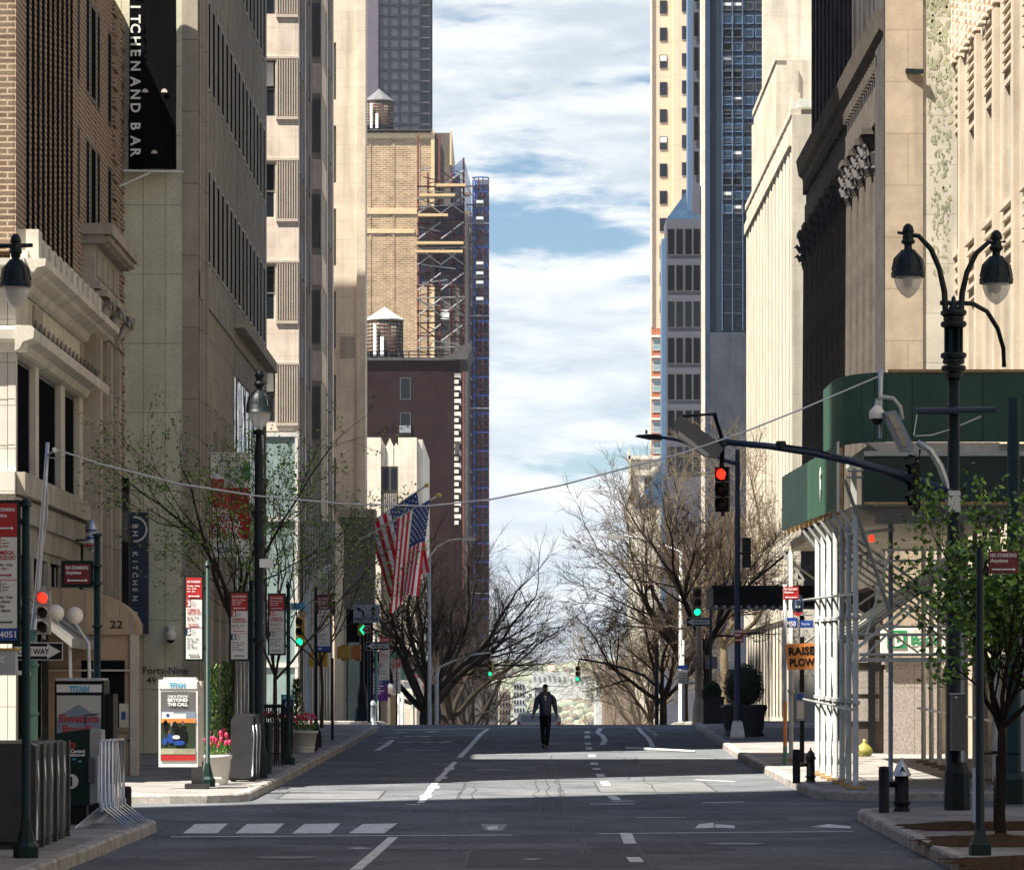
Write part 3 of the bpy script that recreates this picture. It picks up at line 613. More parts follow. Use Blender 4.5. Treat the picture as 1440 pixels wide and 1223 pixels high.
b.bar(q+Vector((-.05,0,-.2)), q+Vector((-1.95,0,-.2)), .04, .04, 'iron'); tag(b.build('barber_pole', None, q), 'striped barber pole bracketed to the corner building wall', 'barber pole')
t = thing('security_camera', 'white dome security camera on the blank concrete flank', 'camera', P(240, 900, 79)); b = MB()
q = P(240, 893, 78.9); b.lathe(q, [(.05,-.13),(.11,-.08),(.12,.04),(.08,.1),(.06,.14)], 'white', 12); b.build('housing', t)
b = MB(); b.lathe(q, [(.02,-.17),(.08,-.14),(.09,-.1)], 'black', 10); b.build('lens', t); b = MB(); b.box(q.x-.06, q.x+.06, q.y, 79.2, q.z+.02, q.z+.24, 'white'); b.build('bracket', t)
# CBRE style banner, VINCE and green banners along the concrete building
def street_banner(label, px0, px1, py0, py1, Y, side_wall, paint):
    t = thing('banner', label, 'banner', P((px0+px1)/2, py1, Y)); b = MB(); nx_, nz_ = 6, 12; vs = []
    for j in range(nz_+1):
        for i in range(nx_+1):
            q = P(px0+(px1-px0)*i/nx_, py1+(py0-py1)*j/nz_, Y); q.y += .03*math.sin(i*1.3+j*.6); vs.append(q)
    fs = [(j*(nx_+1)+i, j*(nx_+1)+i+1, (j+1)*(nx_+1)+i+1, (j+1)*(nx_+1)+i) for j in range(nz_) for i in range(nx_)]
    for f in fs:
        u = (f[0] % (nx_+1)+.5)/nx_; v = 1-(f[0]//(nx_+1)+.5)/nz_
        k = len(b.v); b.add([vs[i] for i in f], [(0,1,2,3)], paint(u, v))
    b.build('cloth', t); b = MB()
    for y in (py0, py1): b.tube([Vector((side_wall, Y, PZ(y, Y))), P(px1+2, y, Y)], .025, 'alu', 6)
    b.build('bracket', t); return t
Y = 81.5
t = street_banner('red and white banner reading REAL ESTATE CAPITAL OF THE WORLD behind the lamp post', 297, 351, 637, 782, Y, -7.0, lambda u, v: 'white' if v < .24+.13*u or v > .86 else 'red')
b = MB(); yy = Y-.06
for i, s_ in enumerate(('REAL', 'ESTATE', 'CAPITAL', 'OF THE', 'WORLD')): b.text(s_, P(299, 721.5+i*9.5, yy), Xv, Zv, .12, 'white2', bold=.03)
b.text('CBRE', P(307, 777, yy), Xv, Zv, .13, 'greend', bold=.02, w=.52)
b.prism([(.0,.22)]+[(-.20*math.sin(math.pi*k/8), .22*math.cos(math.pi*k/8)) for k in range(1, 9)], P(352, 662, yy-.02), Xv, Zv, (0,.01,0), 'green')
b.box(PX(312,yy), PX(338,yy), yy, yy+.01, PZ(648,yy), PZ(643,yy), 'black'); b.box(PX(313.5,yy), PX(336.5,yy), yy-.01, yy, PZ(647,yy), PZ(644,yy), 'white'); b.build('lettering', t)
Y = 86.0; t = street_banner("dark green hanging banner with a gold crest ending in e's", 294, 309, 765, 890, Y, -7.0, lambda u, v: 'greend')
b = MB(); b.text("e's", P(294.5, 832, Y-.06), Xv, Zv, .16, 'white2', w=.22, bold=.01); b.text('ING', P(296, 882, Y-.06), Xv, Zv, .08, 'white2'); b.text('F', P(299, 874, Y-.06), Xv, Zv, .08, 'white2')
c = P(301, 805, Y-.05); b.prism([(.13*math.cos(k*.628), .16*math.sin(k*.628)) for k in range(10)], c, Xv, Zv, (0,.01,0), 'white'); b.prism([(.06*math.cos(k*.628)-.02, .12*math.sin(k*.628)) for k in range(10)], c-Yv*.02, Xv, Zv, (0,.01,0), 'gold'); b.build('lettering', t)
Y = 87.5; t = street_banner('narrow white hanging banner lettered VINCE reading upward', 309.5, 319, 790, 892, Y, -7.0, lambda u, v: 'white'); b = MB(); b.text('VINCE.', P(317.5, 888, Y-.07), Zv, -Xv, .11, 'black', w=.86, bold=.0); b.build('lettering', t)
# --- beige pier building
t = thing('pier_building', 'pink beige stone building with ribbed panels beside tall sash windows, across the second side street', 'building', (-7.32, 122, gz(122)))
s = MB(); FF = Fr(-20, 122, 1, 0); FS = Fr(-7.32, 122, 0, 1)
s.box(-20, -7.42, 122.35, 146, -1, 33, 'beige3')
rows = [(11.3+3.5*i, 13.25+3.5*i) for i in range(5)]
grid(s, FF, 12.575, 11.0, 33, [(7.2,8.8),(10.3,11.88)], rows, .3, 'beige3', t, 'blind', sty=lambda a, z: 'blind' if int(z) % 2 else 'sash')
for z0, z1 in rows:
    for i in range(9): s.fb(FF, 11.93+i*.085, 11.965+i*.085, z0, z1, -.02, .05, 'fin3')
    s.fb(FF, 11.9, 12.66, z0-.12, z0-.02, .0, .06, 'fin3'); s.fb(FF, 10.2, 12.7, z1+.02, z1+.1, .0, .05, 'fin3'); s.fb(FF, 11.9, 12.66, z0, z1, -.02, .004, 'stone2')
cols = [(.5,3.9),(4.3,7.9),(11.6,14.9),(15.4,18.7),(19.3,23.2)]
grid(s, FS, 24, 0, 33, cols, [(2, 32)], .10, 'beige3')
for a, c in cols:
    s.fb(FS, a, c, 2, 32, -.09, -.08, 'glass'); s.fb(FS, (a+c)/2, (a+c)/2+.12, 2, 32, -.08, -.02, 'framel')
    for i in range(9): s.fb(FS, a, c, 9.6+i*3.5, 11.1+i*3.5, -.079, -.06, 'spandrel_blue')
s.fb(FS, 8.1, 11.2, 0, 33, .0, .34, 'stone2')
for z0, z1 in rows:
    s.fb(FS, 8.06, 11.25, z1+.2, z1+1.3, .02, .37, 'beige3')
    for i in range(4): s.fb(FS, 8.0, 8.1, z0, z1, .02+i*.09, .05+i*.09, 'greyd')
s.fb(FF, 12.7, 13.85, 0, 8.0, -8, -2.0, 'stone2')
for i in range(12): s.fb(FF, 12.72+i*.1, 12.77+i*.1, 1, 7.8, -2, -1.9, 'galvw')
s.build('wall', t)
s = MB(); s.fb(FF, .5, 12.6, .8, 10.9, .01, .06, 'glassg')
for i in range(10): s.fb(FF, .5+i*1.34, .6+i*1.34, .8, 10.9, .06, .12, 'framew')
for z in (2.9, 5.1, 7.9, 10.8): s.fb(FF, .4, 12.68, z, z+.15, .06, .13, 'framew')
s.build('curtain_glazing', t)
# --- limestone slab building
t = thing('limestone_building', 'tall plain pale limestone building with a grey stone porch, left of the flags', 'building', (-6.2, 150, gz(150)))
s = MB(); s.box(-20, -6.4, 150.3, 152.2, -3, 36, 'lime4'); s.box(-20, -9.5, 152.2, 175, -3, 36, 'lime4'); F = Fr(-20, 150, 1, 0)
grid(s, F, 13.8, -3, 36, [(12.36,12.58)], [(9.6+3.5*i, 12.0+3.5*i) for i in range(6)], .3, 'lime4', t, 'pale')
s.fb(F, 13.45, 13.82, -3, 36, .0, .12, 'lime4'); s.box(-6.4, -6.2, 150.3, 152.2, -3, 36, 'lime4')
for z in (5.1, 11.8, 17.2): s.fb(F, 12.65, 13.4, z, z+.02, 0, .006, 'stone2')
s.fb(F, 12.75, 13.35, 16.2, 17.1, .0, .03, 'stone2')
s.build('wall', t)
s = MB(); s.box(-7.2, -5.75, 148.6, 150, 5.6, 9.6, 'greyd'); s.box(-7.25, -5.7, 148.5, 150, 9.4, 9.75, 'stone2'); s.box(-7.2, -6.95, 148.6, 150, -2, 5.6, 'stone2'); s.box(-6.95, -5.85, 149.4, 149.6, -2, 5.6, 'glassd'); s.box(-6.9, -6.2, 149.3, 149.38, -1, 4.2, 'glassg'); s.build('porch', t)
# --- small gothic limestone building
k = 230/5000.; t = thing('gothic_building', 'low cream limestone building with twin pylons and a gothic window bay behind the flags', 'building', (PX(550,230), 230, gz(230)))
s = MB(); Y = 230
s.box(PX(500,Y), PX(535.5,Y), Y, Y+6, -5, PZ(615,Y), 'lime4'); s.box(PX(560,Y), PX(586,Y), Y, Y+20, -5, PZ(615,Y), 'lime4'); s.box(PX(586,Y), PX(594,Y), Y+.4, Y+20, -5, PZ(617,Y), 'stone1'); s.box(PX(535,Y), PX(560,Y), Y+.6, Y+6, -5, PZ(636,Y), 'stone2l')
for c_ in (539, 548, 557):
    x = PX(c_, Y); w_ = .18 if c_ != 548 else .28; tp_ = PZ(615 if c_ == 548 else 622, Y); s.prism([(-w_,0),(w_,0),(w_,1.2),(0,tp_-PZ(655,Y)),(-w_,1.2)], (x, Y+.3, PZ(655,Y)), Xv, Zv, (0,.4,0), 'stone1')
s.box(PX(536,Y), PX(560,Y), Y+.2, Y+.6, PZ(740,Y), PZ(692,Y), 'dkstone2')
for i in range(8): s.box(PX(538+i*2.6,Y), PX(539+i*2.6,Y), Y+.1, Y+.2, PZ(720,Y), PZ(694,Y), 'stone2')
s.build('wall', t)
for i, (y0, y1) in enumerate(((656,690),(722,760),(775,810))):
    for x in (537, 548.5): window(t, Fr(PX(x,Y), Y+.3, 1, 0), 0, .5, PZ(y1,Y), PZ(y0,Y), -.0, 'plain')
# --- dark brick building
Y = 330; t = thing('brick_building', 'dark maroon brick building with chequered white quoins and a wooden water tank on its roof', 'building', (PX(575,Y), Y, gz(Y)))
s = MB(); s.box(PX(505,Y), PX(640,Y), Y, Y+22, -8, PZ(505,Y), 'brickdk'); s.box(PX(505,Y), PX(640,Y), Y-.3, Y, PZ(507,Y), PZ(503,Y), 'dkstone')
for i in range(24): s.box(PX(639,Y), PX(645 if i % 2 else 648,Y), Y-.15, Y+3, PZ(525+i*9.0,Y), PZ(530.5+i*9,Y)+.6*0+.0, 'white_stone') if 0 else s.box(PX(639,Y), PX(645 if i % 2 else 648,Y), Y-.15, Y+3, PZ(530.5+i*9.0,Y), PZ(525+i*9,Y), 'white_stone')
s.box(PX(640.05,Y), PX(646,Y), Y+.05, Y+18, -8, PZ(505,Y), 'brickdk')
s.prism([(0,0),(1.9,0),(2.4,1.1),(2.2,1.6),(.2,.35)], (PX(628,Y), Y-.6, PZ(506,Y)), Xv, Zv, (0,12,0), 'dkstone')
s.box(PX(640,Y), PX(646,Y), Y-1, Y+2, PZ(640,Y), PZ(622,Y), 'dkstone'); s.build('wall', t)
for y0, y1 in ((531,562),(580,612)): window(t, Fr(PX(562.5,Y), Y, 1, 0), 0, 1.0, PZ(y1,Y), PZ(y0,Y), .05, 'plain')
b = MB(); b.box(PX(562,Y), PX(578,Y), Y-.7, Y-.02, PZ(609,Y), PZ(599,Y), 'steel'); tag(b.build('air_conditioner', None, P(570,605,Y)), 'window air conditioner box jutting from the dark maroon brick wall', 'air conditioner')
b = MB()
for x in range(505, 632, 14): b.tube([P(x,505,Y), P(x,494,Y)], .06, 'black', 4)
for y in (494, 499): b.tube([P(505,y,Y), P(631,y,Y)], .05, 'black', 4)
b.build('roof_railing', t)
def tank(label, cxp, Y, ybase, ytub, ycone, half, tub, roof):
    k = Y/5000; c = P(cxp, ybase, Y); t = thing('water_tank', label, 'water tank', c); h = (ybase-ytub)*k; r = half*k; lg = h*.12
    b = MB(); b.lathe(c+Zv*lg, [(r*.97,0),(r*1.0,h*.3),(r,h-lg)], tub, 24)
    for i in range(24): a = i*.2618; b.bar(c+Vector((r*1.005*math.cos(a), r*1.005*math.sin(a), lg)), c+Vector((r*1.005*math.cos(a), r*1.005*math.sin(a), h)), .05, .05, tub)
    b.build('tub', t); b = MB()
    for i in range(9): b.lathe(c+Zv*(lg+(h-lg)*(i+.3)/9.2), [(r*1.03,-.05),(r*1.03,.05)], 'rust', 20)
    b.build('hoop', t); b = MB(); b.lathe(c+Zv*h, [(r*1.1,-.1),(r*1.1,0),(.12,(ytub-ycone)*k*.93),(.1,(ytub-ycone)*k)], roof, 12, smooth=False); b.build('roof', t)
    b = MB()
    for a in range(4): b.bar(c+Vector((r*.7*(1 if a % 2 else -1), r*.7*(1 if a//2 else -1), -1.5)), c+Vector((r*.7*(1 if a % 2 else -1), r*.7*(1 if a//2 else -1), lg)), .3, .3, 'iron')
    b.box(c.x-r*1.05, c.x+r*1.05, c.y-r, c.y+r, c.z+lg*.4, c.z+lg, 'iron'); b.tube([c+Vector((-r*.5,-r-.2,0)), c+Vector((-r*.5,-r-.2,h*.85))], .16, 'galvw', 6)
    b.tube([c+Vector((-r*.1,-r-.2,0)), c+Vector((-r*.1,-r-.2,h*.5))], .18, 'galvw', 6); b.build('frame', t); return t
tank('mossy wooden water tank with a pale conical cap on the dark maroon roof', 541, 338, 503, 450, 432, 25.5, 'woodold', 'tankroof')
# --- tan brick building
Y = 420; t = thing('brick_building', 'tall tan brick party wall building with two pale yellow bands behind scaffolding', 'building', (PX(560,Y), Y, gz(Y)))
s = MB(); s.box(PX(500,Y), PX(606,Y), Y, Y+25, -11, PZ(186,Y), 'bricktan'); s.box(PX(606,Y), PX(611,Y), Y-.2, Y+25, -11, PZ(184,Y), 'tanband'); s.box(PX(611,Y), PX(634,Y), Y+.5, Y+25, -11, PZ(186,Y), 'dkstone2')
s.box(PX(632.5,Y), PX(635,Y), Y+.2, Y+24, PZ(232,Y), PZ(184,Y), 'tanband'); s.box(PX(634,Y), PX(646,Y), Y+.8, Y+24, -11, PZ(243,Y), 'dkstone2'); s.box(PX(646,Y), PX(658,Y), Y+1.2, Y+24, -11, PZ(300,Y), 'dkstone')
for y0, y1 in ((293,301),(322,328),(188,195)): s.box(PX(500,Y), PX(606 if y0 < 300 else 583,Y), Y-.12, Y-.001, PZ(y1,Y), PZ(y0,Y), 'tanband')
for x in (519, 552, 588): s.box(PX(x,Y), PX(x+3,Y), Y-.06, Y-.001, PZ(505,Y), PZ(196,Y), 'bricktan')
s.box(PX(500,Y), PX(607,Y), Y-.5, Y+25, PZ(184.5,Y), PZ(183,Y), 'dkstone')
s.prism([(0,0),(-4.5,0),(-4.5,-7),(-1.5,-1.5)], P(606,330,Y-.1)+Vector((.5,0,0)), Xv, Zv, (0,.09,0), 'dkstone2') if 0 else None
s.build('wall', t)
for y0, y1 in ((385,418),(434,466)): window(t, Fr(PX(617,Y), Y+.45, 1, 0), 0, 1.3, PZ(y1,Y), PZ(y0,Y), .1, 'blind')
tank('weathered grey wooden water tank with a dark cone roof on the tan brick building', 533, 426, 184, 143, 125, 20, 'woodold', 'tankroofd')
# scaffold round the tan building
Y = 412; t = thing('scaffold', 'rusty pipe scaffold tower with pale diagonal braces against the tan brick wall', 'scaffold', (PX(620,Y), Y, gz(Y)))
b = MB(); xsn = (588, 602, 618, 635, 652)
for x in xsn: b.tube([P(x, 505 if x < 640 else 960, Y), P(x, 190 if x in (588,618) else (243 if x < 650 else 222), Y)], .12, 'rust', 5)
for i in range(15):
    y = 262+i*17.5; b.tube([P(586,y,Y-.2), P(654,y-(2 if i % 2 else -2),Y-.2)], .09, 'galv' if i % 4 == 1 else 'rust', 4)
for i in range(7):
    y = 240+i*36
    for a, c in ((588,620),(620,652)):
        if i == 0 and a == 588: continue
        b.tube([P(a,y+24,Y-.4), P(c,y,Y-.4)], .08, 'galv', 4); b.tube([P(a,y,Y-.6), P(c,y+24,Y-.6)], .07, 'galv' if i % 2 else 'rust', 4)
for i in range(30):
    y = 240+i*8.8; b.tube([P(588+(i*7) % 20,y,Y-.5), P(608+(i*11) % 44,y+(6 if i % 2 else -5),Y-.5)], .06, 'rust' if i % 3 else 'galv', 4); b.tube([P(640,y,Y-.6), P(654,y+7,Y-.6)], .06, 'rust', 4)
b.build('frame', t)
for y, x0, x1 in ((261,613,655),(275,590,640),(342,586,652),(354,584,651),(303,588,630)): b = MB(); b.box(PX(x0,Y), PX(x1,Y), Y-1, Y, PZ(y+2.5,Y), PZ(y-1,Y), 'ply'); b.build('deck', t)
b = MB(); b.box(PX(588,Y), PX(652,Y), Y-.05, Y-.02, PZ(400,Y), PZ(290,Y), 'netdark'); b.add([P(636,236,Y-.3), P(652,222,Y-.3), P(663,262,Y+3), P(663,300,Y+3), P(637,300,Y-.3)], [(0,1,2,3,4)], 'netblue'); b.build('netting', t)
Y = 500; t = thing('netted_building', 'building wrapped in dark blue construction netting and pipe scaffold rising by the street', 'building', (PX(670,Y), Y, gz(Y)))
s = MB(); s.box(PX(640,Y), PX(664,Y), Y+3, Y+26, -12, PZ(300,Y), 'dkstone'); s.box(PX(664,Y), PX(686,Y), Y+3, Y+26, -12, PZ(255,Y), 'dkstone'); s.build('wall', t)
b = MB()
for x in (656, 662, 667, 673, 679, 687): b.tube([P(x,960,Y), P(x,250 if x > 662 else 300,Y)], .09, 'rust' if x != 667 else 'blue', 5)
for i in range(27):
    y = 262+i*26; b.tube([P(655,y,Y-.2), P(688,y,Y-.2)], .09, 'galv' if i % 5 == 2 else 'rust', 4); b.tube([P(656,y,Y-.3), P(664,y+13,Y-.3)], .07, 'galv', 4); b.tube([P(664,y+8,Y-.3), P(688,y+8,Y-.3)], .10, 'blue', 4); b.tube([P(664,y+16,Y-.3), P(688,y+16,Y-.3)], .07, 'rust', 4); b.tube([P(667,y,Y-.35), P(679,y+26,Y-.35)], .06, 'rust', 4)
b.tube([P(664,250,Y), P(675,249,Y-.5), P(687,250,Y)], .1, 'blue', 4); b.build('scaffold_frame', t)
for i in range(26): b = MB(); y = 272+i*26; b.box(PX(652,Y), PX(661,Y), Y-1.2, Y+.5, PZ(y+4,Y), PZ(y,Y), 'ply' if i > 3 else 'wood'); b.build('deck', t)
b = MB(); b.box(PX(662,Y), PX(688,Y), Y+.5, Y+.53, PZ(955,Y), PZ(430,Y), 'netdark'); b.box(PX(664,Y), PX(687,Y), Y+.5, Y+.53, PZ(430,Y), PZ(252,Y), 'netblue'); b.build('netting', t)
for i, y in enumerate((282,305,368,382,395,418)): window(t, Fr(PX(669,Y), Y-.7, 1, 0), 0, 1.15, PZ(y+10,Y), PZ(y,Y), .05, 'blind')
# --- dark glass tower
Y = 800; t = thing('glass_tower', 'very tall near black glass tower with a purple granite edge, behind the tan brick building', 'tower', (PX(560,Y), Y, -18))
s = MB(); s.box(PX(500,Y), PX(532,Y), Y-1, Y+30, -18, 215, 'purple_granite'); s.box(PX(532,Y), PX(604,Y), Y, Y+30, -18, 214.5, 'glassd'); s.build('wall', t)
s = MB()
for x in (532, 547, 561, 576, 590, 603): s.box(PX(x,Y), PX(x+1,Y), Y-.5, Y-.01, -18, 214, 'spandrel_blue')
for i in range(80): y = 190-i*15.2; s.box(PX(533,Y), PX(604,Y), Y-.4, Y-.01, PZ(y+1,Y), PZ(y,Y), 'spandrel_blue'); s.box(PX(594,Y), PX(604.5,Y), Y-.7, Y-.41, PZ(y+1.2,Y), PZ(y,Y), 'purple_granite')
s.build('mullion', t); s = MB()
for i in range(30):
    for j in range(4): s.box(PX(534+j*14.5,Y), PX(545.5+j*14.5,Y), Y-.2, Y-.02, PZ(188.5-i*15.2,Y), PZ(177-i*15.2,Y), 'darktower')
s.build('pane', t)
# unseen blocks, the left one and its slab added to shade the street
t = thing('unseen_block', 'tall plain unseen block added at the near left corner to shade the street', 'building', (-9.4, 20, 0)); s = MB(); s.box(-40, -9.4, -60, 45.5, 0, 30, 'brick1'); s.box(-34, -30, -60, 38.8, 29, 96, 'conc2'); s.build('wall', t)
t = thing('unseen_block', 'stone office block on the near right corner outside the picture', 'building', (12, 20, 0)); s = MB(); s.box(12, 40, -60, 50, 0, 30, 'stone1'); s.build('wall', t)
# ================================================================ buildings, right side
# D: near building with rusticated stone
t = thing('stone_building', 'sunlit cream stone building with grooved piers and deep windows above the green shed', 'building', (9.9, 70, gz(70)))
s = MB(); F = Fr(9.9, 80.2, 0, -1); s.box(10.03, 30, 62.6, 80, .2, 26, 'stoneD'); s.box(9.98, 30, 62.1, 62.6, .2, 26, 'stoneD')
cols = [(.35+2.78*i, 1.95+2.78*i) for i in range(6)]
grid(s, F, 18, .3, 26, cols, [(7.0,10.4),(11.7,14.1),(17.0,19.4)], .13, 'stoneD', t, 'sash')
for i, (a, c) in enumerate(cols):
    for q in range(13):
        z = 14.35+q*.2 if q < 11 else 0
        if z: s.fb(F, a+.02, c-.02, z, z+.06, -.005, .055, 'stoneD')
    for z in (10.6, 10.85, 11.1, 11.35): s.fb(F, a+.02, c-.02, z, z+.09, -.005, .06, 'stoneD')
    s.fb(F, a-.08, c+.08, 11.58, 11.7, .0, .1, 'stoneD')
    s.fb(F, (a+c)/2-.06, (a+c)/2+.06, 7.0, 14.1, -.1, -.02, 'stoneD')
    s.fb(F, c+.2, c+.58, .5, 15.8, .0, .12, 'stoneD')
for a in range(11):
    u = .2+a*.75; s.fb(F, u, u+.42, 15.9, 24, .0, .14, 'brickD')
s.fb(F, 9.5, 18, 15.9, 24, .0, .1, 'stoneD'); s.build('wall', t)
# C: mould stained slab
t = thing('stained_building', 'pale stone slab building streaked with green mould between two taller stone walls', 'building', (9.6, 80.5, gz(80)))
s = MB(); s.box(9.135, 9.893, 79.05, 90, .2, 30, 'stoneC'); rg = random.Random(4)
s.build('wall', t); s = MB()
for i in range(420):
    f = rg.random()**1.6; z = 17.6-f*6.4; hw = .36*(1-.55*f); x = 9.53+rg.uniform(-hw, hw); r_ = rg.uniform(.015, .05)*(1.2-.6*f)
    pts = [(x+r_*math.cos(a)*rg.uniform(.5, 1.2), z+r_*1.7*math.sin(a)*rg.uniform(.5, 1.3)) for a in [k*.785 for k in range(8)]]
    s.prism(pts, (0, 79.047-.0004*(i % 9), 0), Xv, Zv, (0,-.002,0), 'patina')
s.build('mould_stain', t)
# B: colonnaded building, its shade put into the dark stone colour
t = thing('colonnade_building', 'shade darkened classical building with a giant column row and heavy cornice facing the street', 'building', (8.3, 90, gz(85)))
s = MB(); F = Fr(8.62, 101, 0, -1)
s.box(8.95, 30, 80.9, 100.9, .3, 60, 'dkstone'); s.box(8.3, 9.13, 79, 80.85, .3, 60, 'stoneB'); s.box(8.26, 8.3, 79.05, 80.9, 4, 60, 'dkstone')  # thin dark sheet carries the shade of the pier's street side
grid(s, F, 20.1, .3, 15.0, [(.9+1.62*i, 1.75+1.62*i) for i in range(12)], [(1.4,4.2),(5.4,8.8),(9.6,13.6)], .3, 'dkstone', t, 'dark')
s.fb(F, 0, 20, 4.4, 5.2, .0, .34, 'dkstone2'); s.fb(F, -.1, 20.1, 15.0, 15.8, -.3, .3, 'dkstone2'); s.fb(F, -.1, 20.1, 15.8, 16.4, -.3, .26, 'dkstone')
n = 7; prof = [(.0,16.4),(.32,16.42),(.34,16.6),(.45,16.7),(.5,17.0),(.52,17.12),(.0,17.15)]
s.add([F.p(u, d, z) for u in (-.4, 21.9) for d, z in prof], [tuple(range(n)), tuple(range(n, 2*n))]+[(i, (i+1) % n, n+(i+1) % n, n+i) for i in range(n)], 'dkstone2')
for i in range(46): s.fb(F, i*.45, i*.45+.2, 16.1, 16.4, .26, .36, 'dkstone2')
s.fb(F, 0, 20, 17.15, 60, -.3, .0, 'dkstone')
for i in range(17): s.fb(F, .3+i*1.2, .62+i*1.2, 17.2, 60, .0, .14, 'dkstone')
for i in range(12):
    for z in range(5): s.fb(F, .7+i*1.62, 1.3+i*1.62, 18.5+z*4, 21+z*4, -.0, .02, 'glassd')
s.bar((8.75, 79.0, 1.75+885/5000*79), (9.13, 78.9, 1.75+883/5000*79), .08, .1, 'iron')
s.build('wall', t)
cb = MB(); u = .45
c = F.p(.45, .12, 0)
prof = [(.42,5.2),(.42,5.35),(.34,5.5),(.31,8),(.27,13.9),(.31,14.0)]
rr = []; 
vs = []; fs = []; nn = 24
for r_, z in prof:
    for k in range(nn): a = 2*math.pi*k/nn; q = r_*(1 if k % 2 else .9); vs.append(c+Vector((q*math.cos(a), q*math.sin(a), z)))
for i in range(len(prof)-1):
    for k in range(nn): fs.append((i*nn+k, i*nn+(k+1) % nn, (i+1)*nn+(k+1) % nn, (i+1)*nn+k))
cb.add(vs, fs, 'dkstone2'); cb.lathe(c+Zv*14.0, [(.30,0),(.34,.1),(.30,.15),(.36,.45),(.33,.5),(.44,.85)], 'dkstone', 10, smooth=False); cb.box(c.x-.42, c.x+.42, c.y-.42, c.y+.42, 14.86, 15.0, 'dkstone2')
for k in range(8):
    a = k*.785; p0 = c+Vector((.34*math.cos(a), .34*math.sin(a), 14.4)); cb.tube([p0, p0+Vector((.12*math.cos(a), .12*math.sin(a), .22)), p0+Vector((.16*math.cos(a), .16*math.sin(a), .14))], [.05,.05,.03], 'dkstone', 5)
    p0 = p0-Zv*.25; cb.tube([p0, p0+Vector((.10*math.cos(a), .10*math.sin(a), .2)), p0+Vector((.16*math.cos(a), .16*math.sin(a), .12))], [.05,.05,.03], 'dkstone', 5)
c0 = cb.build('column', t)
for i in range(1, 12):
    o = c0.copy(); COL.objects.link(o); o.parent = t; o.location = c0.location+Vector((0, -1.62*i, 0))
s = MB()     # ground storey front seen through the shed
s.box(8.25, 9.5, 78.6, 79, gz(79)+.1, 2.55, 'granite'); s.box(8.2, 9.55, 78.55, 79, 2.55, 2.65, 'granite'); s.box(7.45, 8.24, 78.95, 80.8, gz(79)+.1, 3.6, 'dkstone2')
for z in (1.3, 1.9, 2.6, 3.2): s.box(7.5, 8.15, 78.9, 78.95, z, z+.5, 'granite')
s.box(7.9, 8.05, 78.8, 78.9, gz(79)+.1, 3.6, 'black'); s.build('base', t)
Y = 78.4; t = thing('bank_sign', 'white sign box with a green square and the word Bank behind the scaffold poles', 'sign', P(1290, 925, Y)); b = MB()
b.box(PX(1239,Y), PX(1345,Y), Y, Y+.2, PZ(918,Y), PZ(880,Y), 'white'); b.build('panel', t); b = MB()
x0, x1 = PX(1247.5,Y), PX(1275,Y); z0, z1 = PZ(911,Y), PZ(886,Y); b.box(x0, x1, Y-.02, Y, z0, z1, 'green')
b.text('D', (x0+.16, Y-.03, z0+.06), Xv, Zv, .26, 'white', bold=.05, w=.2); b.text('T', (x0+.04, Y-.03, z0+.06), Xv, Zv, .26, 'white', bold=.02, w=.16); b.text('Bank', (PX(1281,Y), Y-.02, PZ(906,Y)), Xv, Zv, .22, 'green', bold=.03, w=.66)
b.text("America's", (PX(1284,Y), Y-.02, PZ(889,Y)), Xv, Zv, .08, 'stone2'); b.build('lettering', t)
b = MB(); q = P(1215, 1046, 77); q.z = gz(77)+.15; b.lathe(q, [(.14,.0),(.2,.06),(.18,.15),(.12,.22),(.03,.29)], 'yellowbag', 9); b.tube([q+Vector((0,0,.28)), q+Vector((.02,0,.36))], [.03,.05], 'yellowbag', 6)
tag(b.build('sandbag', None, q), 'tied yellow bag beside the granite wall under the shed', 'bag')
# A: white limestone building, stepped
t = thing('limestone_building', 'sunlit cream limestone building in three stepped tiers with closely fluted street wall', 'building', (9.3, 125, gz(120)))
s = MB(); F = Fr(9.3, 141, 0, -1)
s.box(9.32, 30, 118.3, 141, -.6, 21.2, 'limeR'); s.box(9.3, 30, 118, 118.35, -.6, 21.2, 'limeR')
sl_ = [(.9+1.6*i, 1.35+1.6*i) for i in range(14)]
grid(s, F, 22.7, -.6, 21.2, sl_, [(1.2,4.4),(5.6,20.2)], .02, 'limeR')
for a, c in sl_: s.fb(F, a, c, 5.6, 20.2, -.019, -.012, 'greyd'); s.fb(F, a-.55, a-.18, 5.4, 20.2, .0, .03, 'finR'); s.fb(F, c+.1, c+.3, 5.4, 20.2, .0, .02, 'finR')
for i, (a, c) in enumerate(sl_): window(t, F, a, c, 1.2, 4.4, .01, 'dark')
s.fb(F, 0, 22.7, 20.2, 20.6, .0, .10, 'limeR'); s.fb(F, -.1, 22.9, 21.2, 21.4, -.3, .05, 'limeR'); s.fb(F, 0, 22.7, 4.5, 5.3, .0, .10, 'limeR')
F2 = Fr(10.2, 150, 0, -1); s.box(10.4, 30, 137, 150, 21, 26.4, 'limeR'); s.fb(F2, 0, 13, 21, 26.4, -.2, 0, 'limeR'); s.fb(F2, -.1, 13.05, 26.4, 26.6, -.3, .06, 'limeR')
for i in range(9): s.fb(F2, .5+i*1.45, .8+i*1.45, 21.2, 25.9, .0, .12, 'finR')
s.box(10.65, 30, 150.1, 151.5, 26, 38, 'limeR')
s.box(PX(1121,137), PX(1123.5,137), 136.9, 137, 21, 26, 'stone2l'); s.box(PX(1112,130), PX(1122,130), 129, 131, 21.2, PZ(137,130), 'limeR')
s.build('wall', t)
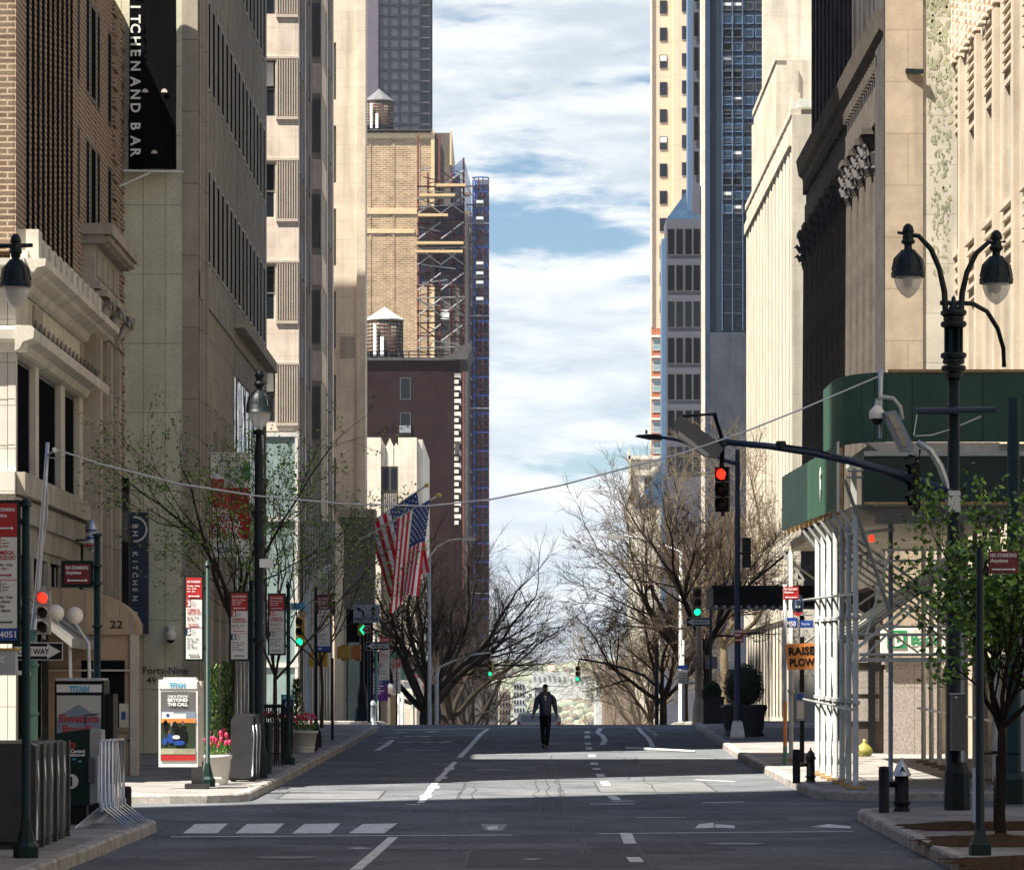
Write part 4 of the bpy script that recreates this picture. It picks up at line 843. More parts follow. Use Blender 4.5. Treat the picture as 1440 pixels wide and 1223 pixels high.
b = MB(); q = P(1131, 150, 124); b.box(q.x-.25, q.x+.5, 123.5, 125, q.z-.1, q.z+.2, 'galvw'); b.prism([(-.2,-.1),(.5,-.1),(.5,-.7),(.1,-.6)], q, Xv, Zv, (0,1,0), 'greyd')
tag(b.build('planter_box', None, q), 'grey planter ledge jutting from the stepped limestone terrace', 'planter')
# right far towers
def farbox(label, name, cat, Y, px0, px1, ytop, m, depth=4, zb=-12):
    t = thing(name, label, cat, (PX((px0+px1)/2, Y), Y, gz(Y))); s = MB(); s.box(PX(px0,Y), PX(px1,Y), Y, Y+depth, zb, PZ(ytop,Y), m); return t, s
Y = 300; t, s = farbox('tall dark blue glass tower with a bright cream corner fin', 'glass_tower', 'tower', Y, 997, 1085, -300, 'spandrel_blue')
s.box(PX(985.5,Y), PX(991,Y), Y-.6, Y+2, -10, PZ(-300,Y), 'lime4'); s.box(PX(991,Y), PX(998,Y), Y-.2, Y+2, -10, PZ(-300,Y), 'bluestrip')
s.box(PX(998,Y), PX(1060,Y), Y-.5, Y, -10, PZ(468,Y), 'greyconc')
for x in (1015, 1029.5, 1044): s.box(PX(x,Y), PX(x+.8,Y), Y-.25, Y, PZ(465,Y), PZ(-300,Y), 'bluestrip')
for y in range(-280, 460, 20): s.box(PX(1016,Y), PX(1044,Y), Y-.12, Y-.0, PZ(y+1.2,Y), PZ(y,Y), 'spandrel_grey')
s.build('wall', t); rg = random.Random(8)
for i in range(24):
    for x in (1016, 1030.2): window(t, Fr(PX(x,Y), Y, 1, 0), 0, .82, PZ(300-i*19,Y), PZ(288-i*19,Y)+.0, .08, 'blue' if rg.random() < .5 else 'blind' if rg.random() < .2 else 'dark')
    for x in (1046, 1062): window(t, Fr(PX(x,Y), Y, 1, 0), 0, .82, PZ(300-i*19,Y), PZ(288-i*19,Y), .08, 'blue' if i % 3 else 'plain')
b = MB()
for i in range(50): b.box(PX(1016,Y), PX(1044,Y), Y-.14, Y-.02, PZ(464-i*3.1,Y), PZ(462.8-i*3.1,Y), 'spandrel_blue')
b.build('louvre', t)
Y = 262; t, s = farbox('narrow grey glass office building with a sloping glass cap, left of the dark blue tower', 'office_building', 'building', Y, 937, 986, 308, 'spandrel_grey')
s.box(PX(975,Y), PX(985.5,Y), Y+1, Y+4, 0, PZ(-200,Y), 'spandrel_grey'); s.box(PX(969,Y), PX(975,Y), Y+2, Y+4, 0, PZ(-200,Y), 'bluestrip'); s.box(PX(931,Y), PX(937,Y), Y+.3, Y+3, -10, PZ(335,Y), 'bluestrip')
s.add([P(937,308,Y), P(986,308,Y), P(986,262,Y+8), P(975,260,Y+8), P(968,266,Y+7)], [(0,1,2,3,4)], 'glassb')
s.add([P(892,715,Y-2), P(931,714,Y-2), P(936,650,Y+1), P(930,652,Y+1)], [(0,1,2,3)], 'glassb'); s.build('wall', t)
for i in range(7):
    for x in (938, 950, 962.5, 974): window(t, Fr(PX(x,Y), Y, 1, 0), 0, .60, PZ(359+i*51,Y), PZ(321+i*51,Y), .08, 'dark' if (i+int(x)) % 4 else 'plain')
for i in range(6): window(t, Fr(PX(976,Y), Y+.9, 1, 0), 0, .44, PZ(245-i*49,Y), PZ(210-i*49,Y), .05, 'dark')
Y = 400; t, s = farbox('tall peach coloured tower with small square dark windows against the sky', 'stone_tower', 'tower', Y, 916, 970, -400, 'tower_tan', 3)
s.box(PX(947,Y), PX(970,Y), Y-1.0, Y, PZ(460,Y), PZ(-400,Y), 'tower_tan'); s.box(PX(915,Y), PX(917,Y), Y-.3, Y, PZ(460,Y), PZ(-400,Y), 'white_stone')
s.box(PX(916,Y), PX(931,Y), Y-.4, Y-.0, -10, PZ(462,Y), 'redbrick')
for i in range(6): s.box(PX(915.5,Y), PX(931,Y), Y-.7, Y-.41, PZ(475+i*29,Y), PZ(472+i*29,Y), 'white_stone')
s.build('wall', t)
for i in range(24):
    window(t, Fr(PX(927.5,Y), Y, 1, 0), 0, .88, PZ(402-i*38.2+38.2,Y), PZ(383-i*38.2+38.2,Y), .08, 'blind' if i in (6, 9) else 'plain')
    if i > 3: window(t, Fr(PX(958,Y), Y-1, 1, 0), 0, .95, PZ(402-i*38.2+38.2,Y), PZ(383-i*38.2+38.2,Y), .08, 'plain')
for i in range(6): window(t, Fr(PX(917.5,Y), Y-.4, 1, 0), 0, .95, PZ(493+i*29,Y), PZ(477+i*29,Y), .08, 'pale')
Y = 340; t, s = farbox('small cream terracotta building with a round medallion peeping above the bare trees', 'terracotta_building', 'building', Y, 884, 937, 668, 'cream', 3)
s.box(PX(883,Y), PX(938,Y), Y-.5, Y+3, PZ(646,Y), PZ(641,Y), 'stone1'); s.box(PX(884.5,Y), PX(937,Y), Y-.2, Y+3, PZ(668,Y), PZ(646,Y), 'cream'); s.box(PX(883.5,Y), PX(886.5,Y), Y-.5, Y+1, PZ(700,Y), PZ(631,Y), 'cream')
s.lathe(P(921,662,Y)-Yv*.25, [(.4,0),(.4,.12),(.3,.2)], 'stone2', 14, axis=(0,-1,0)); s.build('wall', t)
for x in (905, 919): window(t, Fr(PX(x,Y), Y, 1, 0), 0, .85, PZ(695,Y), PZ(670,Y), .08, 'sash')
# far side street walls on both sides beyond the crest
for i, (Y, x0, x1, yt, m, lab) in enumerate(((560,686,700,968,'dkstone2','dark low stone building with an arched opening at the far end of the left trees'),(900,702,718,972,'brick1','small brown brick house far down the hill on the left'),(950,722,738,958,'farwhite','narrow white house far down the hill right of the brown brick one'),(700,850,885,930,'brick1','dull brick building far down the street behind the right trees'),(800,838,850,930,'farwhite','pale building far down the street at the right edge of the gap'))):
    t, s = farbox(lab, 'distant_building', 'building', Y, x0, x1, yt, m, 20, -22)
    k = Y/5000
    for a in range(int((x1-x0)/4)):
        for r_ in range(4): s.box(PX(x0+1+a*4,Y), PX(x0+3+a*4,Y), Y-.15, Y-.02, PZ(yt+10+r_*11,Y), PZ(yt+4+r_*11,Y), 'glassd')
    s.build('wall', t)
Y = 2500
for lab, x0, x1, y0, y1, m in (('long pale apartment building on the far hilltop', 748,800,963,944,'farwhite'),('low pale wing to the right of the hilltop apartment building', 800,830,964,948,'farwhite'),('white tower house below the hilltop building on the left', 733,744,985,958,'farwhite'),('white gabled house just below the hilltop apartment building', 752,764,982,966,'farwhite'),('broad pale block lower left on the far hill', 728,742,1004,980,'farwhite')):
    t = thing('distant_building', lab, 'building', P((x0+x1)/2, y0, Y-200)); s = MB(); s.box(PX(x0,Y-200), PX(x1,Y-200), Y-200, Y-180, PZ(y0+25,Y-200), PZ(y1,Y-200), m)
    for a in range(int((x1-x0)/7)): s.box(PX(x0+2+a*7,Y-200), PX(x0+5+a*7,Y-200), Y-200.5, Y-200.1, PZ(y1+12,Y-200), PZ(y1+7,Y-200), 'greyd')
    s.build('wall', t)
b = MB(); c = P(776, 946, Y-190); b.lathe(c, [(2.6,0),(2.6,4.8),(1.8,5.4)], 'tank' if 0 else 'tan', 16); tag(b.build('water_tank', None, c), 'tan cylindrical water tank on top of the distant hilltop apartment building', 'water tank')
# ================================================================ street furniture helpers
def lamp_head(parent, q, k=1.0):
    """acorn street lantern hanging with its rim at q"""
    b = MB(); b.lathe(q, [(.245*k,-.04),(.25*k,.03),(.235*k,.05),(.225*k,.13),(.19*k,.24),(.12*k,.33),(.06*k,.37),(.055*k,.43),(.10*k,.46),(.10*k,.50),(.05*k,.52),(.055*k,.58),(.09*k,.62),(.07*k,.70),(.03*k,.74)], 'iron', 16)
    for i in range(8): a = i*math.pi/4; b.tube([q+Vector((.237*k*math.cos(a), .237*k*math.sin(a), .06)), q+Vector((.2*k*math.cos(a), .2*k*math.sin(a), .23)), q+Vector((.08*k*math.cos(a), .08*k*math.sin(a), .36))], .012, 'iron', 4)
    b.build('lamp_shade', parent); b = MB(); b.lathe(q, [(.205*k,-.03),(.20*k,-.10),(.165*k,-.20),(.10*k,-.29),(.02*k,-.345)], 'clear', 16); gl = b.build('globe', parent)
    b = MB(); b.lathe(q, [(.06,-.02),(.08,-.1),(.05,-.18)], 'framel', 8); b.build('bulb', gl)
def arrow2(b, O, w, h, m, A=Xv, both=True, rt=True):
    O = Vector(O); hh = h; s = 1 if rt else -1; x0, x1 = -w/2, w/2
    if both: p = [(x0,0),(x0+hh,hh),(x0+hh,hh*.35),(x1-hh,hh*.35),(x1-hh,hh),(x1,0),(x1-hh,-hh),(x1-hh,-hh*.35),(x0+hh,-hh*.35),(x0+hh,-hh)]
    else: p = [(s*x0,hh*.35),(s*(x1-hh*1.3),hh*.35),(s*(x1-hh*1.3),hh),(s*x1,0),(s*(x1-hh*1.3),-hh),(s*(x1-hh*1.3),-hh*.35),(s*x0,-hh*.35)]
    b.prism(p, O, A, Zv, (0,-.006,0), m)
def reg_sign(label, px0, px1, py0, py1, Y, pole_px, ybase, blue=None, group=None, near=False, dark='red', pole='dkgreen', pr=.045, foot=True, top=None, frame=True):
    """tall street regulation panel on a post"""
    x0, x1, z1, z0 = PX(px0,Y), PX(px1,Y), PZ(py0,Y), PZ(py1,Y); xp = PX(pole_px,Y); zg = gz(Y)+SW
    t = thing('parking_sign', label, 'sign', (xp, Y, zg), group); W, Hh = x1-x0, z1-z0; fw = .035 if frame else .004
    b = MB(); zt = top if top else z1+.12
    b.tube([(xp,Y,zg),(xp,Y,zt)], [pr,pr*.85], pole, 10); b.lathe((xp,Y,zt), [(pr*1.3,0),(pr*1.3,.05),(.01,.1)], pole, 8)
    if foot: b.lathe((xp,Y,zg), [(.14,0),(.14,.12),(.10,.17),(.055,.36),(pr,.4)], pole, 8, smooth=False)
    b.build('pole', t)
    b = MB(); b.box(x0, x1, Y-.02, Y+.03, z0, z1, 'dkgreen' if frame else 'white')
    for z in (z0+.15*Hh, z0+.85*Hh): b.bar((min(x0, xp), Y+.02, z), (max(x1, xp), Y+.02, z), .05, .06, pole)
    fr_ = b.build('frame', t); a0, a1 = x0+fw, x1-fw; h = z1-z0-2*fw; bb = z0+fw; yf = Y-.024; hb = 0
    if blue: hb = .09*h; b = MB(); b.box(a0, a1, yf-.004, yf, bb, bb+hb, 'blue'); b.text(blue, (a0+.02, yf-.012, bb+hb*.25), Xv, Zv, hb*.5, 'white2', bold=.02); b.build('number_plate', fr_)
    h -= hb; bb += hb; w = a1-a0; b = MB(); zr = bb+h*.735; b.box(a0, a1, yf-.004, yf, zr, bb+h, dark); yt = yf-.012; c = (a0+a1)/2
    def tx(s_, f, hh, m, x=a0+.07*w, ww=None): b.text(s_, (x, yt, bb+h*f), Xv, Zv, h*hh, m, bold=.03, w=ww)
    tx('NO STANDING', .935, .026, 'white2', ww=w*.84)
    if near: tx('Anytime', .89, .026, 'white2', ww=w*.5)
    else:
        for i, s_ in enumerate(('Monday - Friday', '7am - 10am', '4pm - 7pm')): tx(s_, .888-.033*i, .019, 'white2', ww=w*(.8, .58, .5)[i])
    arrow2(b, (c, yt, bb+h*(.77 if not near else .80)), w*.72, h*.016, 'white2', both=not near); b.build('red_panel', fr_)
    b = MB(); b.box(a0, a1, yf-.004, yf, bb, zr-.008, 'white')
    b.box(a0, a0+w*.30, yf-.008, yf-.004, bb+h*.64, bb+h*.725, dark); b.text('3', (a0+w*.09, yt, bb+h*.653), Xv, Zv, h*.058, 'white2', bold=.04)
    for i, s_ in enumerate(('hour', 'metered', 'parking')): tx(s_, .70-.024*i, .012, 'darkred', a0+w*.36)
    tx('COMMERCIAL', .59, .03, dark, ww=w*.82); tx('VEHICLES ONLY', .55, .03, dark, ww=w*.9); tx('Monday - Friday', .50, .018, 'darkred', ww=w*.76); tx('7am - 6pm', .47, .018, 'darkred', ww=w*.5); arrow2(b, (c-.05*w, yt, bb+h*.425), w*.66, h*.014, dark)
    b.box(a0, a1, yf-.007, yf-.004, bb+h*.382, bb+h*.388, dark)
    b.box(a0, a0+w*.30, yf-.008, yf-.004, bb+h*.29, bb+h*.375, 'navy'); b.text('5', (a0+w*.09, yt, bb+h*.303), Xv, Zv, h*.058, 'white2', bold=.04)
    for i, s_ in enumerate(('hour', 'metered', 'parking')): tx(s_, .35-.024*i, .012, 'greyd', a0+w*.36)
    for i, s_ in enumerate(('Monday - Friday', '7am - Midnight', 'Saturday', '8am - Midnight')): tx(s_, .24-.036*i, .018, 'navy', ww=w*(.76, .66, .42, .66)[i])
    arrow2(b, (c, yt, bb+h*.05), w*.66, h*.014, 'greend'); b.build('white_panel', fr_); return t
def small_reg(parent, x0, x1, y0, y1, Y, m='darkred', txt=('NO STANDING','Anytime'), arr='both', name='sign_panel'):
    b = MB(); a, c, z0, z1 = PX(x0,Y), PX(x1,Y), PZ(y1,Y), PZ(y0,Y); b.box(a, c, Y-.02, Y, z0, z1, m); h = z1-z0; w = c-a
    for i, s_ in enumerate(txt): b.text(s_, (a+.05*w, Y-.028, z1-h*(.26+.24*i)), Xv, Zv, h*.16, 'white2', bold=.03, w=w*(.88 if i == 0 else .6))
    if arr: arrow2(b, ((a+c)/2, Y-.028, z0+h*.18), w*.8, h*.09, 'white2', both=arr == 'both', rt=arr != 'l')
    return b.build(name, parent)
def one_way(parent, x0, x1, y0, y1, Y, right=True):
    b = MB(); a, c, z0, z1 = PX(x0,Y), PX(x1,Y), PZ(y1,Y), PZ(y0,Y); w, h = c-a, z1-z0; b.box(a, c, Y-.01, Y, z0, z1, 'white'); e = h*.05; b.box(a+e, c-e, Y-.016, Y-.01, z0+e, z1-e, 'black')
    s = 1 if right else -1; xc = (a+c)/2; zc = (z0+z1)/2; hw = w/2-h*.12
    b.prism([(-s*hw,h*.27),(s*(hw-h*.75),h*.27),(s*(hw-h*.75),h*.42),(s*hw,0),(s*(hw-h*.75),-h*.42),(s*(hw-h*.75),-h*.27),(-s*hw,-h*.27)], (xc, Y-.017, zc), Xv, Zv, (0,-.004,0), 'white')
    b.text('ONE WAY', (xc-s*h*.22, Y-.026, zc-h*.17), Xv, Zv, h*.33, 'black', 'C', bold=.02, w=w*.62); return b.build('one_way_panel', parent)
def signal(parent, px, py0, py1, Y, body='yellow', lit='r', yaw=0.0, k=None):
    """three lens traffic signal head facing the viewer, turned by yaw degrees"""
    z1, z0 = PZ(py0,Y), PZ(py1,Y); s = (z1-z0)/3; x = PX(px,Y); ca, sa = math.cos(R(yaw)), math.sin(R(yaw))
    F_ = Vector((-sa, -ca, 0)); S_ = Vector((ca, -sa, 0))      # facing, sideways
    c0 = Vector((x, Y, z0)); w = s*.46; b = MB()
    for i in range(3):
        q = c0+Zv*(s*(i+.5)); vsq = [q+S_*(w*a)+F_*(.0+e*s*.30-.15*s)+Zv*(s*.48*c) for a in (-1, 1) for e in (0, 1) for c in (-1, 1)]; b.add(vsq, BOXF, body)
    b.bar(c0-Zv*.06, c0+Zv*(3*s+.06), s*.2, s*.2, body); hs = b.build('housing', parent)
    for i in range(3):
        q = c0+Zv*(s*(i+.5))+F_*(s*.15); m = {'r':'redlamp','g':'greenlamp'}[lit] if (lit == 'r' and i == 2) or (lit == 'g' and i == 0) else 'lensdk'
        b = MB(); b.lathe(q, [(s*.36,0),(s*.36,.01),(s*.2,.03)], m, 16, axis=F_); le = b.build('lens', hs)
        b = MB(); n = 14; vs_ = []; A2 = S_
        for r_ in (s*.40, s*.385):
            for dd in (0, 1):
                for kx in range(n):
                    a = R(-40+260*kx/(n-1)); vs_.append(q+A2*(math.cos(a)*r_)+Zv*(math.sin(a)*r_)+F_*(dd*s*(.50 if 20 < -40+260*kx/(n-1) < 160 else .28)))
        fs_ = [(kx, kx+1, n+kx+1, n+kx) for kx in range(n-1)]+[(2*n+kx, 2*n+kx+1, 3*n+kx+1, 3*n+kx) for kx in range(n-1)]+[(n+kx, n+kx+1, 3*n+kx+1, 3*n+kx) for kx in range(n-1)]
        b.add(vs_, fs_, body if lit != 'x' else 'black', True); b.build('visor', le)
def post(label, name, cat, px, ytop, Y, r, m, foot=None, group=None):
    zg = gz(Y)+SW; t = thing(name, label, cat, (PX(px,Y), Y, zg), group); b = MB(); x = PX(px,Y); b.tube([(x,Y,zg),(x,Y,PZ(ytop,Y))], [r, r*.85], m, 12)
    if foot: b.lathe((x,Y,zg), foot, m, 8, smooth=False)
    b.build('pole', t); return t
FOOT = [(.15,0),(.15,.13),(.11,.2),(.06,.4),(.05,.44)]
# ================================================================ left foreground
# parking regulation panels
reg_sign('large red and white parking panel with a blue number strip at the picture edge', -13, 29, 703, 905, 38.0, 36.5, 1207, '54051', near=True, pr=.05, top=PZ(712,38), group='parking regulation panels')
reg_sign('first tall framed parking panel right of the advertising panel, on its own dark green post', 259, 287, 809, 929, 61, 292, 1118, group='parking regulation panels', top=PZ(795,61))
reg_sign('second framed parking panel, crossed by the dark tree trunk', 322.5, 351, 831, 929, 66.5, 354, 1090, group='parking regulation panels', foot=False)
reg_sign('third parking panel hung with green leaves', 376.5, 402, 834, 921, 72, 405.5, 1065, group='parking regulation panels')
reg_sign('fourth parking panel, dark red over pale, above the yellow signal box', 444.5, 466, 836, 917, 92, 444.5, 1040, '40', dark='darkred', group='parking regulation panels', pole='iron')
reg_sign('parking panel on a green pole behind the small one way arrow', 533.5, 547.5, 896, 962, 140, 529, 1018, '51', foot=False, group='parking regulation panels', pole='polegreen', frame=False)
reg_sign('small parking panel in front of the dark green shed', 552.5, 563.5, 926, 975, 165, 558, 1018, foot=False, group='parking regulation panels', pole='iron', frame=False)
reg_sign('thin sunlit parking panel just left of the thick black trunk', 579, 586, 949, 996, 185, 582, 1018, foot=False, group='parking regulation panels', pole='iron', frame=False)
reg_sign('parking panel between two black trunks over a black arrow sign', 594, 604, 956, 1005, 195, 599, 1018, '4', foot=False, group='parking regulation panels', pole='iron', frame=False)
# hanging signal pole with slanted mast
Y = 47; t = thing('traffic_signal', 'worn grey green traffic signal showing red under a leaning silver mast', 'traffic signal', base(43, Y))
b = MB(); x = PX(43,Y); b.tube([(x,Y,gz(Y)+SW),(x,Y,PZ(925,Y)),(PX(46,Y),Y,PZ(885,Y))], [.10,.095,.05], 'polegreen', 12)
for y in (1003, 935): b.lathe((x,Y,PZ(y,Y)), [(.11,-.02),(.115,0),(.11,.02)], 'polegreen', 12)
b.lathe((x,Y,gz(Y)+SW), [(.2,0),(.2,.3),(.13,.42)], 'polegreen', 10); b.build('pole', t)
b = MB(); b.tube([P(45,905,Y), P(52,840,Y), P(58,760,Y), P(63,690,Y), P(67,622,Y)], [.045,.04,.035,.03,.025], 'alu', 8)
b.tube([P(75,634,Y-.3), P(79,632,Y-.3)], .04, 'white', 6); b.tube([P(66,648,Y), P(70,643,Y), P(84,646,Y-.2), P(91,641,Y-.2), P(92,636,Y-.2)], .010, 'alu', 5); b.tube([P(66,648,Y), P(64,660,Y), P(67,690,Y), P(66,730,Y), P(57,790,Y), P(53,860,Y)], .012, 'alu', 5)
b.tube([P(67,640,Y), P(77,633,Y-.3)], .015, 'alu', 5); b.build('mast', t)
signal(t, 62, 830, 892, Y-.2, 'framel', 'r', 12)
b = MB()
for y in (838, 862, 886): b.bar(P(48,y,Y), P(60,y,Y-.1), .03, .03, 'alu')
b.build('bracket', t); one_way(t, 17, 88.5, 903, 928, Y-.25, True)
b = MB(); b.tube([P(40,915,Y), P(52,915,Y-.24)], .02, 'alu', 6); b.build('bracket', t)
Y = 45.5; t = thing('pedestrian_signal', 'grey pedestrian signal box cut by the left picture edge', 'pedestrian signal', P(8, 950, Y)); b = MB(); b.box(PX(-18,Y), PX(21,Y), Y, Y+.25, PZ(949,Y), PZ(914,Y), 'alu'); b.box(PX(-18,Y), PX(24,Y), Y-.02, Y+.3, PZ(914,Y), PZ(911,Y), 'yellow')
b.bar(P(21,945,Y+.1), P(41,947,Y+1.3), .05, .05, 'alu'); b.build('housing', t); b = MB(); b.text('<', (PX(-3,Y), Y-.01, PZ(934,Y)), Xv, Zv, .12, 'white2', bold=.02); b.build('symbol', t)
# small no standing sign on dark post
Y = 50.5; t = post('small dark red NO STANDING sign on a dark ribbed post over the awning', 'parking_sign', 'sign', 136.5, 752, Y, .055, 'dkgreen', FOOT)
b = MB(); b.box(PX(86,Y), PX(131,Y), Y-.01, Y+.04, PZ(826,Y), PZ(788,Y), 'dkgreen'); b.bar(P(128,795,Y+.03), P(140,795,Y+.03), .04, .05, 'dkgreen'); b.bar(P(128,820,Y+.03), P(140,820,Y+.03), .04, .05, 'dkgreen')
for y in (752, 795, 820, 880): b.lathe((PX(136.5,Y),Y,PZ(y,Y)), [(.07,-.02),(.08,0),(.07,.02)], 'dkgreen', 10)
b.build('frame', t); small_reg(t, 91, 127, 793, 821, Y-.015)
# twin lamp at the left edge
Y = 52; xp = PX(-75,Y); t = thing('street_lamp', 'black acorn lantern hanging at the left picture edge', 'street lamp', (xp, Y, gz(Y)+SW)); b = MB()
b.tube([(xp,Y,gz(Y)+SW),(xp,Y,PZ(470,Y))], [.11,.08], 'iron', 12); b.lathe((xp,Y,gz(Y)+SW), [(.22,0),(.22,.6),(.12,.75)], 'iron', 8, smooth=False); b.build('pole', t)
b = MB(); b.tube([P(-75,470,Y), P(-60,400,Y), P(-30,356,Y), P(0,346,Y), P(46,345,Y)], [.05,.045,.04,.035,.03], 'iron', 8); b.lathe(P(22,352,Y), [(.02,-.16),(.07,-.1),(.09,.05),(.05,.15),(.06,.2)], 'iron', 10); b.build('arm', t)
lamp_head(t, P(22,400,Y), .93)
# lamp post x=365
Y = 65; t = thing('street_lamp', 'tall black lamp post with a single acorn lantern in front of the concrete building', 'street lamp', base(364, Y)); b = MB(); x = PX(364,Y)
b.tube([(x,Y,gz(Y)+SW),(x,Y,PZ(640,Y)),(x,Y,PZ(604,Y))], [.085,.08,.05], 'iron', 12)
for y in (608, 720, 765, 900): b.lathe((x,Y,PZ(y,Y)), [(.10,-.04),(.12,0),(.10,.04)], 'iron', 10)
b.lathe((x,Y,gz(Y)+SW), [(.17,0),(.17,.4),(.12,.55),(.09,.9)], 'iron', 8, smooth=False); b.box(x+.02, x+.25, Y-.1, Y+.1, PZ(798,Y), PZ(786,Y), 'white'); b.build('pole', t)
b = MB(); b.tube([(x,Y,PZ(640,Y)),(x-.02,Y+.1,PZ(560,Y)),(x,Y-.2,PZ(528,Y)),(x+.0,Y-.35,PZ(535,Y))], [.04,.035,.03,.03], 'iron', 8); b.build('arm', t); lamp_head(t, P(365,577,Y-.4), 1.0)
# kiosk with poster
Y = 49.5; t = thing('phone_kiosk', 'dark kiosk with TITAN header and red scrawled poster behind the green news box', 'kiosk', base(115, Y)); b = MB()
b.box(PX(77,Y), PX(146,Y), Y, Y+.7, gz(Y)+SW, PZ(956,Y), 'black'); b.box(PX(79,Y), PX(144,Y), Y-.05, Y+.72, PZ(957,Y), PZ(953,Y), 'alu'); b.box(PX(144,Y), PX(157,Y), Y+.2, Y+.8, gz(Y)+.6, PZ(975,Y), 'black'); b.build('body', t)
b = MB(); b.box(PX(80,Y), PX(143,Y), Y-.03, Y, PZ(973,Y), PZ(962,Y), 'white'); b.text('TITAN', (PX(97.5,Y), Y-.04, PZ(972,Y)), Xv, Zv, .075, 'cyan', bold=.05, w=.28); b.build('header', t)
b = MB(); b.box(PX(80,Y), PX(142,Y), Y-.02, Y, PZ(1060,Y), PZ(977,Y), 'bluegrey'); b.add([P(80,978,Y-.022), P(142,978,Y-.022), P(142,1010,Y-.022), P(110,990,Y-.022), P(80,1008,Y-.022)], [(0,1,2,3,4)], 'farwhite')
b.text('Elevations', (PX(84,Y), Y-.03, PZ(1015,Y)), Xv, Zv, .11, 'red', bold=.02, w=.54); b.text('Broadly', (PX(89,Y), Y-.03, PZ(1029,Y)), Xv, Zv, .10, 'red', bold=.02, w=.46); b.bar(P(120,1005,Y-.03), P(140,1003,Y-.03), .006, .012, 'black'); b.bar(P(120,1005,Y-.03), P(120,1020,Y-.03), .012, .006, 'black'); b.build('poster', t)
# news box
Y = 47; t = thing('news_box', 'dark green Grand Central Partnership news box with a silver side and white i symbol', 'news box', base(110, Y)); b = MB(); zg = gz(Y)+SW
b.prism([(PX(79,Y),PZ(1132,Y)),(PX(79,Y),PZ(1031,Y)),(PX(90,Y),PZ(1029,Y)),(PX(126,Y),PZ(1024,Y)),(PX(126,Y),PZ(1132,Y))], (0,Y,0), Xv, Zv, (0,.35,0), 'dkgreen'); b.prism([(PX(126.2,Y),PZ(1130,Y)),(PX(126.2,Y),PZ(1024,Y)),(PX(142,Y),PZ(1026,Y)),(PX(142,Y),PZ(1060,Y)),(PX(137,Y),PZ(1062,Y)),(PX(137,Y),PZ(1128,Y))], (0,Y+.02,0), Xv, Zv, (0,.45,0), 'steel'); b.box(PX(125,Y), PX(134,Y), Y-.03, Y, PZ(1100,Y), PZ(1065,Y), 'greyd'); b.build('body', t)
b = MB(); b.box(PX(91,Y), PX(121,Y), Y+.05, Y+.3, zg, PZ(1131.5,Y), 'black'); b.build('pedestal', t)
b = MB(); yy = Y-.012; b.text('Grand Central', (PX(80,Y), yy, PZ(1058,Y)), Xv, Zv, .045, 'white2', bold=.03, w=.37); b.text('PARTNERSHIP', (PX(80,Y), yy, PZ(1063,Y)), Xv, Zv, .03, 'white2', bold=.03, w=.38)
for i in range(4): b.box(PX(86+i*8,Y), PX(91+i*8,Y), yy, yy+.01, PZ(1068+3*(i % 2),Y), PZ(1066+3*(i % 2),Y), 'cyan')
b.box(PX(97,Y), PX(106,Y), yy, yy+.01, PZ(1052,Y), PZ(1044,Y), 'red'); b.box(PX(100,Y), PX(103,Y), yy-.01, yy, PZ(1050,Y), PZ(1046,Y), 'dkgreen')
b.prism([(.098*math.cos(k*.314), .098*math.sin(k*.314)) for k in range(20)], (PX(100,Y),Y-.003,PZ(1098,Y)), Xv, Zv, (0,-.004,0), 'white'); b.text('i', (PX(100,Y), Y-.014, PZ(1104,Y)), Xv, Zv, .12, 'black', 'C', bold=.05); b.build('lettering', t)
# barricades
Y = 45.6; t0 = None
for i in range(4):
    yy = Y+i*.16; xo = PX(142+i*5.2, yy); t = thing('crowd_barrier', ('foremost','second','third','rear')[i]+' of the silver steel crowd barriers folded together edge on', 'barrier', (xo, yy, gz(yy)+SW), 'steel crowd barriers'); z = gz(yy)+SW; b = MB()
    b.tube([(xo,yy,z+.22),(xo,yy,z+1.06),(xo,yy+.06,z+1.12),(xo,yy+1.3,z+1.12),(xo,yy+1.36,z+1.06),(xo,yy+1.36,z+.22),(xo,yy,z+.22)], .019, 'steel', 8)
    for k_ in range(5): b.tube([(xo,yy+.14+k_*.26,z+.22),(xo,yy+.14+k_*.135,z+1.12)], .008, 'steel', 5)
    fr_ = b.build('frame', t)
    for e in (0, 1.36):
        b = MB(); b.tube([(xo-.33,yy+e,z+.01),(xo-.02,yy+e,z+.26),(xo-.02,yy+e,z+.34)], .016, 'steel', 6); b.tube([(xo+.33,yy+e,z+.01),(xo+.02,yy+e,z+.26),(xo+.02,yy+e,z+.34)], .016, 'steel', 6); b.build('foot', fr_)
def bollard(label, px, y0, y1, Y, w, m='black', grp='street bollards'):
    t = thing('bollard', label, 'bollard', base(px, Y), grp); b = MB(); r = w/2*Y/5000; z = gz(Y)+SW; h = PZ(y0,Y)-z; b.lathe((PX(px,Y),Y,z), [(r,0),(r,h-.05),(r*.93,h-.01),(r*.6,h)], m, 14); b.lathe((PX(px,Y),Y,z), [(r*1.03,h-.12),(r*1.03,h-.09)], m, 14); b.build('body', t); return t
bollard('black bollard right of the crowd barriers on the near left corner', 177.5, 1105, 1168, 48.3, 15)
bollard('dark green bollard between the dark newspaper racks and the meter', 378, 1015, 1090, 67, 9, 'dkgreen'); bollard('slim green bollard half behind the greener bollard beside the racks', 371, 1021, 1085, 68.5, 8, 'dkgreen')
bollard('squat black bollard beside the last white planter', 443, 1021, 1062, 80.5, 8); bollard('shorter black bollard right of the last planter, nearest the kerb', 448.5, 1032, 1058, 83, 8)
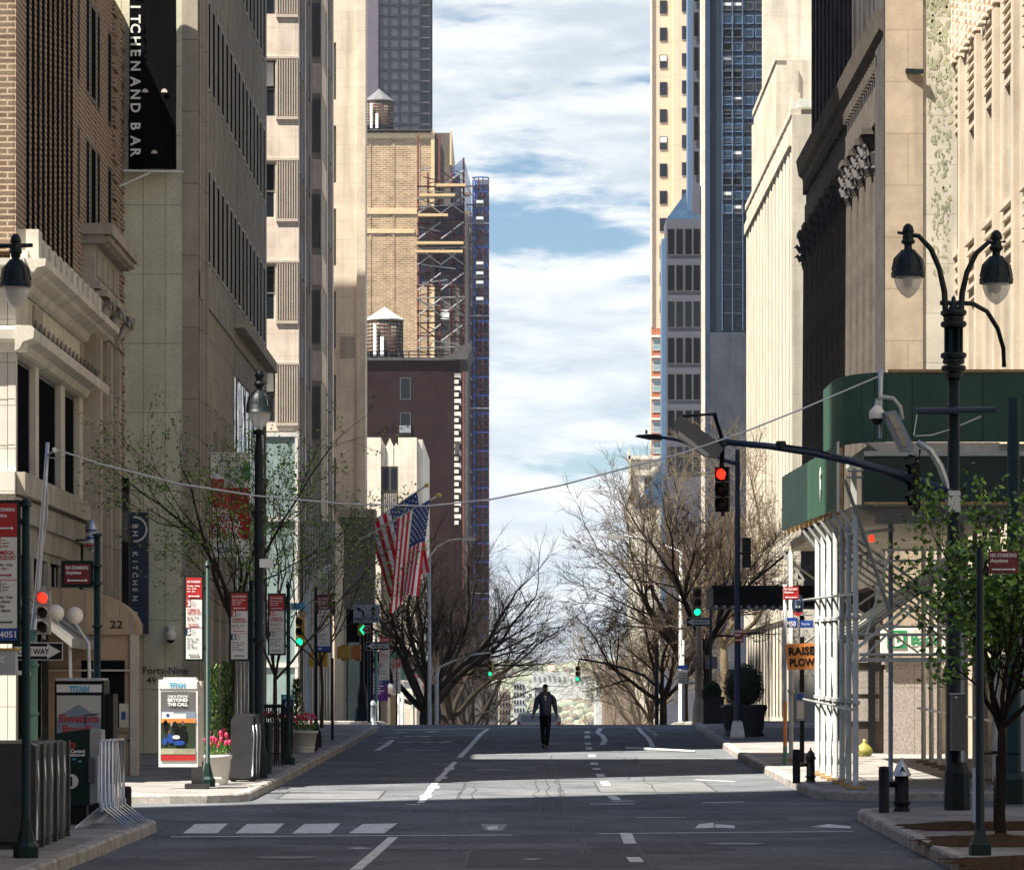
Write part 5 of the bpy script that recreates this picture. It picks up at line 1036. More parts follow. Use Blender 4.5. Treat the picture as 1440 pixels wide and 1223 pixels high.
# racks
def rack(label, n, x0, x1, Y0, dY, ztop, zb, shift=0, grp='newspaper racks'):
    t = thing('newspaper_rack', label, 'newspaper rack', ((x0+x1)/2, Y0, gz(Y0)+SW), grp)
    for i in range(n):
        y = Y0+i*dY; b = MB(); g = gz(y)+SW; a, c = x0+shift*i, x1+shift*i
        b.prism([(a,g+zb),(a,ztop-.12),(a+.05,ztop-.03),(a+.14,ztop),(c-.06,ztop),(c,ztop-.03),(c,g+zb)], (0,y,0), Xv, Zv, (0,dY*.62,0), 'mirrorgrey')
        b.prism([(c-.05,g),(c-.05,ztop-.02),(c+.03,ztop-.0),(c+.03,g)], (0,y+dY*.62,0), Xv, Zv, (0,dY*.12,0), 'greyd' if i % 2 else 'mirrorgrey')
        b.tube([(c+.01,y-.01,g+.1),(c+.02,y-.01,g+.5),(c+.035,y-.01,g+.75),(c+.02,y-.01,g+1.0)], .015, 'steel', 5)
        b.box(a, a+.06, y, y+dY*.6, g, g+zb+.01, 'black'); b.box(c-.06, c, y, y+dY*.6, g, g+zb+.01, 'black'); b.build('news_box', t)
    return t
rack('row of tall scuffed metal newspaper boxes at the near left corner behind the green post', 5, -6.45, -5.36, 40.0, .75, 1.27, .08, -.02)
rack('dark rounded newspaper boxes between the white planters and the green bollards', 3, -5.0, -4.62, 63.2, .8, 1.52, .05)
# ad panel
Y = 60; t = thing('advertising_panel', 'sunny white TITAN advertising panel on a single post with a rescue scene poster', 'advertising panel', base(275, Y)); zg = gz(Y)+SW; b = MB()
b.box(PX(268,Y), PX(283,Y), Y+.15, Y+.35, zg, PZ(1070,Y), 'greyd'); b.box(PX(260,Y), PX(291,Y), Y-.05, Y+.5, zg, zg+.08, 'mirrorgrey'); b.build('post', t)
b = MB(); b.box(PX(223,Y), PX(278,Y), Y, Y+.16, PZ(1078,Y), PZ(955,Y), 'white'); b.box(PX(278,Y), PX(283,Y), Y+.05, Y+.5, PZ(1077,Y), PZ(957,Y), 'stone1'); b.box(PX(229,Y), PX(275,Y), Y+.1, Y+.4, PZ(955,Y), PZ(952,Y), 'stone1'); b.build('case', t)
b = MB(); b.box(PX(224,Y), PX(277,Y), Y-.012, Y-.002, PZ(968,Y), PZ(957,Y), 'white'); b.text('TITAN', (PX(238,Y), Y-.02, PZ(966.5,Y)), Xv, Zv, .08, 'cyan', bold=.04, w=.27); b.build('header', t)
b = MB(); q = lambda a, c, y0, y1, m, d=.012: b.box(PX(a,Y), PX(c,Y), Y-d-.004, Y-d, PZ(y1,Y), PZ(y0,Y), m)
q(226,275,972,1069,'greyd',.002); q(226,275,1000,1016,'bluegrey',.007); q(228,244,1001,1010,'white'); q(244,262,1003,1010,'white'); q(234,238,1003,1007,'blue',.017); q(226,275,1010,1016,'orange'); q(226,275,1016,1052,'hedge',.007); q(226,275,1052,1060,'patina'); q(226,275,1061,1069,'red')
for cx_, cy_, w_, h_, m_ in ((233,1020,5,12,'black'),(246,1022,6,12,'black'),(257,1030,7,15,'black'),(257,1016,3,4,'skin'),(242,1018,3,4,'tan'),(233,1017,3,3,'tan'),(240,1038,7,10,'blue'),(252,1044,12,5,'blue'),(238,1029,3,4,'skin'),(248,1036,8,4,'white'),(232,1042,5,8,'blue')):
    b.prism([(w_*Y/5000*math.cos(k_*.628)*.7, h_*Y/5000*math.sin(k_*.628)*.7) for k_ in range(10)], (PX(cx_,Y), Y-.018-.0006*cx_+.15-.012, PZ(cy_,Y)), Xv, Zv, (0,-.002,0), m_)
b.text('ONE & STRONG', (PX(236,Y), Y-.02, PZ(980,Y)), Xv, Zv, .035, 'white2', w=.34, bold=.03); b.text('BEYOND', (PX(236,Y), Y-.02, PZ(986,Y)), Xv, Zv, .055, 'white2', w=.34, bold=.05); b.text('THE CALL', (PX(236,Y), Y-.02, PZ(992,Y)), Xv, Zv, .05, 'white2', w=.34, bold=.05); b.build('poster', t)
# planters with tulips
def planter(label, px, ytop, Y, r, flowers=True, shrub=.5, seed=1, grp='white planters with tulips'):
    z = gz(Y)+SW; h = PZ(ytop,Y)-z; x = PX(px,Y); t = thing('planter', label, 'planter', (x,Y,z), grp); b = MB()
    b.lathe((x,Y,z), [(r*.72,0),(r*.76,.04),(r*.92,h*.86),(r*1.02,h*.87),(r*1.05,h*.97),(r*.97,h),(r*.9,h*.92),(.01,h*.91)], 'planter', 20); b.lathe((x,Y,z), [(r*.80,h*.2),(r*.82,h*.23),(r*.8,h*.26)], 'planter', 20); b.build('pot', t)
    rg = random.Random(seed); b = MB()
    for i in range(300):
        a = rg.uniform(0, 6.28); rr_ = r*math.sqrt(rg.random()); hh = shrub*rg.uniform(.15, 1)*(1-.5*rr_/r); p0 = Vector((x+rr_*math.cos(a), Y+rr_*math.sin(a), z+h*.95+hh*rg.uniform(.2, .9))); l = rg.uniform(.05, .13); d = Vector((rg.uniform(-.6,.6), rg.uniform(-.6,.6), 1)).normalized()*l; s_ = Vector((rg.uniform(-1,1), rg.uniform(-1,1), 0)).normalized()*l*.22
        b.add([p0-s_, p0+s_*.3+d*.5, p0+d, p0-s_*.3+d*.45], [(0,1,2,3)], 'leaf' if i % 3 == 0 else 'leafd')
    b.build('foliage', t)
    if flowers:
        b = MB()
        for i in range(16):
            a = rg.uniform(0, 6.28); rr_ = r*rg.uniform(.3, 1.15); q_ = Vector((x+rr_*math.cos(a), Y-abs(rr_*math.sin(a)), z+h+rg.uniform(.12, .34))); b.tube([Vector((x+rr_*.6*math.cos(a),Y,z+h*.93)), q_], .006, 'leaf', 4, cap=False); b.lathe(q_, [(.012,0),(.033,.03),(.03,.07),(.012,.085)], 'tulip', 7)
        b.build('tulip_blooms', t)['kind'] = 'stuff'
    return t
planter('front white planter of pink tulips and an upright evergreen beside the advertising panel', 304, 1061, 61.8, .27, True, .55, 1)
planter('second white planter of pink tulips, behind the front one', 328, 1055, 64.4, .26, True, .3, 2)
planter('white planter of red tulips behind the dark meter', 384, 1022, 79, .27, True, .3, 3)
planter('big white tapered planter with red tulips nearest the crest', 428, 1027, 79.5, .30, True, .35, 4)
for px, Y, h in ((302,62.4,1.55),(318,64.9,1.6),(417,80,1.1)):
    z = gz(Y)+SW+.5; rg = random.Random(px); b = MB(); x = PX(px,Y)
    for i in range(700):
        f = rg.random(); a = rg.uniform(0, 6.28); rr_ = .22*(1-f*.7)*math.sqrt(rg.random()); p0 = Vector((x+rr_*math.cos(a), Y+rr_*math.sin(a), z+f*h)); d = Vector((math.cos(a)*.6, math.sin(a)*.6, rg.uniform(.2, 1))).normalized()*.10; s_ = Vector((-math.sin(a), math.cos(a), 0))*.02
        b.add([p0-s_, p0+s_, p0+d], [(0,1,2)], 'leafd' if rg.random() < .75 else 'leaf')
    b.tube([(x,Y,z-.2),(x,Y,z+h*.8)], .02, 'bark', 5); tag(b.build('evergreen_shrub', None, (x,Y,z)), {302:'slender evergreen shrub growing over the front tulip planter', 318:'evergreen shrub just left of the rack, over the second planter', 417:'small evergreen shrub above the planter nearest the crest'}[px], 'shrub')
# meter, tree guard, sign poles
Y = 75; t = thing('parking_meter', 'dark slab parking meter with a round blue P sign and pale blue cap', 'parking meter', base(404, Y)); z = gz(Y)+SW; b = MB(); b.box(PX(395.5,Y), PX(411.5,Y), Y, Y+.2, z, PZ(976,Y), 'black'); b.build('body', t); b = MB(); b.box(PX(397.5,Y), PX(411.5,Y), Y-.02, Y-.002, PZ(983,Y), PZ(976,Y), 'cyan'); b.text('Muni', (PX(399,Y),Y-.03,PZ(981,Y)), Xv, Zv, .04, 'white2'); b.prism([(.085*math.cos(k*.393), .085*math.sin(k*.393)) for k in range(16)], (PX(404.5,Y),Y-.003,PZ(990,Y)), Xv, Zv, (0,-.01,0), 'blue'); b.text('P', (PX(404.5,Y),Y-.02,PZ(993.5,Y)), Xv, Zv, .10, 'white2', 'C', bold=.04); b.box(PX(399.5,Y), PX(409,Y), Y-.012, Y-.002, PZ(1008,Y), PZ(1000,Y), 'navy'); b.box(PX(399.5,Y), PX(409,Y), Y-.014, Y-.012, PZ(1008,Y), PZ(1005.5,Y), 'orange'); b.build('sign_face', t)
Y = 71; t = thing('tree_guard', 'low black iron railing with ball finials round the tree bed beside the meter', 'railing', base(386, Y)); b = MB(); z = gz(Y)+SW
for i in range(9):
    x = PX(373+i*3.2,Y); b.tube([(x,Y,z),(x,Y,z+1.15)], .015, 'black', 5); b.lathe((x,Y,z+1.15), [(.01,0),(.035,.03),(.035,.06),(.01,.09)], 'black', 6)
for h in (.25, 1.0): b.tube([(PX(372,Y),Y,z+h),(PX(400,Y),Y,z+h)], .015, 'black', 5)
b.build('rail', t)
post('thin plain black post standing alone on the pavement left of the crest', 'sign_post', 'post', 467.5, 925, 89, .04, 'iron')
# ================================================================ far left corner of the second crossing
Y = 106; t = thing('lane_sign', 'grey lane sign with two arrows reading ONLY ONLY on a slim black pole', 'sign', base(519, Y)); b = MB(); x = PX(519,Y); b.tube([(x,Y,gz(Y)+SW),(x,Y,PZ(852,Y))], .05, 'iron', 8); b.build('pole', t); yy = Y-.1
b = MB(); b.box(PX(497,yy), PX(534,yy), yy, yy+.03, PZ(875.5,yy), PZ(850,yy), 'signgrey'); b.build('panel', t); b = MB(); y2 = yy-.01
b.text('ONLY', (PX(499,y2),y2,PZ(872.5,y2)), Xv, Zv, .10, 'black', w=.30, bold=.03); b.text('ONLY', (PX(517.5,y2),y2,PZ(872.5,y2)), Xv, Zv, .10, 'black', w=.30, bold=.03); b.box(PX(515.2,y2), PX(515.9,y2), y2, y2+.005, PZ(874,y2), PZ(864,y2), 'black')
b.prism([(-.03,0),(-.03,.22),(-.09,.20),(0,.32),(.09,.20),(.03,.22),(.03,0)], (PX(525,y2),y2,PZ(867,y2)), Xv, Zv, (0,-.004,0), 'black'); b.prism([(-.03,0),(-.03,.08),(-.05,.14),(-.12,.20),(-.14,.14),(-.22,.27),(-.07,.27),(-.10,.23),(.01,.16),(.03,.1),(.03,0)], (PX(511,y2),y2,PZ(867,y2)), Xv, Zv, (0,-.004,0), 'black'); b.build('lettering', t)
one_way(t, 515, 547, 902, 914, Y-.2, False); small_reg(t, 512, 520.5, 878, 891, Y-.3, arr='l')
Y = 107.5; t = thing('street_lamp', 'black fluted lamp post carrying a green arrow signal and two amber walk boxes', 'street lamp', base(509, Y)); b = MB(); x = PX(509,Y); z = gz(Y)+SW; b.tube([(x,Y,z),(x,Y,PZ(905,Y)),(x,Y,PZ(868,Y))], [.10,.07,.05], 'iron', 10); b.lathe((x,Y,z), [(.24,0),(.24,.35),(.17,.45),(.17,.8),(.12,1.0),(.07,1.2)], 'iron', 10); b.build('pole', t)
b = MB(); b.box(PX(503.5,Y), PX(511,Y), Y-.35, Y-.15, PZ(893,Y), PZ(878,Y), 'yellow'); b.build('arrow_signal', t)
b = MB(); yy = Y-.36; b.prism([(.12,.15),(.155,.115),(.05,0),(.155,-.115),(.12,-.15),(-.01,0)], (PX(506,yy),yy,PZ(885,yy)), Xv, Zv, (0,-.01,0), 'greenlamp'); b.build('lens', t)
for a, c in ((475,492),(494,508)):
    b = MB(); b.box(PX(a,Y), PX(c,Y), Y-.5, Y-.1, PZ(926,Y), PZ(909,Y), 'yellow' if a == 475 else 'orange'); b.box(PX(a+5,Y), PX(c,Y), Y-.5, Y+.0, PZ(909,Y), PZ(906.5,Y), 'yellowd'); b.box(PX(a+6,Y), PX(c,Y), Y-.45, Y-.1, PZ(929,Y), PZ(926,Y), 'yellowd'); b.build('walk_signal', t)
Y = 112; t = thing('traffic_signal', 'yellow traffic signal showing green on a white painted pole behind the leaves', 'traffic signal', base(433, Y)); b = MB(); x = PX(433,Y); b.tube([(x,Y,gz(Y)+SW),(x,Y,PZ(835,Y))], .075, 'galvw', 10); b.tube([(x,Y,PZ(842,Y)), P(440,815,Y), P(452,800,Y)], .03, 'galvw', 6); b.build('pole', t)
signal(t, 422.5, 867, 909, Y-.3, 'yellow', 'g', 15); b = MB(); b.box(PX(412,Y), PX(429,Y), Y-.3, Y-.1, PZ(857,Y), PZ(848,Y), 'cyan'); b.bar(P(424,862,Y-.2), P(432,862,Y), .05, .05, 'yellow'); b.build('bracket', t)
b = MB(); q0 = P(452,801,Y-.2); 
b.prism([(0,0),(.52,.30),(.64,.16),(.12,-.14)], P(441,805,Y-.3), Xv, Zv, (0,.25,0), 'white'); b.build('luminaire', t)
for a, c in ((436,443),(447,462)):
    b = MB(); b.box(PX(a,Y), PX(c,Y), Y-.5, Y-.15, PZ(937.5,Y), PZ(917,Y), 'yellow'); b.build('walk_signal', t)
Y = 116.5; t = thing('traffic_signal', 'pinkish brown traffic signal seen edge on behind the fourth parking panel', 'traffic signal', base(468, Y)); b = MB(); b.tube([base(470,Y),P(470,838,Y)], .05, 'tanpole', 8); b.build('pole', t); signal(t, 465, 833, 866, Y-.2, 'brown', 'x', -60)
Y = 140; b = MB(); b.tube([base(529,Y),P(529,898,Y)], .06, 'polegreen', 8); b.lathe(base(503,112), [(.12,0),(.14,.5),(.2,.55),(.12,.75),(.02,.85)], 'steel', 10) if 0 else None
tag(b.build('sign_post', None, base(529,Y)), 'thin green post by the small one way arrow beyond the crossing', 'post')
Y = 118; t = thing('fire_hydrant', 'silver capped hydrant beside the black lamp post foot beyond the crossing', 'fire hydrant', base(524.5,Y)); z = PZ(1020,Y); b = MB(); b.lathe((PX(524.5,Y),Y,z), [(.14,0),(.14,.08),(.10,.1),(.10,.55),(.15,.6),(.13,.72),(.03,.85)], 'steel', 10); b.tube([(PX(521.5,Y),Y,z+.4),(PX(527.5,Y),Y,z+.4)], .06, 'steel', 8); b.build('body', t)
# shed and storefront clutter beyond
Y = 190; t = thing('sidewalk_shed', 'dark green boarded sidewalk shed beyond the crossing on the left', 'shed', (PX(530,Y), Y, gz(Y))); b = MB()
b.box(PX(464,Y), PX(570,Y), Y, Y+.1, PZ(956,Y), PZ(915,Y), 'plydk'); b.box(PX(570,Y)-.08, PX(570,Y), Y+.1, Y+24, PZ(956,Y), PZ(915,Y), 'plydk'); b.build('fascia', t)
b = MB(); b.box(PX(464,Y), PX(568,Y), Y-.1, Y+20, PZ(966,Y), PZ(957,Y), 'galv'); b.build('deck', t)
for x in (478, 500, 531, 560, 566): b = MB(); b.tube([(PX(x,Y),Y,gz(Y)),(PX(x,Y),Y,PZ(960,Y))], .10, 'galv', 6); b.build('post', t)
for i, (x, m_, w_) in enumerate(((539,'tan',6),(497,'tan',4),(527,'tan',2.5))):
    b = MB(); Y2 = 175+i*3; b.tube([(PX(x,Y2),Y2,gz(Y2)),(PX(x,Y2),Y2,PZ(978 if i == 0 else 990,Y2))], w_*Y2/5000, m_, 14); tag(b.build('round_pillar', None, (PX(x,Y2),Y2,gz(Y2))), ('broad tan round pillar under the purple banner','tan pillar left of the black lamp post foot','slim tan pillar behind the silver hydrant')[i], 'pillar')
for lab, nm, x0, x1, y0, y1, Y2, m_ in (('purple vertical banner with white lines of writing', 'banner', 522, 545.5, 941, 985, 172, 'purple'), ('tan plywood hoarding panel left of the black trunks', 'hoarding', 549, 559, 977, 1020, 180, 'ply'), ('orange shop sign reading S AND low behind the crossing', 'shop_sign', 480, 503, 1007, 1024, 176, 'orange'), ('white shop poster with green and red shapes', 'poster', 479, 506, 952, 1003, 177, 'farwhite')):
    t = thing(nm, lab, nm.replace('_', ' '), P((x0+x1)/2, y1, Y2)); b = MB(); b.box(PX(x0,Y2), PX(x1,Y2), Y2, Y2+.06, PZ(y1,Y2), PZ(y0,Y2), m_)
    if nm != 'hoarding': b.bar(P((x0+x1)/2,y1,Y2+.1), Vector((PX((x0+x1)/2,Y2),Y2+.1,gz(Y2))), .1, .1, 'iron')
    b.build('panel', t); b = MB()
    if m_ == 'purple':
        for i in range(9): b.box(PX(524,Y2), PX(524+8+(i*5) % 9,Y2), Y2-.02, Y2-.005, PZ(948+i*3.4,Y2), PZ(946.4+i*3.4,Y2), 'white2')
        b.build('lettering', t)
    if m_ == 'orange': b.text("'S AND", (PX(480,Y2), Y2-.02, PZ(1018,Y2)), Xv, Zv, .3, 'white2', w=.8, bold=.02); b.build('lettering', t)
    if m_ == 'farwhite': b.prism([(0,0),(.4,.9),(.25,1.3),(-.1,1.0)], P(484,1000,Y2-.02), Xv, Zv, (0,-.01,0), 'green'); b.prism([(-.1,.4),(.0,1.2),(-.15,1.0)], P(484,1000,Y2-.04), Xv, Zv, (0,-.01,0), 'red'); b.build('print', t)
def mast(label, Y, xb, ytop, arm, sx, sy0, sy1, body, lit, yaw, m='galv'):
    t = thing('traffic_signal', label, 'traffic signal', base(xb, Y)); b = MB(); b.tube([base(xb,Y,0), P(xb,ytop,Y)], .09, m, 8); b.build('pole', t); b = MB(); b.tube([P(*a, Y) for a in arm], [.07,.06,.05,.045,.04][:len(arm)], m, 8); b.tube([P(arm[-1][0],arm[-1][1],Y), P(sx,sy0-1,Y)], .03, m, 5); b.build('mast_arm', t); signal(t, sx, sy0, sy1, Y-.1, body, lit, yaw); return t
mast('yellow signal showing green on a pale curved arm among the left trees', 160, 614, 950, [(614,950),(618,938),(640,928),(665,920),(690,917)], 690, 928, 951, 'yellowd', 'g', 20)
mast('brass yellow signal showing green hanging over the street below the sky gap', 150, 923.5, 905, [(924,965),(905,949),(880,940),(850,932),(815,926)], 813, 936, 958, 'yellowd', 'g', 25, 'iron')
def cobra(label, Y, xb, pts, m='galv'):
    t = thing('street_light', label, 'street light', base(xb, Y)); b = MB(); b.tube([base(xb,Y,0), P(pts[0][0],pts[0][1],Y)], [.10,.06], m, 8); b.build('pole', t); b = MB(); b.tube([P(*a, Y) for a in pts], .045, m, 6); b.build('arm', t)
    b = MB(); q = P(pts[-1][0],pts[-1][1],Y); s = 1 if pts[-1][0] > pts[0][0] else -1; b.prism([(0,-.08),(.1,.05),(.55,.08),(.75,-.02),(.5,-.12)], q, Xv*s, Zv, (0,.3,0), m); b.build('luminaire', t)
cobra('pale cobra head street light over the left trees, arm reaching right', 170, 604, [(604,782),(615,768),(632,759),(648,757)])
cobra('pale cobra head street light in the right trees, arm reaching left', 128, 957.5, [(957.5,776),(930,765),(900,756),(878,754)])
# ================================================================ right side of the crest
Y = 113; t = thing('traffic_signal', 'signal showing green above a one way arrow on a fat tan pole', 'traffic signal', base(983, Y)); b = MB(); x = PX(983,Y); z = gz(Y)
b.tube([(x,Y,z),(x,Y,PZ(960,Y)),(x,Y,PZ(840,Y))], [.13,.13,.085], 'tanpole', 12)
for y in (945, 952, 968, 990): b.lathe((x,Y,PZ(y,Y)), [(.14,-.05),(.16,0),(.14,.05)], 'tanpole', 12)
b.lathe((x,Y,z), [(.22,0),(.2,.5),(.15,.85)], 'tan', 12); b.tube([P(984,838,Y), P(984,825,Y)], .04, 'tanpole', 6); b.build('pole', t)
signal(t, 980, 827, 867, Y-.3, 'brown', 'g', -8); one_way(t, 965, 999, 868, 880.5, Y-.4, False)
b = MB(); b.box(PX(974,Y), PX(986,Y), Y-.4, Y-.15, PZ(939,Y), PZ(924,Y), 'tanpole'); b.build('walk_signal', t); b = MB(); b.box(PX(992,Y), PX(1008,Y), Y-.3, Y-.05, PZ(940,Y), PZ(923,Y), 'tanpole'); b.box(PX(993.5,Y), PX(1005.5,Y), Y-.31, Y-.301, PZ(938,Y), PZ(925.5,Y), 'bluegrey'); b.bar(P(986,922,Y-.1), P(1000,922,Y-.1), .04, .04, 'tanpole'); b.build('walk_signal', t)
post('thin black post with a small dark red top plate right of the fat tan pole', 'sign_post', 'post', 999.5, 838, 109, .045, 'iron')
Y = 118; t = post('grey pole with a blue headed bus stop board', 'bus_stop_sign', 'sign', 961, 900, Y, .05, 'galv'); b = MB(); b.box(PX(953.5,Y), PX(966.5,Y), Y-.1, Y-.06, PZ(941,Y), PZ(935,Y), 'blue'); b.box(PX(953.5,Y), PX(966.5,Y), Y-.1, Y-.06, PZ(961,Y), PZ(941.5,Y), 'farwhite')
for i in range(4): b.box(PX(955,Y), PX(965,Y), Y-.11, Y-.101, PZ(946+i*4,Y), PZ(945+i*4,Y), 'greyd')
b.build('panel', t)
Y = 90.5; t = thing('street_light', 'slim dark steel pole on a square pale foot with a flat lamp arm reaching left', 'street light', base(1037, Y)); x = PX(1037,Y); z = gz(Y)+SW; b = MB(); b.tube([(x,Y,z+.4),(x,Y,PZ(640,Y)),(x,Y,PZ(632,Y))], [.085,.06,.05], 'bluegrey' if 0 else 'navy', 12); b.lathe((x,Y,z), [(.25,0),(.25,.06),(.17,.42),(.1,.46)], 'alu', 4, smooth=False); b.box(x+.12, x+.34, Y-.1, Y+.1, PZ(798,Y), PZ(756,Y), 'iron'); b.bar((x,Y,PZ(778,Y)), (x+.2,Y,PZ(778,Y)), .05, .05, 'iron'); b.build('pole', t)
b = MB(); b.tube([P(1037,652,Y), P(1020,648,Y), P(985,630,Y), P(955,619,Y), P(925,614,Y)], [.06,.05,.045,.04,.035], 'navy', 8); b.build('arm', t); b = MB(); b.prism([(0,-.06),(0,.06),(-.25,.09),(-.62,.07),(-.68,.03),(-.3,-.05)], P(931,615,Y), Xv, Zv, (0,.25,0), 'black'); b.lathe(P(909,610,Y), [(.03,0),(.03,.1)], 'black', 8); b.build('luminaire', t); small_reg(t, 1032.5, 1045.5, 884, 903, Y-.1, arr='r')
def ballbush(label, px, cy, rx, ry, Y, seed):
    x = PX(px,Y); zc = PZ(cy,Y); a, c = rx*Y/5000, ry*Y/5000; t = thing('topiary_bush', label, 'bush', (x,Y,gz(Y)+SW)); rg = random.Random(seed); b = MB()
    b.lathe((x,Y,zc), [(a*.9*math.sin(math.pi*i/9)+.01, -c*.9*math.cos(math.pi*i/9)) for i in range(10)], 'hedge', 16)
    for i in range(2600):
        th = rg.uniform(0, 6.28); u = rg.uniform(-1, 1); s_ = math.sqrt(1-u*u); k_ = rg.uniform(.9, 1.05)+.12*noise.noise((math.cos(th)*s_*2.5, math.sin(th)*s_*2.5, u*2.5+seed)); n = Vector((s_*math.cos(th), s_*math.sin(th), u)); p0 = Vector((x+n.x*a*k_, Y+n.y*a*k_, zc+n.z*c*k_)); d = (n+Vector((rg.uniform(-1,1), rg.uniform(-1,1), rg.uniform(-1,1)))*.8).normalized()*.045; e = n.cross(d).normalized()*.018
        b.add([p0-e, p0+e, p0+d], [(0,1,2)], 'hedge' if i % 4 else 'leafd')
    b.build('crown', t); b = MB(); b.tube([(x,Y,gz(Y)+SW+.3),(x,Y,zc)], .05, 'bark', 6); b.build('trunk', t)
ballbush('big clipped round dark bush in a black urn behind the steel pole', 1046, 965, 27, 31, 92.5, 1); ballbush('smaller clipped green bush further up the pavement', 1001, 975, 12.5, 16, 105, 2)
Y = 92.5; b = MB(); x = PX(1046,Y); z = gz(Y)+SW; k_ = Y/5000; b.lathe((x,Y,z), [(.50,0),(.52,.05),(.47,.1),(.52,.2),(.55,.6),(.59,.66),(.62,.74),(.60,.80),(.5,.82),(.05,.8)], 'planterdk', 22); tag(b.build('planter', None, (x,Y,z)), 'wide black moulded urn holding the big round bush', 'planter', 'black planters by the marquee')
Y = 105; b = MB(); x = PX(1003,Y); z = gz(Y)+SW; b.box(x-.30, x+.30, Y-.3, Y+.3, z, PZ(980,Y), 'planterdk'); b.box(x-.33, x+.33, Y-.33, Y+.33, PZ(983,Y), PZ(979,Y), 'planterdk'); tag(b.build('planter', None, (x,Y,z)), 'square black planter box under the smaller clipped bush', 'planter', 'black planters by the marquee')
# marquee
Y = 98; t = thing('marquee', 'black flat marquee with round bulbs along its lower edge over the pavement', 'marquee', P(1060, 860, Y)); b = MB(); b.box(PX(1003,Y), 8.7, Y, Y+3.4, PZ(852,Y), PZ(826,Y), 'black'); b.box(PX(1001,Y), 8.7, Y-.06, Y+3.45, PZ(827,Y), PZ(823,Y), 'iron')
n = 11
for i in range(n): x = PX(1007+i*11.4,Y); b.prism([(.11*math.cos(-math.pi*k_/8), .13*math.sin(-math.pi*k_/8)) for k_ in range(9)], (x,Y-.01,PZ(851.5,Y)), Xv, Zv, (0,.05,0), 'black'); b.lathe((x,Y-.02,PZ(822.5,Y)), [(.03,0),(.02,.08),(.01,.12)], 'iron', 5)
b.build('canopy', t); b = MB()
for i in range(n): b.lathe((PX(1007+i*11.4,Y),Y-.07,PZ(854,Y)), [(.01,-.07),(.06,-.04),(.07,0),(.06,.04),(.01,.07)], 'clear', 8)
b.build('bulb_row', t); b = MB(); b.tube([P(1052,824,Y+.5), P(1120,766,Y+1), (8.6,Y+1.5,PZ(742,Y))], .03, 'black', 6); b.build('stay_rod', t)
# RAISE PLOW pole
Y = 72; t = thing('plow_sign', 'crooked orange RAISE PLOW sign and small red sign on a pole painted orange and green', 'sign', base(1104, Y)); x = PX(1104,Y); z = gz(Y)+SW; b = MB(); b.tube([(x,Y,z+1.25),(x,Y,PZ(822,Y))], .04, 'galv', 8); b.tube([(x,Y,z+.35),(x,Y,z+1.27)], .041, 'orange', 8); b.tube([(x,Y,z),(x,Y,z+.36)], .043, 'polegreen', 8); b.build('pole', t); small_reg(t, 1101.5, 1123, 824.5, 843, Y-.06, 'red', ('No Standing','Anytime'), 'l')
yy = Y-.1; A_ = Vector((math.cos(R(3)), 0, math.sin(R(3)))); B_ = Vector((-math.sin(R(3)), 0, math.cos(R(3)))); O_ = P(1107.5, 942, yy); b = MB(); b.prism([(0,0),(.61,0),(.61,.52),(-.02,.53)], O_, A_, B_, (0,.02,0), 'orange'); b.build('panel', t); b = MB(); b.text('RAISE', O_+A_*.04+B_*.30-Yv*.01, A_, B_, .15, 'black', bold=.04, w=.53); b.text('PLOW', O_+A_*.05+B_*.07-Yv*.01, A_, B_, .15, 'black', bold=.04, w=.51); b.build('lettering', t)
Y = 73; t = thing('bus_stop_sign', 'dark bus stop post with a round bus emblem and blue M50 plates', 'sign', base(1128, Y)); x = PX(1128,Y); z = gz(Y)+SW; b = MB(); b.box(x-.045, x+.045, Y, Y+.09, z, PZ(865,Y), 'black'); b.build('pole', t); yy = Y-.05
b = MB(); b.prism([(.125*math.cos(k_*.3), .22*math.sin(k_*.3)) for k_ in range(21)], P(1122,850,yy), Xv, Zv, (0,.03,0), 'navy'); b.prism([(-.10,-.14),(0,-.17),(.10,-.14),(.06,-.21),(0,-.24),(-.06,-.21)], P(1122,850,yy-.01), Xv, Zv, (0,.006,0), 'red'); b.prism([(-.055,-.07),(-.055,.09),(-.03,.12),(.03,.12),(.055,.09),(.055,-.07)], P(1122,850,yy-.02), Xv, Zv, (0,.01,0), 'bluegrey'); b.box(PX(1122,yy)-.04, PX(1122,yy)+.04, yy-.03, yy-.02, PZ(850,yy), PZ(844,yy), 'navy')
for s_ in (-.035, .035): b.lathe((PX(1122,yy)+s_, yy-.025, PZ(853,yy)), [(.012,0),(.012,.01)], 'white', 6, axis=(0,-1,0))
b.build('emblem', t); b = MB(); b.box(PX(1105,yy), PX(1121.5,yy), yy, yy+.02, PZ(882,yy), PZ(868,yy), 'blue'); b.text('M50', (PX(1106,yy),yy-.01,PZ(880,yy)), Xv, Zv, .10, 'white2', w=.19, bold=.02); b.box(PX(1125.5,yy), PX(1143.5,yy), yy, yy+.02, PZ(882,yy), PZ(872,yy), 'blue'); b.box(PX(1125.5,yy), PX(1143.5,yy), yy, yy+.02, PZ(895,yy), PZ(882.5,yy), 'farwhite'); b.text('West Side', (PX(1127,yy),yy-.01,PZ(878.5,yy)), Xv, Zv, .045, 'white2', w=.17); b.text('E 48', (PX(1129,yy),yy-.01,PZ(888,yy)), Xv, Zv, .04, 'black'); b.text('Madison Av', (PX(1127,yy),yy-.01,PZ(893,yy)), Xv, Zv, .035, 'black', w=.18); b.build('route_plate', t)
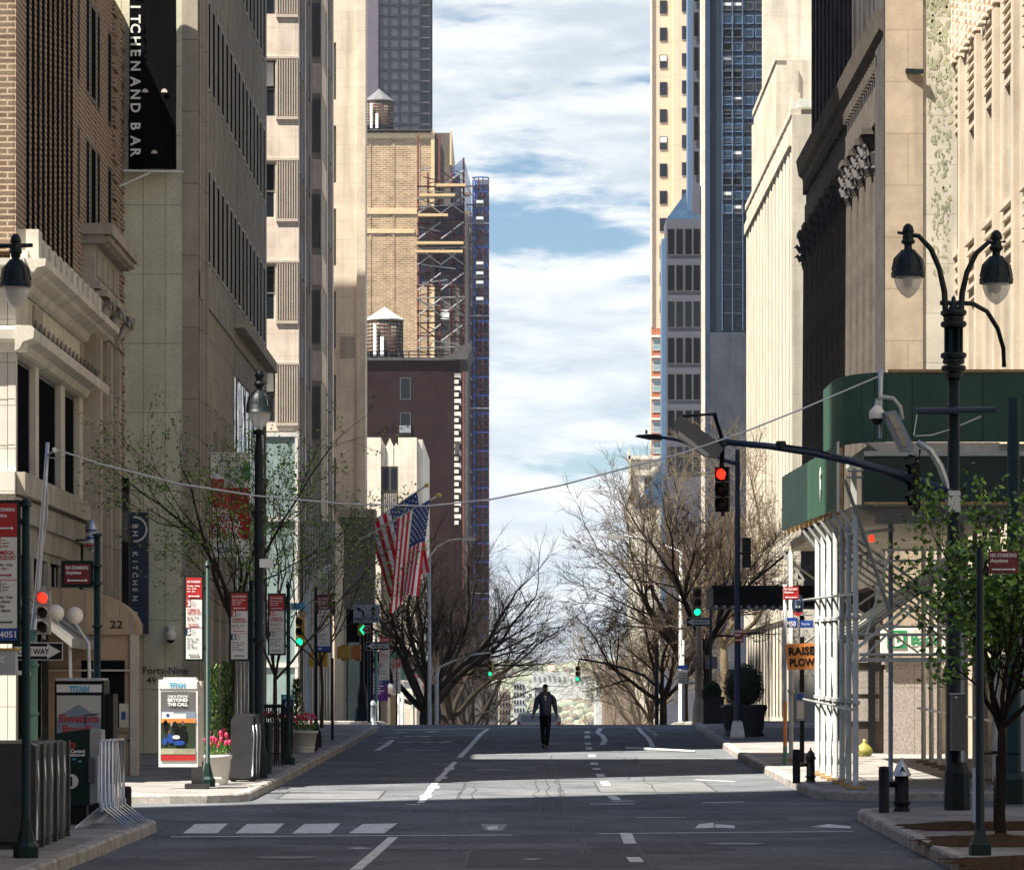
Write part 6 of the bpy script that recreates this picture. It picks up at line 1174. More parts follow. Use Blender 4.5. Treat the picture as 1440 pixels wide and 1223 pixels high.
b = MB(); b.box(PX(1119.5,yy), PX(1131,yy), yy-.02, yy+.04, PZ(1013,yy), PZ(973,yy), 'bluegrey'); b.box(PX(1120.5,yy), PX(1130,yy), yy-.03, yy-.021, PZ(984,yy), PZ(975,yy), 'blue'); b.box(PX(1120.5,yy), PX(1130,yy), yy-.03, yy-.021, PZ(1010,yy), PZ(986,yy), 'farwhite'); b.build('timetable_box', t)
def hydrant(label, px, ytop, Y, w, cap):
    x = PX(px,Y); z = gz(Y)+SW; h = PZ(ytop,Y)-z; r = w/2*Y/5000; t = thing('fire_hydrant', label, 'fire hydrant', (x,Y,z), 'fire hydrants on the right pavement'); b = MB(); b.lathe((x,Y,z), [(r*1.2,0),(r*1.2,h*.04),(r,h*.05),(r,h*.12),(r*1.22,h*.13),(r*1.22,h*.18),(r,h*.19),(r*.98,h*.68)], 'black', 16); b.tube([(x-r*1.7,Y-.02,z+h*.5),(x+r*.8,Y-.02,z+h*.5)], r*.42, 'black', 10); b.lathe((x-r*1.75,Y-.02,z+h*.5), [(r*.5,0),(r*.5,.06),(r*.2,.1)], 'black', 8, axis=(-1,0,0)); b.build('barrel', t)
    b = MB(); b.lathe((x,Y,z), [(r*1.28,h*.66),(r*1.30,h*.71),(r*1.1,h*.74),(r*.75,h*.86),(r*.3,h*.93),(r*.2,h*.94),(r*.2,h),(.005,h*1.0)], cap, 16); b.build('bonnet', t)
    if cap == 'alu': b = MB(); b.text('A', (x, Y-r*1.2, z+h*.74), Xv, Zv, .07, 'black', 'C', bold=.04); b.build('lettering', t)
hydrant('black hydrant with a silver conical cap, by the near right bollard', 1268, 1065, 51.5, 20, 'alu'); hydrant('all black hydrant at the foot of the scaffold posts beside the kerb', 1140, 1051, 63, 12, 'black')
bollard('black bollard left of the silver capped hydrant', 1243, 1077, 1145, 51.0, 15); bollard('black bollard left of the all black hydrant by the scaffold', 1120, 1053, 1099, 62.4, 11)
# ================================================================ twin lamp post, mast arm and signals (near right)
Y = 52; t = thing('street_lamp', 'dark twin lantern lamp post with a crossbar and long traffic mast arm', 'street lamp', base(1345, Y)); x = PX(1341,Y); z = gz(Y)+SW; b = MB()
b.lathe((x+.05,Y,z), [(.20,0),(.19,.55),(.14,.68),(.10,.70)], 'iron', 8, smooth=False); b.tube([(x,Y,z+.6),(x,Y,PZ(530,Y))], [.11,.085], 'iron', 14)
for y, r_ in ((528,.13),(518,.18),(508,.16),(500,.19),(456,.19),(448,.15),(440,.19)): b.lathe((x,Y,PZ(y,Y)), [(r_*.9,-.04),(r_,-.02),(r_,.02),(r_*.9,.04)], 'iron', 14)
for k_ in range(6): a = k_*1.047; b.tube([(x+.11*math.cos(a),Y+.11*math.sin(a),PZ(505,Y)),(x+.11*math.cos(a),Y+.11*math.sin(a),PZ(442,Y))], .03, 'iron', 6)
b.tube([(x,Y,PZ(505,Y)),(x,Y,PZ(430,Y))], .06, 'iron', 10); b.lathe((x,Y,PZ(435,Y)), [(.08,0),(.06,.06),(.03,.1),(.035,.16),(.01,.2)], 'iron', 10); b.box(x-.09, x+.09, Y-.1, Y+.1, PZ(720,Y), PZ(690,Y), 'alu'); b.build('pole', t)
b = MB(); b.tube([P(1330,445,Y), P(1328,410,Y), P(1321,378,Y), P(1309,350,Y), P(1292,332,Y), P(1262,327,Y)], [.045,.045,.04,.04,.035,.02], 'iron', 10); b.lathe(P(1277,336,Y), [(.02,-.12),(.06,-.08),(.085,.02),(.06,.12),(.035,.14),(.035,.2)], 'iron', 10); b.build('arm', t); lamp_head(t, P(1277,386,Y), 1.0)
b = MB(); b.tube([P(1351,445,Y), P(1353,412,Y), P(1360,382,Y), P(1373,356,Y), P(1390,341,Y), P(1414,340,Y)], [.045,.045,.04,.04,.035,.02], 'iron', 10); b.lathe(P(1401,348,Y), [(.02,-.12),(.06,-.08),(.085,.02),(.06,.12),(.035,.14),(.035,.2)], 'iron', 10); b.build('arm', t); lamp_head(t, P(1401,395,Y), 1.0)
b = MB(); b.tube([P(1322,426,Y), P(1345,426,Y), P(1368,427,Y+.2), P(1388,438,Y+.5), P(1403,462,Y+.8), P(1411,490,Y+1), P(1412,516,Y+1)], .035, 'iron', 8); b.build('arm', t)
b = MB(); b.tube([P(1288,578,Y-.1), P(1400,576,Y-.1)], .05, 'navy', 8); b.bar(P(1290,580,Y-.1), P(1285,612,Y-.1), .015, .015, 'alu'); b.build('crossbar', t)
b = MB(); b.tube([P(1287,613,Y-.2), P(1310,612,Y-.2), P(1335,604,Y-.1)], .012, 'alu', 5); b.tube([P(1350,598,Y-.1), P(1380,585,Y-.1)], .012, 'alu', 5); b.build('cable', t)
b = MB(); b.tube([P(1335,692,Y), P(1263,667,Y), P(1200,649,Y), P(1140,636,Y), P(1080,627,Y), P(1014,621,Y)], [.075,.065,.06,.055,.05,.045], 'navy', 10); b.tube([P(1335,702,Y-.05), P(1300,690,Y-.05), P(1240,664,Y-.05), P(1150,632,Y-.05), P(1100,625,Y-.05)], .012, 'iron', 5)
for x_ in (1016, 1098): b.lathe(P(x_,622 if x_ < 1050 else 626,Y), [(.07,-.06),(.09,0),(.07,.06)], 'iron', 8)
b.build('mast_arm', t)
b = MB(); y0 = Y-.3; b.prism([(-.70,.26),(-.62,.36),(-.08,-.02),(.02,-.14),(-.08,-.26),(-.18,-.24),(-.66,.12)], P(1016,618,y0), Xv, Zv, (0,.35,0), 'greyd'); b.prism([(-.64,.13),(-.18,-.22),(-.24,-.24),(-.64,.05)], P(1016,618,y0-.01), Xv, Zv, (0,.3,0), 'farwhite'); b.tube([P(1004,580,Y), P(1016,620,Y)], .03, 'iron', 6); b.tube([P(960,585,Y), P(1008,582,Y-.1)], .02, 'iron', 5); b.build('luminaire', t)
b = MB(); b.tube([P(1016,620,Y), P(1015,658,Y)], .04, 'iron', 6); b.build('hanger', t)
Yh = Y-.02; t2 = thing('traffic_signal', 'black traffic signal showing red hanging from the end of the long mast arm', 'traffic signal', P(1014, 720, Yh)); signal(t2, 1016, 656, 720, Yh, 'black', 'r', 24)
t2 = thing('traffic_signal', 'dark unlit traffic signal seen from the side near the lamp post on the mast arm', 'traffic signal', P(1284, 716, Yh)); signal(t2, 1288, 650, 716, Yh-.2, 'black', 'x', 78); b = MB(); b.tube([P(1287,640,Yh-.15), P(1290,652,Yh-.2)], .03, 'alu', 6); b.tube([P(1270,647,Yh-.2), P(1280,640,Yh-.2), P(1292,645,Yh-.2), P(1294,632,Yh-.2)], .02, 'black', 5); b.build('bracket', t2)
t2 = thing('flood_light', 'long grey flood light on a bent pale arm above the side facing signal', 'light', P(1262, 605, Y)); b = MB(); b.tube([P(1336,705,Y), P(1332,680,Y), P(1322,655,Y), P(1308,633,Y), P(1290,622,Y)], [.07,.06,.055,.05,.045], 'alu', 10); b.build('arm', t2)
b = MB(); b.prism([(-.22,.24),(-.04,.26),(.22,-.26),(.20,-.34),(.04,-.32)], P(1264,602,Y-.2), Xv, Zv, (0,.35,0), 'bluegrey'); b.prism([(-.17,.20),(-.07,.21),(.13,-.26),(.06,-.27)], P(1264,602,Y-.21), Xv, Zv, (0,-.01,0), 'stone2l'); b.build('head', t2)
t2 = thing('security_camera', 'white dome camera on a hooked pale pipe beside the green shed', 'camera', P(1233, 590, Y)); b = MB(); b.tube([P(1232,574,Y), P(1233,562,Y), P(1242,558,Y), P(1256,560,Y), P(1266,572,Y), P(1269,590,Y)], .03, 'galvw', 8); b.tube([P(1238,616,Y+.1), P(1238,560,Y+.1), P(1238.5,519,Y+.1)], [.025,.03,.04], 'alu', 8); b.build('bracket', t2); b = MB(); q = P(1233,584,Y); b.lathe(q, [(.10,-.05),(.115,-.02),(.11,.06),(.06,.12),(.04,.14)], 'white', 14); b.build('housing', t2); b = MB(); b.lathe(q, [(.01,-.14),(.06,-.12),(.09,-.05)], 'black', 12); b.build('lens', t2)
Yb = Y-.3; t2 = thing('control_box', 'tall grey traffic control box on the near lamp post', 'control box', P(1347, 1055, Yb)); b = MB(); b.box(PX(1338,Yb), PX(1357,Yb), Yb-.1, Yb+.25, PZ(1055,Yb), PZ(976,Yb), 'patina' if 0 else 'greyd'); b.box(PX(1337,Yb), PX(1358,Yb), Yb-.12, Yb+.27, PZ(976,Yb), PZ(974,Yb), 'alu'); b.lathe((PX(1343,Yb),Yb-.11,PZ(980,Yb)), [(.02,0),(.02,.01)], 'white', 8, axis=(0,-1,0)); b.build('body', t2)
Y2 = 54; t2 = thing('street_post', 'second dark green octagonal post base at the right picture edge', 'post', base(1425, Y2)); b = MB(); x = PX(1425,Y2); z = gz(Y2)+SW; b.lathe((x,Y2,z), [(.27,0),(.26,.38),(.2,.47),(.13,.5)], 'dkgreen', 8, smooth=False); b.tube([(x,Y2,z+.45),(x,Y2,PZ(560,Y2))], [.12,.09], 'dkgreen', 12); b.build('pole', t2)
# near thin sign pole
Y3 = 38.6; t2 = thing('parking_sign', 'slender dark post on a faceted green foot with a dark red sign', 'sign', base(1378, Y3)); x = PX(1378,Y3); z = gz(Y3)+SW; b = MB(); b.tube([(x,Y3,z+.2),(x,Y3,PZ(770,Y3))], [.05,.04], 'iron', 10); b.lathe((x,Y3,z), [(.155,0),(.15,.11),(.13,.13),(.07,.26),(.05,.29)], 'dkgreen', 4, smooth=False); b.bar((x,Y3,PZ(800,Y3)), (PX(1392,Y3),Y3,PZ(800,Y3)), .03, .04, 'iron'); b.build('pole', t2); small_reg(t2, 1390, 1432, 775, 806, Y3-.02, arr='r')
# span wire
b = MB(); pts = [(76,631),(140,652),(250,680),(360,697),(480,708),(600,711.5),(690,702),(790,682),(880,658),(960,637),(1050,606),(1130,574),(1238,528)]
b.tube([P(a, c, 46.8+5.2*(a-76)/1160) for a, c in pts], .013, 'alu', 6); tag(b.build('span_wire', None, P(76,631,46.8)), 'long sagging cable crossing the whole street between the two near corners', 'cable')
# ================================================================ sidewalk shed (right)
t = thing('sidewalk_shed', 'green boarded sidewalk shed on white pipe posts in front of the dark colonnade building', 'shed', (6.9, 62, gz(62)+SW)); XO, XI = 5.8, 8.45
def pipe(a, c, r=.026, m='galvw', name='brace'): b = MB(); b.tube([a, c], r, m, 6); return b.build(name, t)
oy = [60.0+1.25*i for i in range(7)]+[73.9]
for i, y in enumerate(oy):
    z = gz(y)+SW; b = MB(); b.tube([(XO,y,z+.06),(XO,y,4.86)], .048, 'galvw', 10); b.box(XO-.16, XO+.16, y-.12, y+.12, z, z+.05, 'wood'); b.lathe((XO,y,z+.05), [(.08,0),(.08,.03)], 'galv', 8)
    for h in (1.45, 2.9): b.lathe((XO,y,z+h), [(.075,-.03),(.08,0),(.075,.03)], 'galv', 8)
    b.build('post', t)
    # outriggers under the fascia
    b = MB(); b.bar((XO-.28,y,4.98), (XO+.28,y,4.25), .03, .05, 'galvw' if i < 5 else 'galv'); b.build('outrigger', t)
    if 0 < i: 
        pipe((XO,y,4.62), (XI,y,2.75), .027); pipe((XI,y+.05,4.62), (XO,y+.05,2.75), .027)
for y in [62.2+1.35*i for i in range(9)]:
    z = gz(y)+SW; b = MB(); b.tube([(XI,y,z+.05),(XI,y,4.86)], .05, 'galv', 10); b.box(XI-.15, XI+.15, y-.12, y+.12, z, z+.05, 'woodold'); b.build('post', t)
for z_ in (1.4, 3.35):
    pipe((XO-.06,60,z_+.2), (XO-.06,70,z_+.38), .024); 
pipe((XI-.06,62,3.5), (XI-.06,73.5,3.6), .024); pipe((XI-.06,62,1.4), (XI-.06,73.5,1.6), .024)
for i in range(4): pipe((XO+.04,60+1.9*i,.9+.03*i), (XO+.04,61.9+1.9*i,3.5), .018)
for i in range(3): pipe((XO-.1,61+3*i,.4), (XO+.25,62.2+3*i,4.3), .016, 'alu', 'conduit')
# front bay across the side street pavement
yf = 59.6
for px_, y_, m_, r_ in ((1252.5,61.5,'bluegrey',.042),(1352,60.2,'galvw',.04),(1402,60.6,'galvw',.05),(1438,60.4,'galvw',.05)):
    x = PX(px_,y_); z = gz(y_)+SW; b = MB(); b.tube([(x,y_,z),(x,y_,PZ(640,y_))], r_, m_, 10); b.lathe((x,y_,z), [(.1,0),(.1,.02)], 'galv', 8)
    for yy in (745, 775, 880, 895): b.lathe((x,y_,PZ(yy,y_)), [(.06,-.03),(.065,0),(.06,.03)], 'galv', 8)
    b.build('post', t)
for a, c, r_ in (((1190,671),(1460,671),.02),((1192,662),(1460,662),.02),((1197,788),(1350,788),.022),((1240,773),(1350,773),.022),((1208,892),(1345,892),.028),((1208,920),(1345,920),.028),((1240,881),(1445,881),.022),((1190,752),(1252,744),.03),((1188,674),(1252,862),.035),((1215,905),(1252,775),.024),((1208,930),(1295,845),.024),((1200,915),(1280,850),.03)):
    pipe(P(*a,yf+.4), P(*c,yf+.4), r_)
b = MB(); b.box(XO+.1, 14, yf+.3, yf+.42, PZ(930,yf), PZ(924,yf), 'galvw'); b.build('beam', t)
b = MB()
for i in range(36): b.box(XO, XI+.3, yf+.5+i*.4, yf+.72+i*.4, 4.88, 5.02, 'stone1')
b.box(XO-.02, XI+.32, yf+.45, 74.2, 5.02, 5.06, 'galv')
for i in range(8): b.box(XI+.3, 14, yf+.2+i*.35, yf+.4+i*.35, 4.88, 5.02, 'stone1')
b.box(XO+.3, 14, yf+.05, yf+.14, 4.72, 4.98, 'greyd'); b.box(XO+.3, 14, yf+.02, 62.6, 5.025, 5.07, 'galv'); b.build('deck', t)
b = MB()      # lower fascia along the street, far boards coloured darker to stand for shade
XF = 5.6
for i in range(12):
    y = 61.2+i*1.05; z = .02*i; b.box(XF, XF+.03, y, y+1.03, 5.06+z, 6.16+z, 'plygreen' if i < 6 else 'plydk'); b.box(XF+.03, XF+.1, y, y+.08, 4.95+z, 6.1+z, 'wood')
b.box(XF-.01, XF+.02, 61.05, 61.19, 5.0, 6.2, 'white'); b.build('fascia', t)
b = MB(); pts = [(0,0),(.07,.22),(.02,.42),(.09,.5),(.04,.62),(-.05,.55),(-.03,.3)]; b.prism(pts, (XF-.015, 64.4, 5.35), (0,-1.6,0), Zv, (-.01,0,0), 'white'); b.build('torn_sheet', t)
b = MB(); b.box(XF+.3, 14, yf, yf+.03, 5.08, 5.85, 'plydk'); b.box(XF+.3, 14, yf-.03, yf, 5.85, 5.93, 'galvw'); b.box(XF+.3, 14, yf-.02, yf+.02, 5.04, 5.08, 'wood'); b.build('fascia', t)
b = MB()      # upper parapet with rounded corner
up = [(5.72,65.0)]+[(5.72+.75*(1-math.cos(R(a))), 63.1-.75*math.sin(R(a))*2.2) for a in range(0, 91, 15)]+[(14,61.45)]
for (xa, ya), (xb_, yb) in zip(up, up[1:]):
    vs_ = [Vector((xa,ya,6.22)), Vector((xb_,yb,6.22)), Vector((xb_,yb,7.42)), Vector((xa,ya,7.42))]; n_ = Vector((yb-ya, xa-xb_, 0)).normalized()*-.03; vs_ += [v+n_*-1 for v in vs_]
    b.add(vs_, [(0,1,2,3),(4,5,6,7),(0,1,5,4),(3,2,6,7),(0,3,7,4),(1,2,6,5)], 'plygreen')
for i in range(7): b.box(6.9+i*1.22, 6.93+i*1.22, 61.42, 61.449, 6.24, 7.4, 'plydk')
for i in range(9): b.box(6.5+i*.85, 6.54+i*.85, 61.40, 61.419, 6.22, 7.44, 'wood') if i % 4 == 3 else None
b.box(6.5, 14, 61.40, 61.46, 7.42, 7.47, 'wood'); b.build('parapet', t)
b = MB(); b.box(6.2, 14, 61.6, 66, 6.05, 6.2, 'galvw'); b.prism([(6.1,6.2),(8.4,6.2),(8.4,5.98),(6.6,5.85)], (0,61.3,0), Xv, Zv, (0,.25,0), 'stone1')
for y in (62, 64, 66): b.box(6.3, 6.4, y, y+.1, 5.06, 6.05, 'galvw')
b.build('parapet_floor', t)
b = MB(); q = Vector((6.3, 62.3, PZ(757,62.3))); b.lathe(q, [(.03,-.06),(.045,-.04),(.045,.04),(.03,.06)], 'redlamp', 10); b.build('warning_lamp', t)
# ================================================================ flags
def flag(label, Y, base_, tip, h0, h1, length, side, seed):
    t = thing('flag', label, 'flag', P(*base_, Y), 'pair of flags on angled poles'); b = MB(); A = P(*base_, Y); B = P(*tip, Y); root = Vector((-6.2, Y+3, A.z-.9)); b.tube([root, A, B], [.07,.06,.045], 'galvw', 8); b.build('pole', t)
    b = MB(); b.lathe(B, [(.01,-.1),(.09,-.06),(.12,0),(.09,.06),(.01,.1)], 'gold', 12); b.lathe(A, [(.09,-.12),(.09,.12)], 'iron', 8, axis=(B-A)); b.build('finial', t)
    H0 = A.lerp(B, h0); H1 = A.lerp(B, h1); NU, NV = 39, 44; hoist = H1-H0
    def S(u, v):      # u along the hoist 0..1, v down the fly 0..1
        p = H0+hoist*u; g = v*length; spread = 1-.22*v*(1-.3*u)
        cx_ = H0.x+hoist.x*.5
        x = cx_+(p.x-cx_)*spread + side*v*.35
        fold = math.sin(u*9+seed+v*2.5)*.12*v+math.sin(u*23+seed*2)*.03*v
        z = p.z*(1-v*.25)+(H0.z+hoist.z*.5)*v*.25-g*(.95+.05*math.cos(u*5))
        return Vector((x+fold*.25, Y-.1+fold*2.0, z))
    b = MB(); vs_ = [S(i/NU, j/NV) for j in range(NV+1) for i in range(NU+1)]; b.v = [tuple(v) for v in vs_]
    for j in range(NV):
        for i in range(NU):
            st = int(i/NU*13); m_ = 'flagblue' if st >= 6 and j/NV < .42 else ('flagred' if (12-st) % 2 == 0 else 'flagwhite')
            b.f.append((j*(NU+1)+i, j*(NU+1)+i+1, (j+1)*(NU+1)+i+1, (j+1)*(NU+1)+i)); b.m.append(b.mi(m_)); b.s.append(True)
    b.build('cloth', t); b = MB()
    for r_ in range(9):
        for c_ in range(6 if r_ % 2 == 0 else 5):
            u = 1-(.54*(r_+.75)/9.5); v = .42*((c_+.6+(.5 if r_ % 2 else 0))/6.2); p = S(u, v)-Yv*.03; du = (S(u+.01, v)-S(u-.01, v)).normalized(); dv = (S(u, v+.01)-S(u, v-.01)).normalized(); R_ = .055
            star = [(math.sin(k_*math.pi/5)*(R_ if k_ % 2 == 0 else R_*.42), math.cos(k_*math.pi/5)*(R_ if k_ % 2 == 0 else R_*.42)) for k_ in range(10)]
            b.add([p+du*a+dv*c for a, c in star], [tuple(range(10))], 'white2')
    b.build('star_field', t); return t
flag('left flag of the pair, its longer pole and round gold tip highest', 150, (499,751), (600.5,682), .17, .86, 3.35, 2.1, .3)
flag('right flag of the pair, canton against the dark maroon building', 148.5, (501,762), (617,696), .50, .90, 4.1, -1.2, 2.1)
# ================================================================ trees
def rot(d, ax, a): return Matrix.Rotation(a, 3, ax) @ d
def tree(label, px, Y, ht, seed, bark='bark', fork=.25, spread=1.0, r0=.14, lv=5, leaf=None, nleaf=0, lean=0, up=.10, cnt=(6,5,5,4,4), group=None, name='bare_tree', L0=.42, wood2=None, fl=(.62,.62,.6,.6,.6), leafsize=.07, xoff=None, drop=0):
    rg = random.Random(seed); x = PX(px,Y) if xoff is None else xoff; z0 = gz(Y)+.1; t = thing(name, label, 'tree', (x,Y,z0), group); T = MB(); Cb = MB(); Lf = MB(); w2 = wood2 or bark
    def br(p, d, L, r, level):
        n = 5 if level < 3 else 3; pts = [p]; q = p.copy(); dd = d.copy()
        for i in range(n):
            j = .20 if level < 3 else .28; dd = (dd+Vector((rg.uniform(-j,j), rg.uniform(-j,j), rg.uniform(-j,j)+up*(1 if level < 4 else .3)-drop*level*.04))).normalized(); q = q+dd*(L/n); pts.append(q.copy())
        r1 = r*(.55 if level < 4 else .4)
        Cb.tube(pts, [r+(r1-r)*i/n for i in range(n+1)], bark if level < 3 else w2, (7,5,4,3,3,3)[level], cap=False)
        if level < lv:
            for k_ in range(cnt[min(level, 4)]):
                f = rg.uniform(.3, 1) if k_ else 1.0; i = min(int(f*n), n-1); q2 = pts[i].lerp(pts[i+1], f*n-i); dl = (pts[i+1]-pts[i]).normalized(); ax = dl.cross(Vector((rg.uniform(-1,1), rg.uniform(-1,1), rg.uniform(-1,1)))).normalized()
                br(q2, rot(dl, ax, R(rg.uniform(18, 55) if k_ else rg.uniform(5, 20))), L*fl[min(level,4)]*rg.uniform(.75, 1.15), max(.008 if Y > 100 else .004, r*(.44 if k_ else .6)*(1-.25*f)), level+1)
        if leaf and level >= lv-1:
            for k_ in range(nleaf):
                q2 = pts[rg.randrange(1, n+1)]+Vector((rg.uniform(-1,1), rg.uniform(-1,1), rg.uniform(-1,1)))*.10; a = Vector((rg.uniform(-1,1), rg.uniform(-1,1), rg.uniform(-.6,.6))).normalized()*leafsize*rg.uniform(.6, 1.3); c = a.cross(Vector((rg.uniform(-1,1), rg.uniform(-1,1), rg.uniform(-1,1)))).normalized()*leafsize*.42
                Lf.add([q2, q2+a*.5+c, q2+a, q2+a*.5-c], [(0,1,2,3)], leaf if rg.random() < .7 else 'leafd')
    fz = ht*fork; tp = [Vector((x,Y,z0-.1))]
    for i in range(1, 6): tp.append(Vector((x+lean*fz*(i/5)**1.3+rg.uniform(-.03,.03)*ht*.12, Y+rg.uniform(-.03,.03), z0+fz*i/5)))
    T.tube(tp, [r0*1.35,r0*1.05,r0,r0*.95,r0*.88,r0*.7], bark, 9); T.build('trunk', t)
    for k_ in range(cnt[0]):
        a = 6.283*k_/cnt[0]+rg.uniform(-.35,.35); e = R(rg.uniform(35, 75)); d = Vector((math.cos(a)*math.cos(e)*spread, math.sin(a)*math.cos(e)*spread, math.sin(e))).normalized(); br(tp[-1]-Zv*rg.uniform(0, fz*.15), d, ht*L0*rg.uniform(.85,1.1), r0*.6, 1)
    Cb.build('crown', t)
    if Lf.v: Lf.build('leaves', t)['kind'] = 'stuff'
    return t
GR = 'bare trees beyond the crest'
for i, (px, Y, h, lab) in enumerate(((612,185,14.5,'thickest black bare tree left of the street, arching over it'),(634,215,15,'second dark bare tree in the left row beyond the crest'),(655,270,16,'third dark bare tree in the left row, under the sky gap'),(664,340,17,'small looking bare tree near the far end of the left row'),(598,176,11.5,'dark bare tree behind the green shed and parking panels'))):
    tree(lab, px, Y, h, 20+i, 'bark', .26, 1.15, .30, 5 if Y < 300 else 4, group=GR, cnt=(6,5,5,5,6), up=.04, L0=.37)
for i, (px, Y, h, lab, bk) in enumerate(((992,118,9.0,'bare tree right beside the fat tan signal pole','bark'),(962,132,9.6,'tall bare tree with brown sunlit twigs left of the fat tan pole','bark'),(932,150,8.3,'bare tree reaching furthest left over the street','bark'),(915,185,10,'bare tree behind the pole of the brass yellow signal','barkm'),(1018,128,11.5,'bare tree against the cream fluted wall','barkl'),(900,240,14,'pinkish sunlit bare tree near the bottom of the sky gap','barkl'),(880,330,12.5,'smallest pinkish bare tree beside the distant hill','barkl'))):
    tree(lab, px, Y, h, 50+i, bk, .28, 1.15, .17 if Y < 200 else .24, 5 if Y < 300 else 4, group=GR, cnt=(6,5,5,5,6), up=.05, wood2='barkl' if bk != 'bark' else 'barkm', L0=.35)
tree('dark bare tree with a few fresh leaves in front of the red banner', 322, 68, 7.4, 91, 'bark', .42, 1.0, .07, 5, 'leaf', 3, group='young street trees', name='street_tree', cnt=(6,4,4,3,2), L0=.29, up=.05, lean=.02, leafsize=.065)
tree('young tree with fresh green leaves around the third parking panel', 388, 74, 6.8, 93, 'barkm', .28, .8, .05, 5, 'leaf', 3, group='young street trees', name='street_tree', cnt=(6,4,4,3,2), L0=.38, up=.10, wood2='barkl', leafsize=.065)
tree('slim leafing tree between the yellow signal and the beige pier building', 452, 100, 7.0, 95, 'barkm', .3, .7, .045, 5, 'leaf', 2, group='young street trees', name='street_tree', cnt=(5,4,4,3,2), L0=.36, leafsize=.06)
tree('leafy green young tree at the right edge in front of the lamp post', 1408, 44, 4.3, 97, 'bark', .34, .75, .06, 4, 'leaf', 7, group='young street trees', name='street_tree', cnt=(7,4,4,3,2), L0=.26, up=.10, leafsize=.09)
tree('second leafy tree partly cut by the right picture edge', 1462, 47, 5.2, 99, 'bark', .33, .8, .055, 4, 'leaf', 8, group='young street trees', name='street_tree', cnt=(6,4,4,3,2), L0=.33, up=.09, leafsize=.085)
# red leafed branch
Cb = MB(); rg = random.Random(6)
def twig(p, d, L, r, lv):
    pts = [p]
    for i in range(4): d = (d+Vector((rg.uniform(-.2,.2), 0, rg.uniform(-.2,.2)))).normalized(); pts.append(pts[-1]+d*L/4)
    Cb.tube(pts, [r, r*.8, r*.6, r*.45, r*.3], 'barkm', 4, cap=False)
    if lv:
        for k_ in range(4): twig(pts[1+k_ % 4], rot(d, Yv, R(rg.choice((-1,1))*rg.uniform(25, 60))), L*.5, r*.5, lv-1)
    else:
        for k_ in range(3): q = pts[1+k_]+Vector((rg.uniform(-.03,.03), rg.uniform(-.03,.03), rg.uniform(-.03,.03))); Cb.add([q, q+Vector((.03,0,.012)), q+Vector((.02,0,.04))], [(0,1,2)], 'leafr')
p0 = Vector((9.95, 79.2, 12.6)); twig(p0, Vector((-.8,0,.45)).normalized(), .95, .014, 3); twig(p0+Zv*.15, Vector((-.6,0,.8)).normalized(), .8, .012, 3); twig(p0-Zv*.3, Vector((-.9,0,-.1)).normalized(), .8, .012, 3)
tag(Cb.build('red_branch', None, p0), 'thin branch with dark red buds in front of the mould stained wall', 'branch')
# ================================================================ bicycle
Y = 45.2; x0 = 6.15; z = gz(Y)+SW; t = thing('bicycle', 'black bicycle leaning behind the thin sign post on the near right pavement', 'bicycle', (x0, Y, z)); d = Vector((.18, 1, 0)).normalized(); w1 = Vector((x0-.0,Y,z+.34)); w2 = w1+d*1.02
for w_ in (w1, w2):
    b = MB(); n = 28; b.tube([w_+d*(.33*math.cos(k_*6.283/n))+Zv*(.33*math.sin(k_*6.283/n)) for k_ in range(n+1)], .02, 'rubber', 6)
    for k_ in range(12): b.tube([w_, w_+d*(.32*math.cos(k_*.5236))+Zv*(.32*math.sin(k_*.5236))], .002, 'steel', 3)
    b.build('wheel', t)
bb_ = w1+d*.46-Zv*.04; st_ = bb_-d*.16+Zv*.50; hd = w2-d*.10+Zv*.52 if 0 else w1+d*.83+Zv*.46
b = MB()
for a, c in ((w1,bb_),(w1,st_),(bb_,st_),(st_,hd),(bb_,hd),(hd,w2),(hd,hd+Zv*.14-d*.02),(st_,st_+Zv*.14)): b.tube([a, c], .016, 'black', 6)
b.build('frame', t); b = MB(); hb = hd+Zv*.16; sx_ = d.cross(Zv); b.tube([hb-sx_*.26-d*.08, hb-sx_*.2, hb+sx_*.2, hb+sx_*.26-d*.08], .014, 'black', 6); b.build('handlebar', t); b = MB(); s0 = st_+Zv*.16; b.prism([(-.12,-.07),(.14,-.02),(.14,.02),(-.12,.07)], s0, d, sx_, Zv*.04, 'rubber'); b.build('saddle', t)
Y = 46.3; b = MB(); x = PX(1371,Y); z = gz(Y)+SW; b.tube([(x,Y,z),(x,Y,z+.75),(x+.05,Y,z+.83),(x+.1,Y,z+.75),(x+.1,Y+.5,z)], .035, 'alu', 8); tag(b.build('bicycle_rack', None, (x,Y,z)), 'pale bent pipe bicycle stand beside the thin dark sign post', 'bicycle rack')
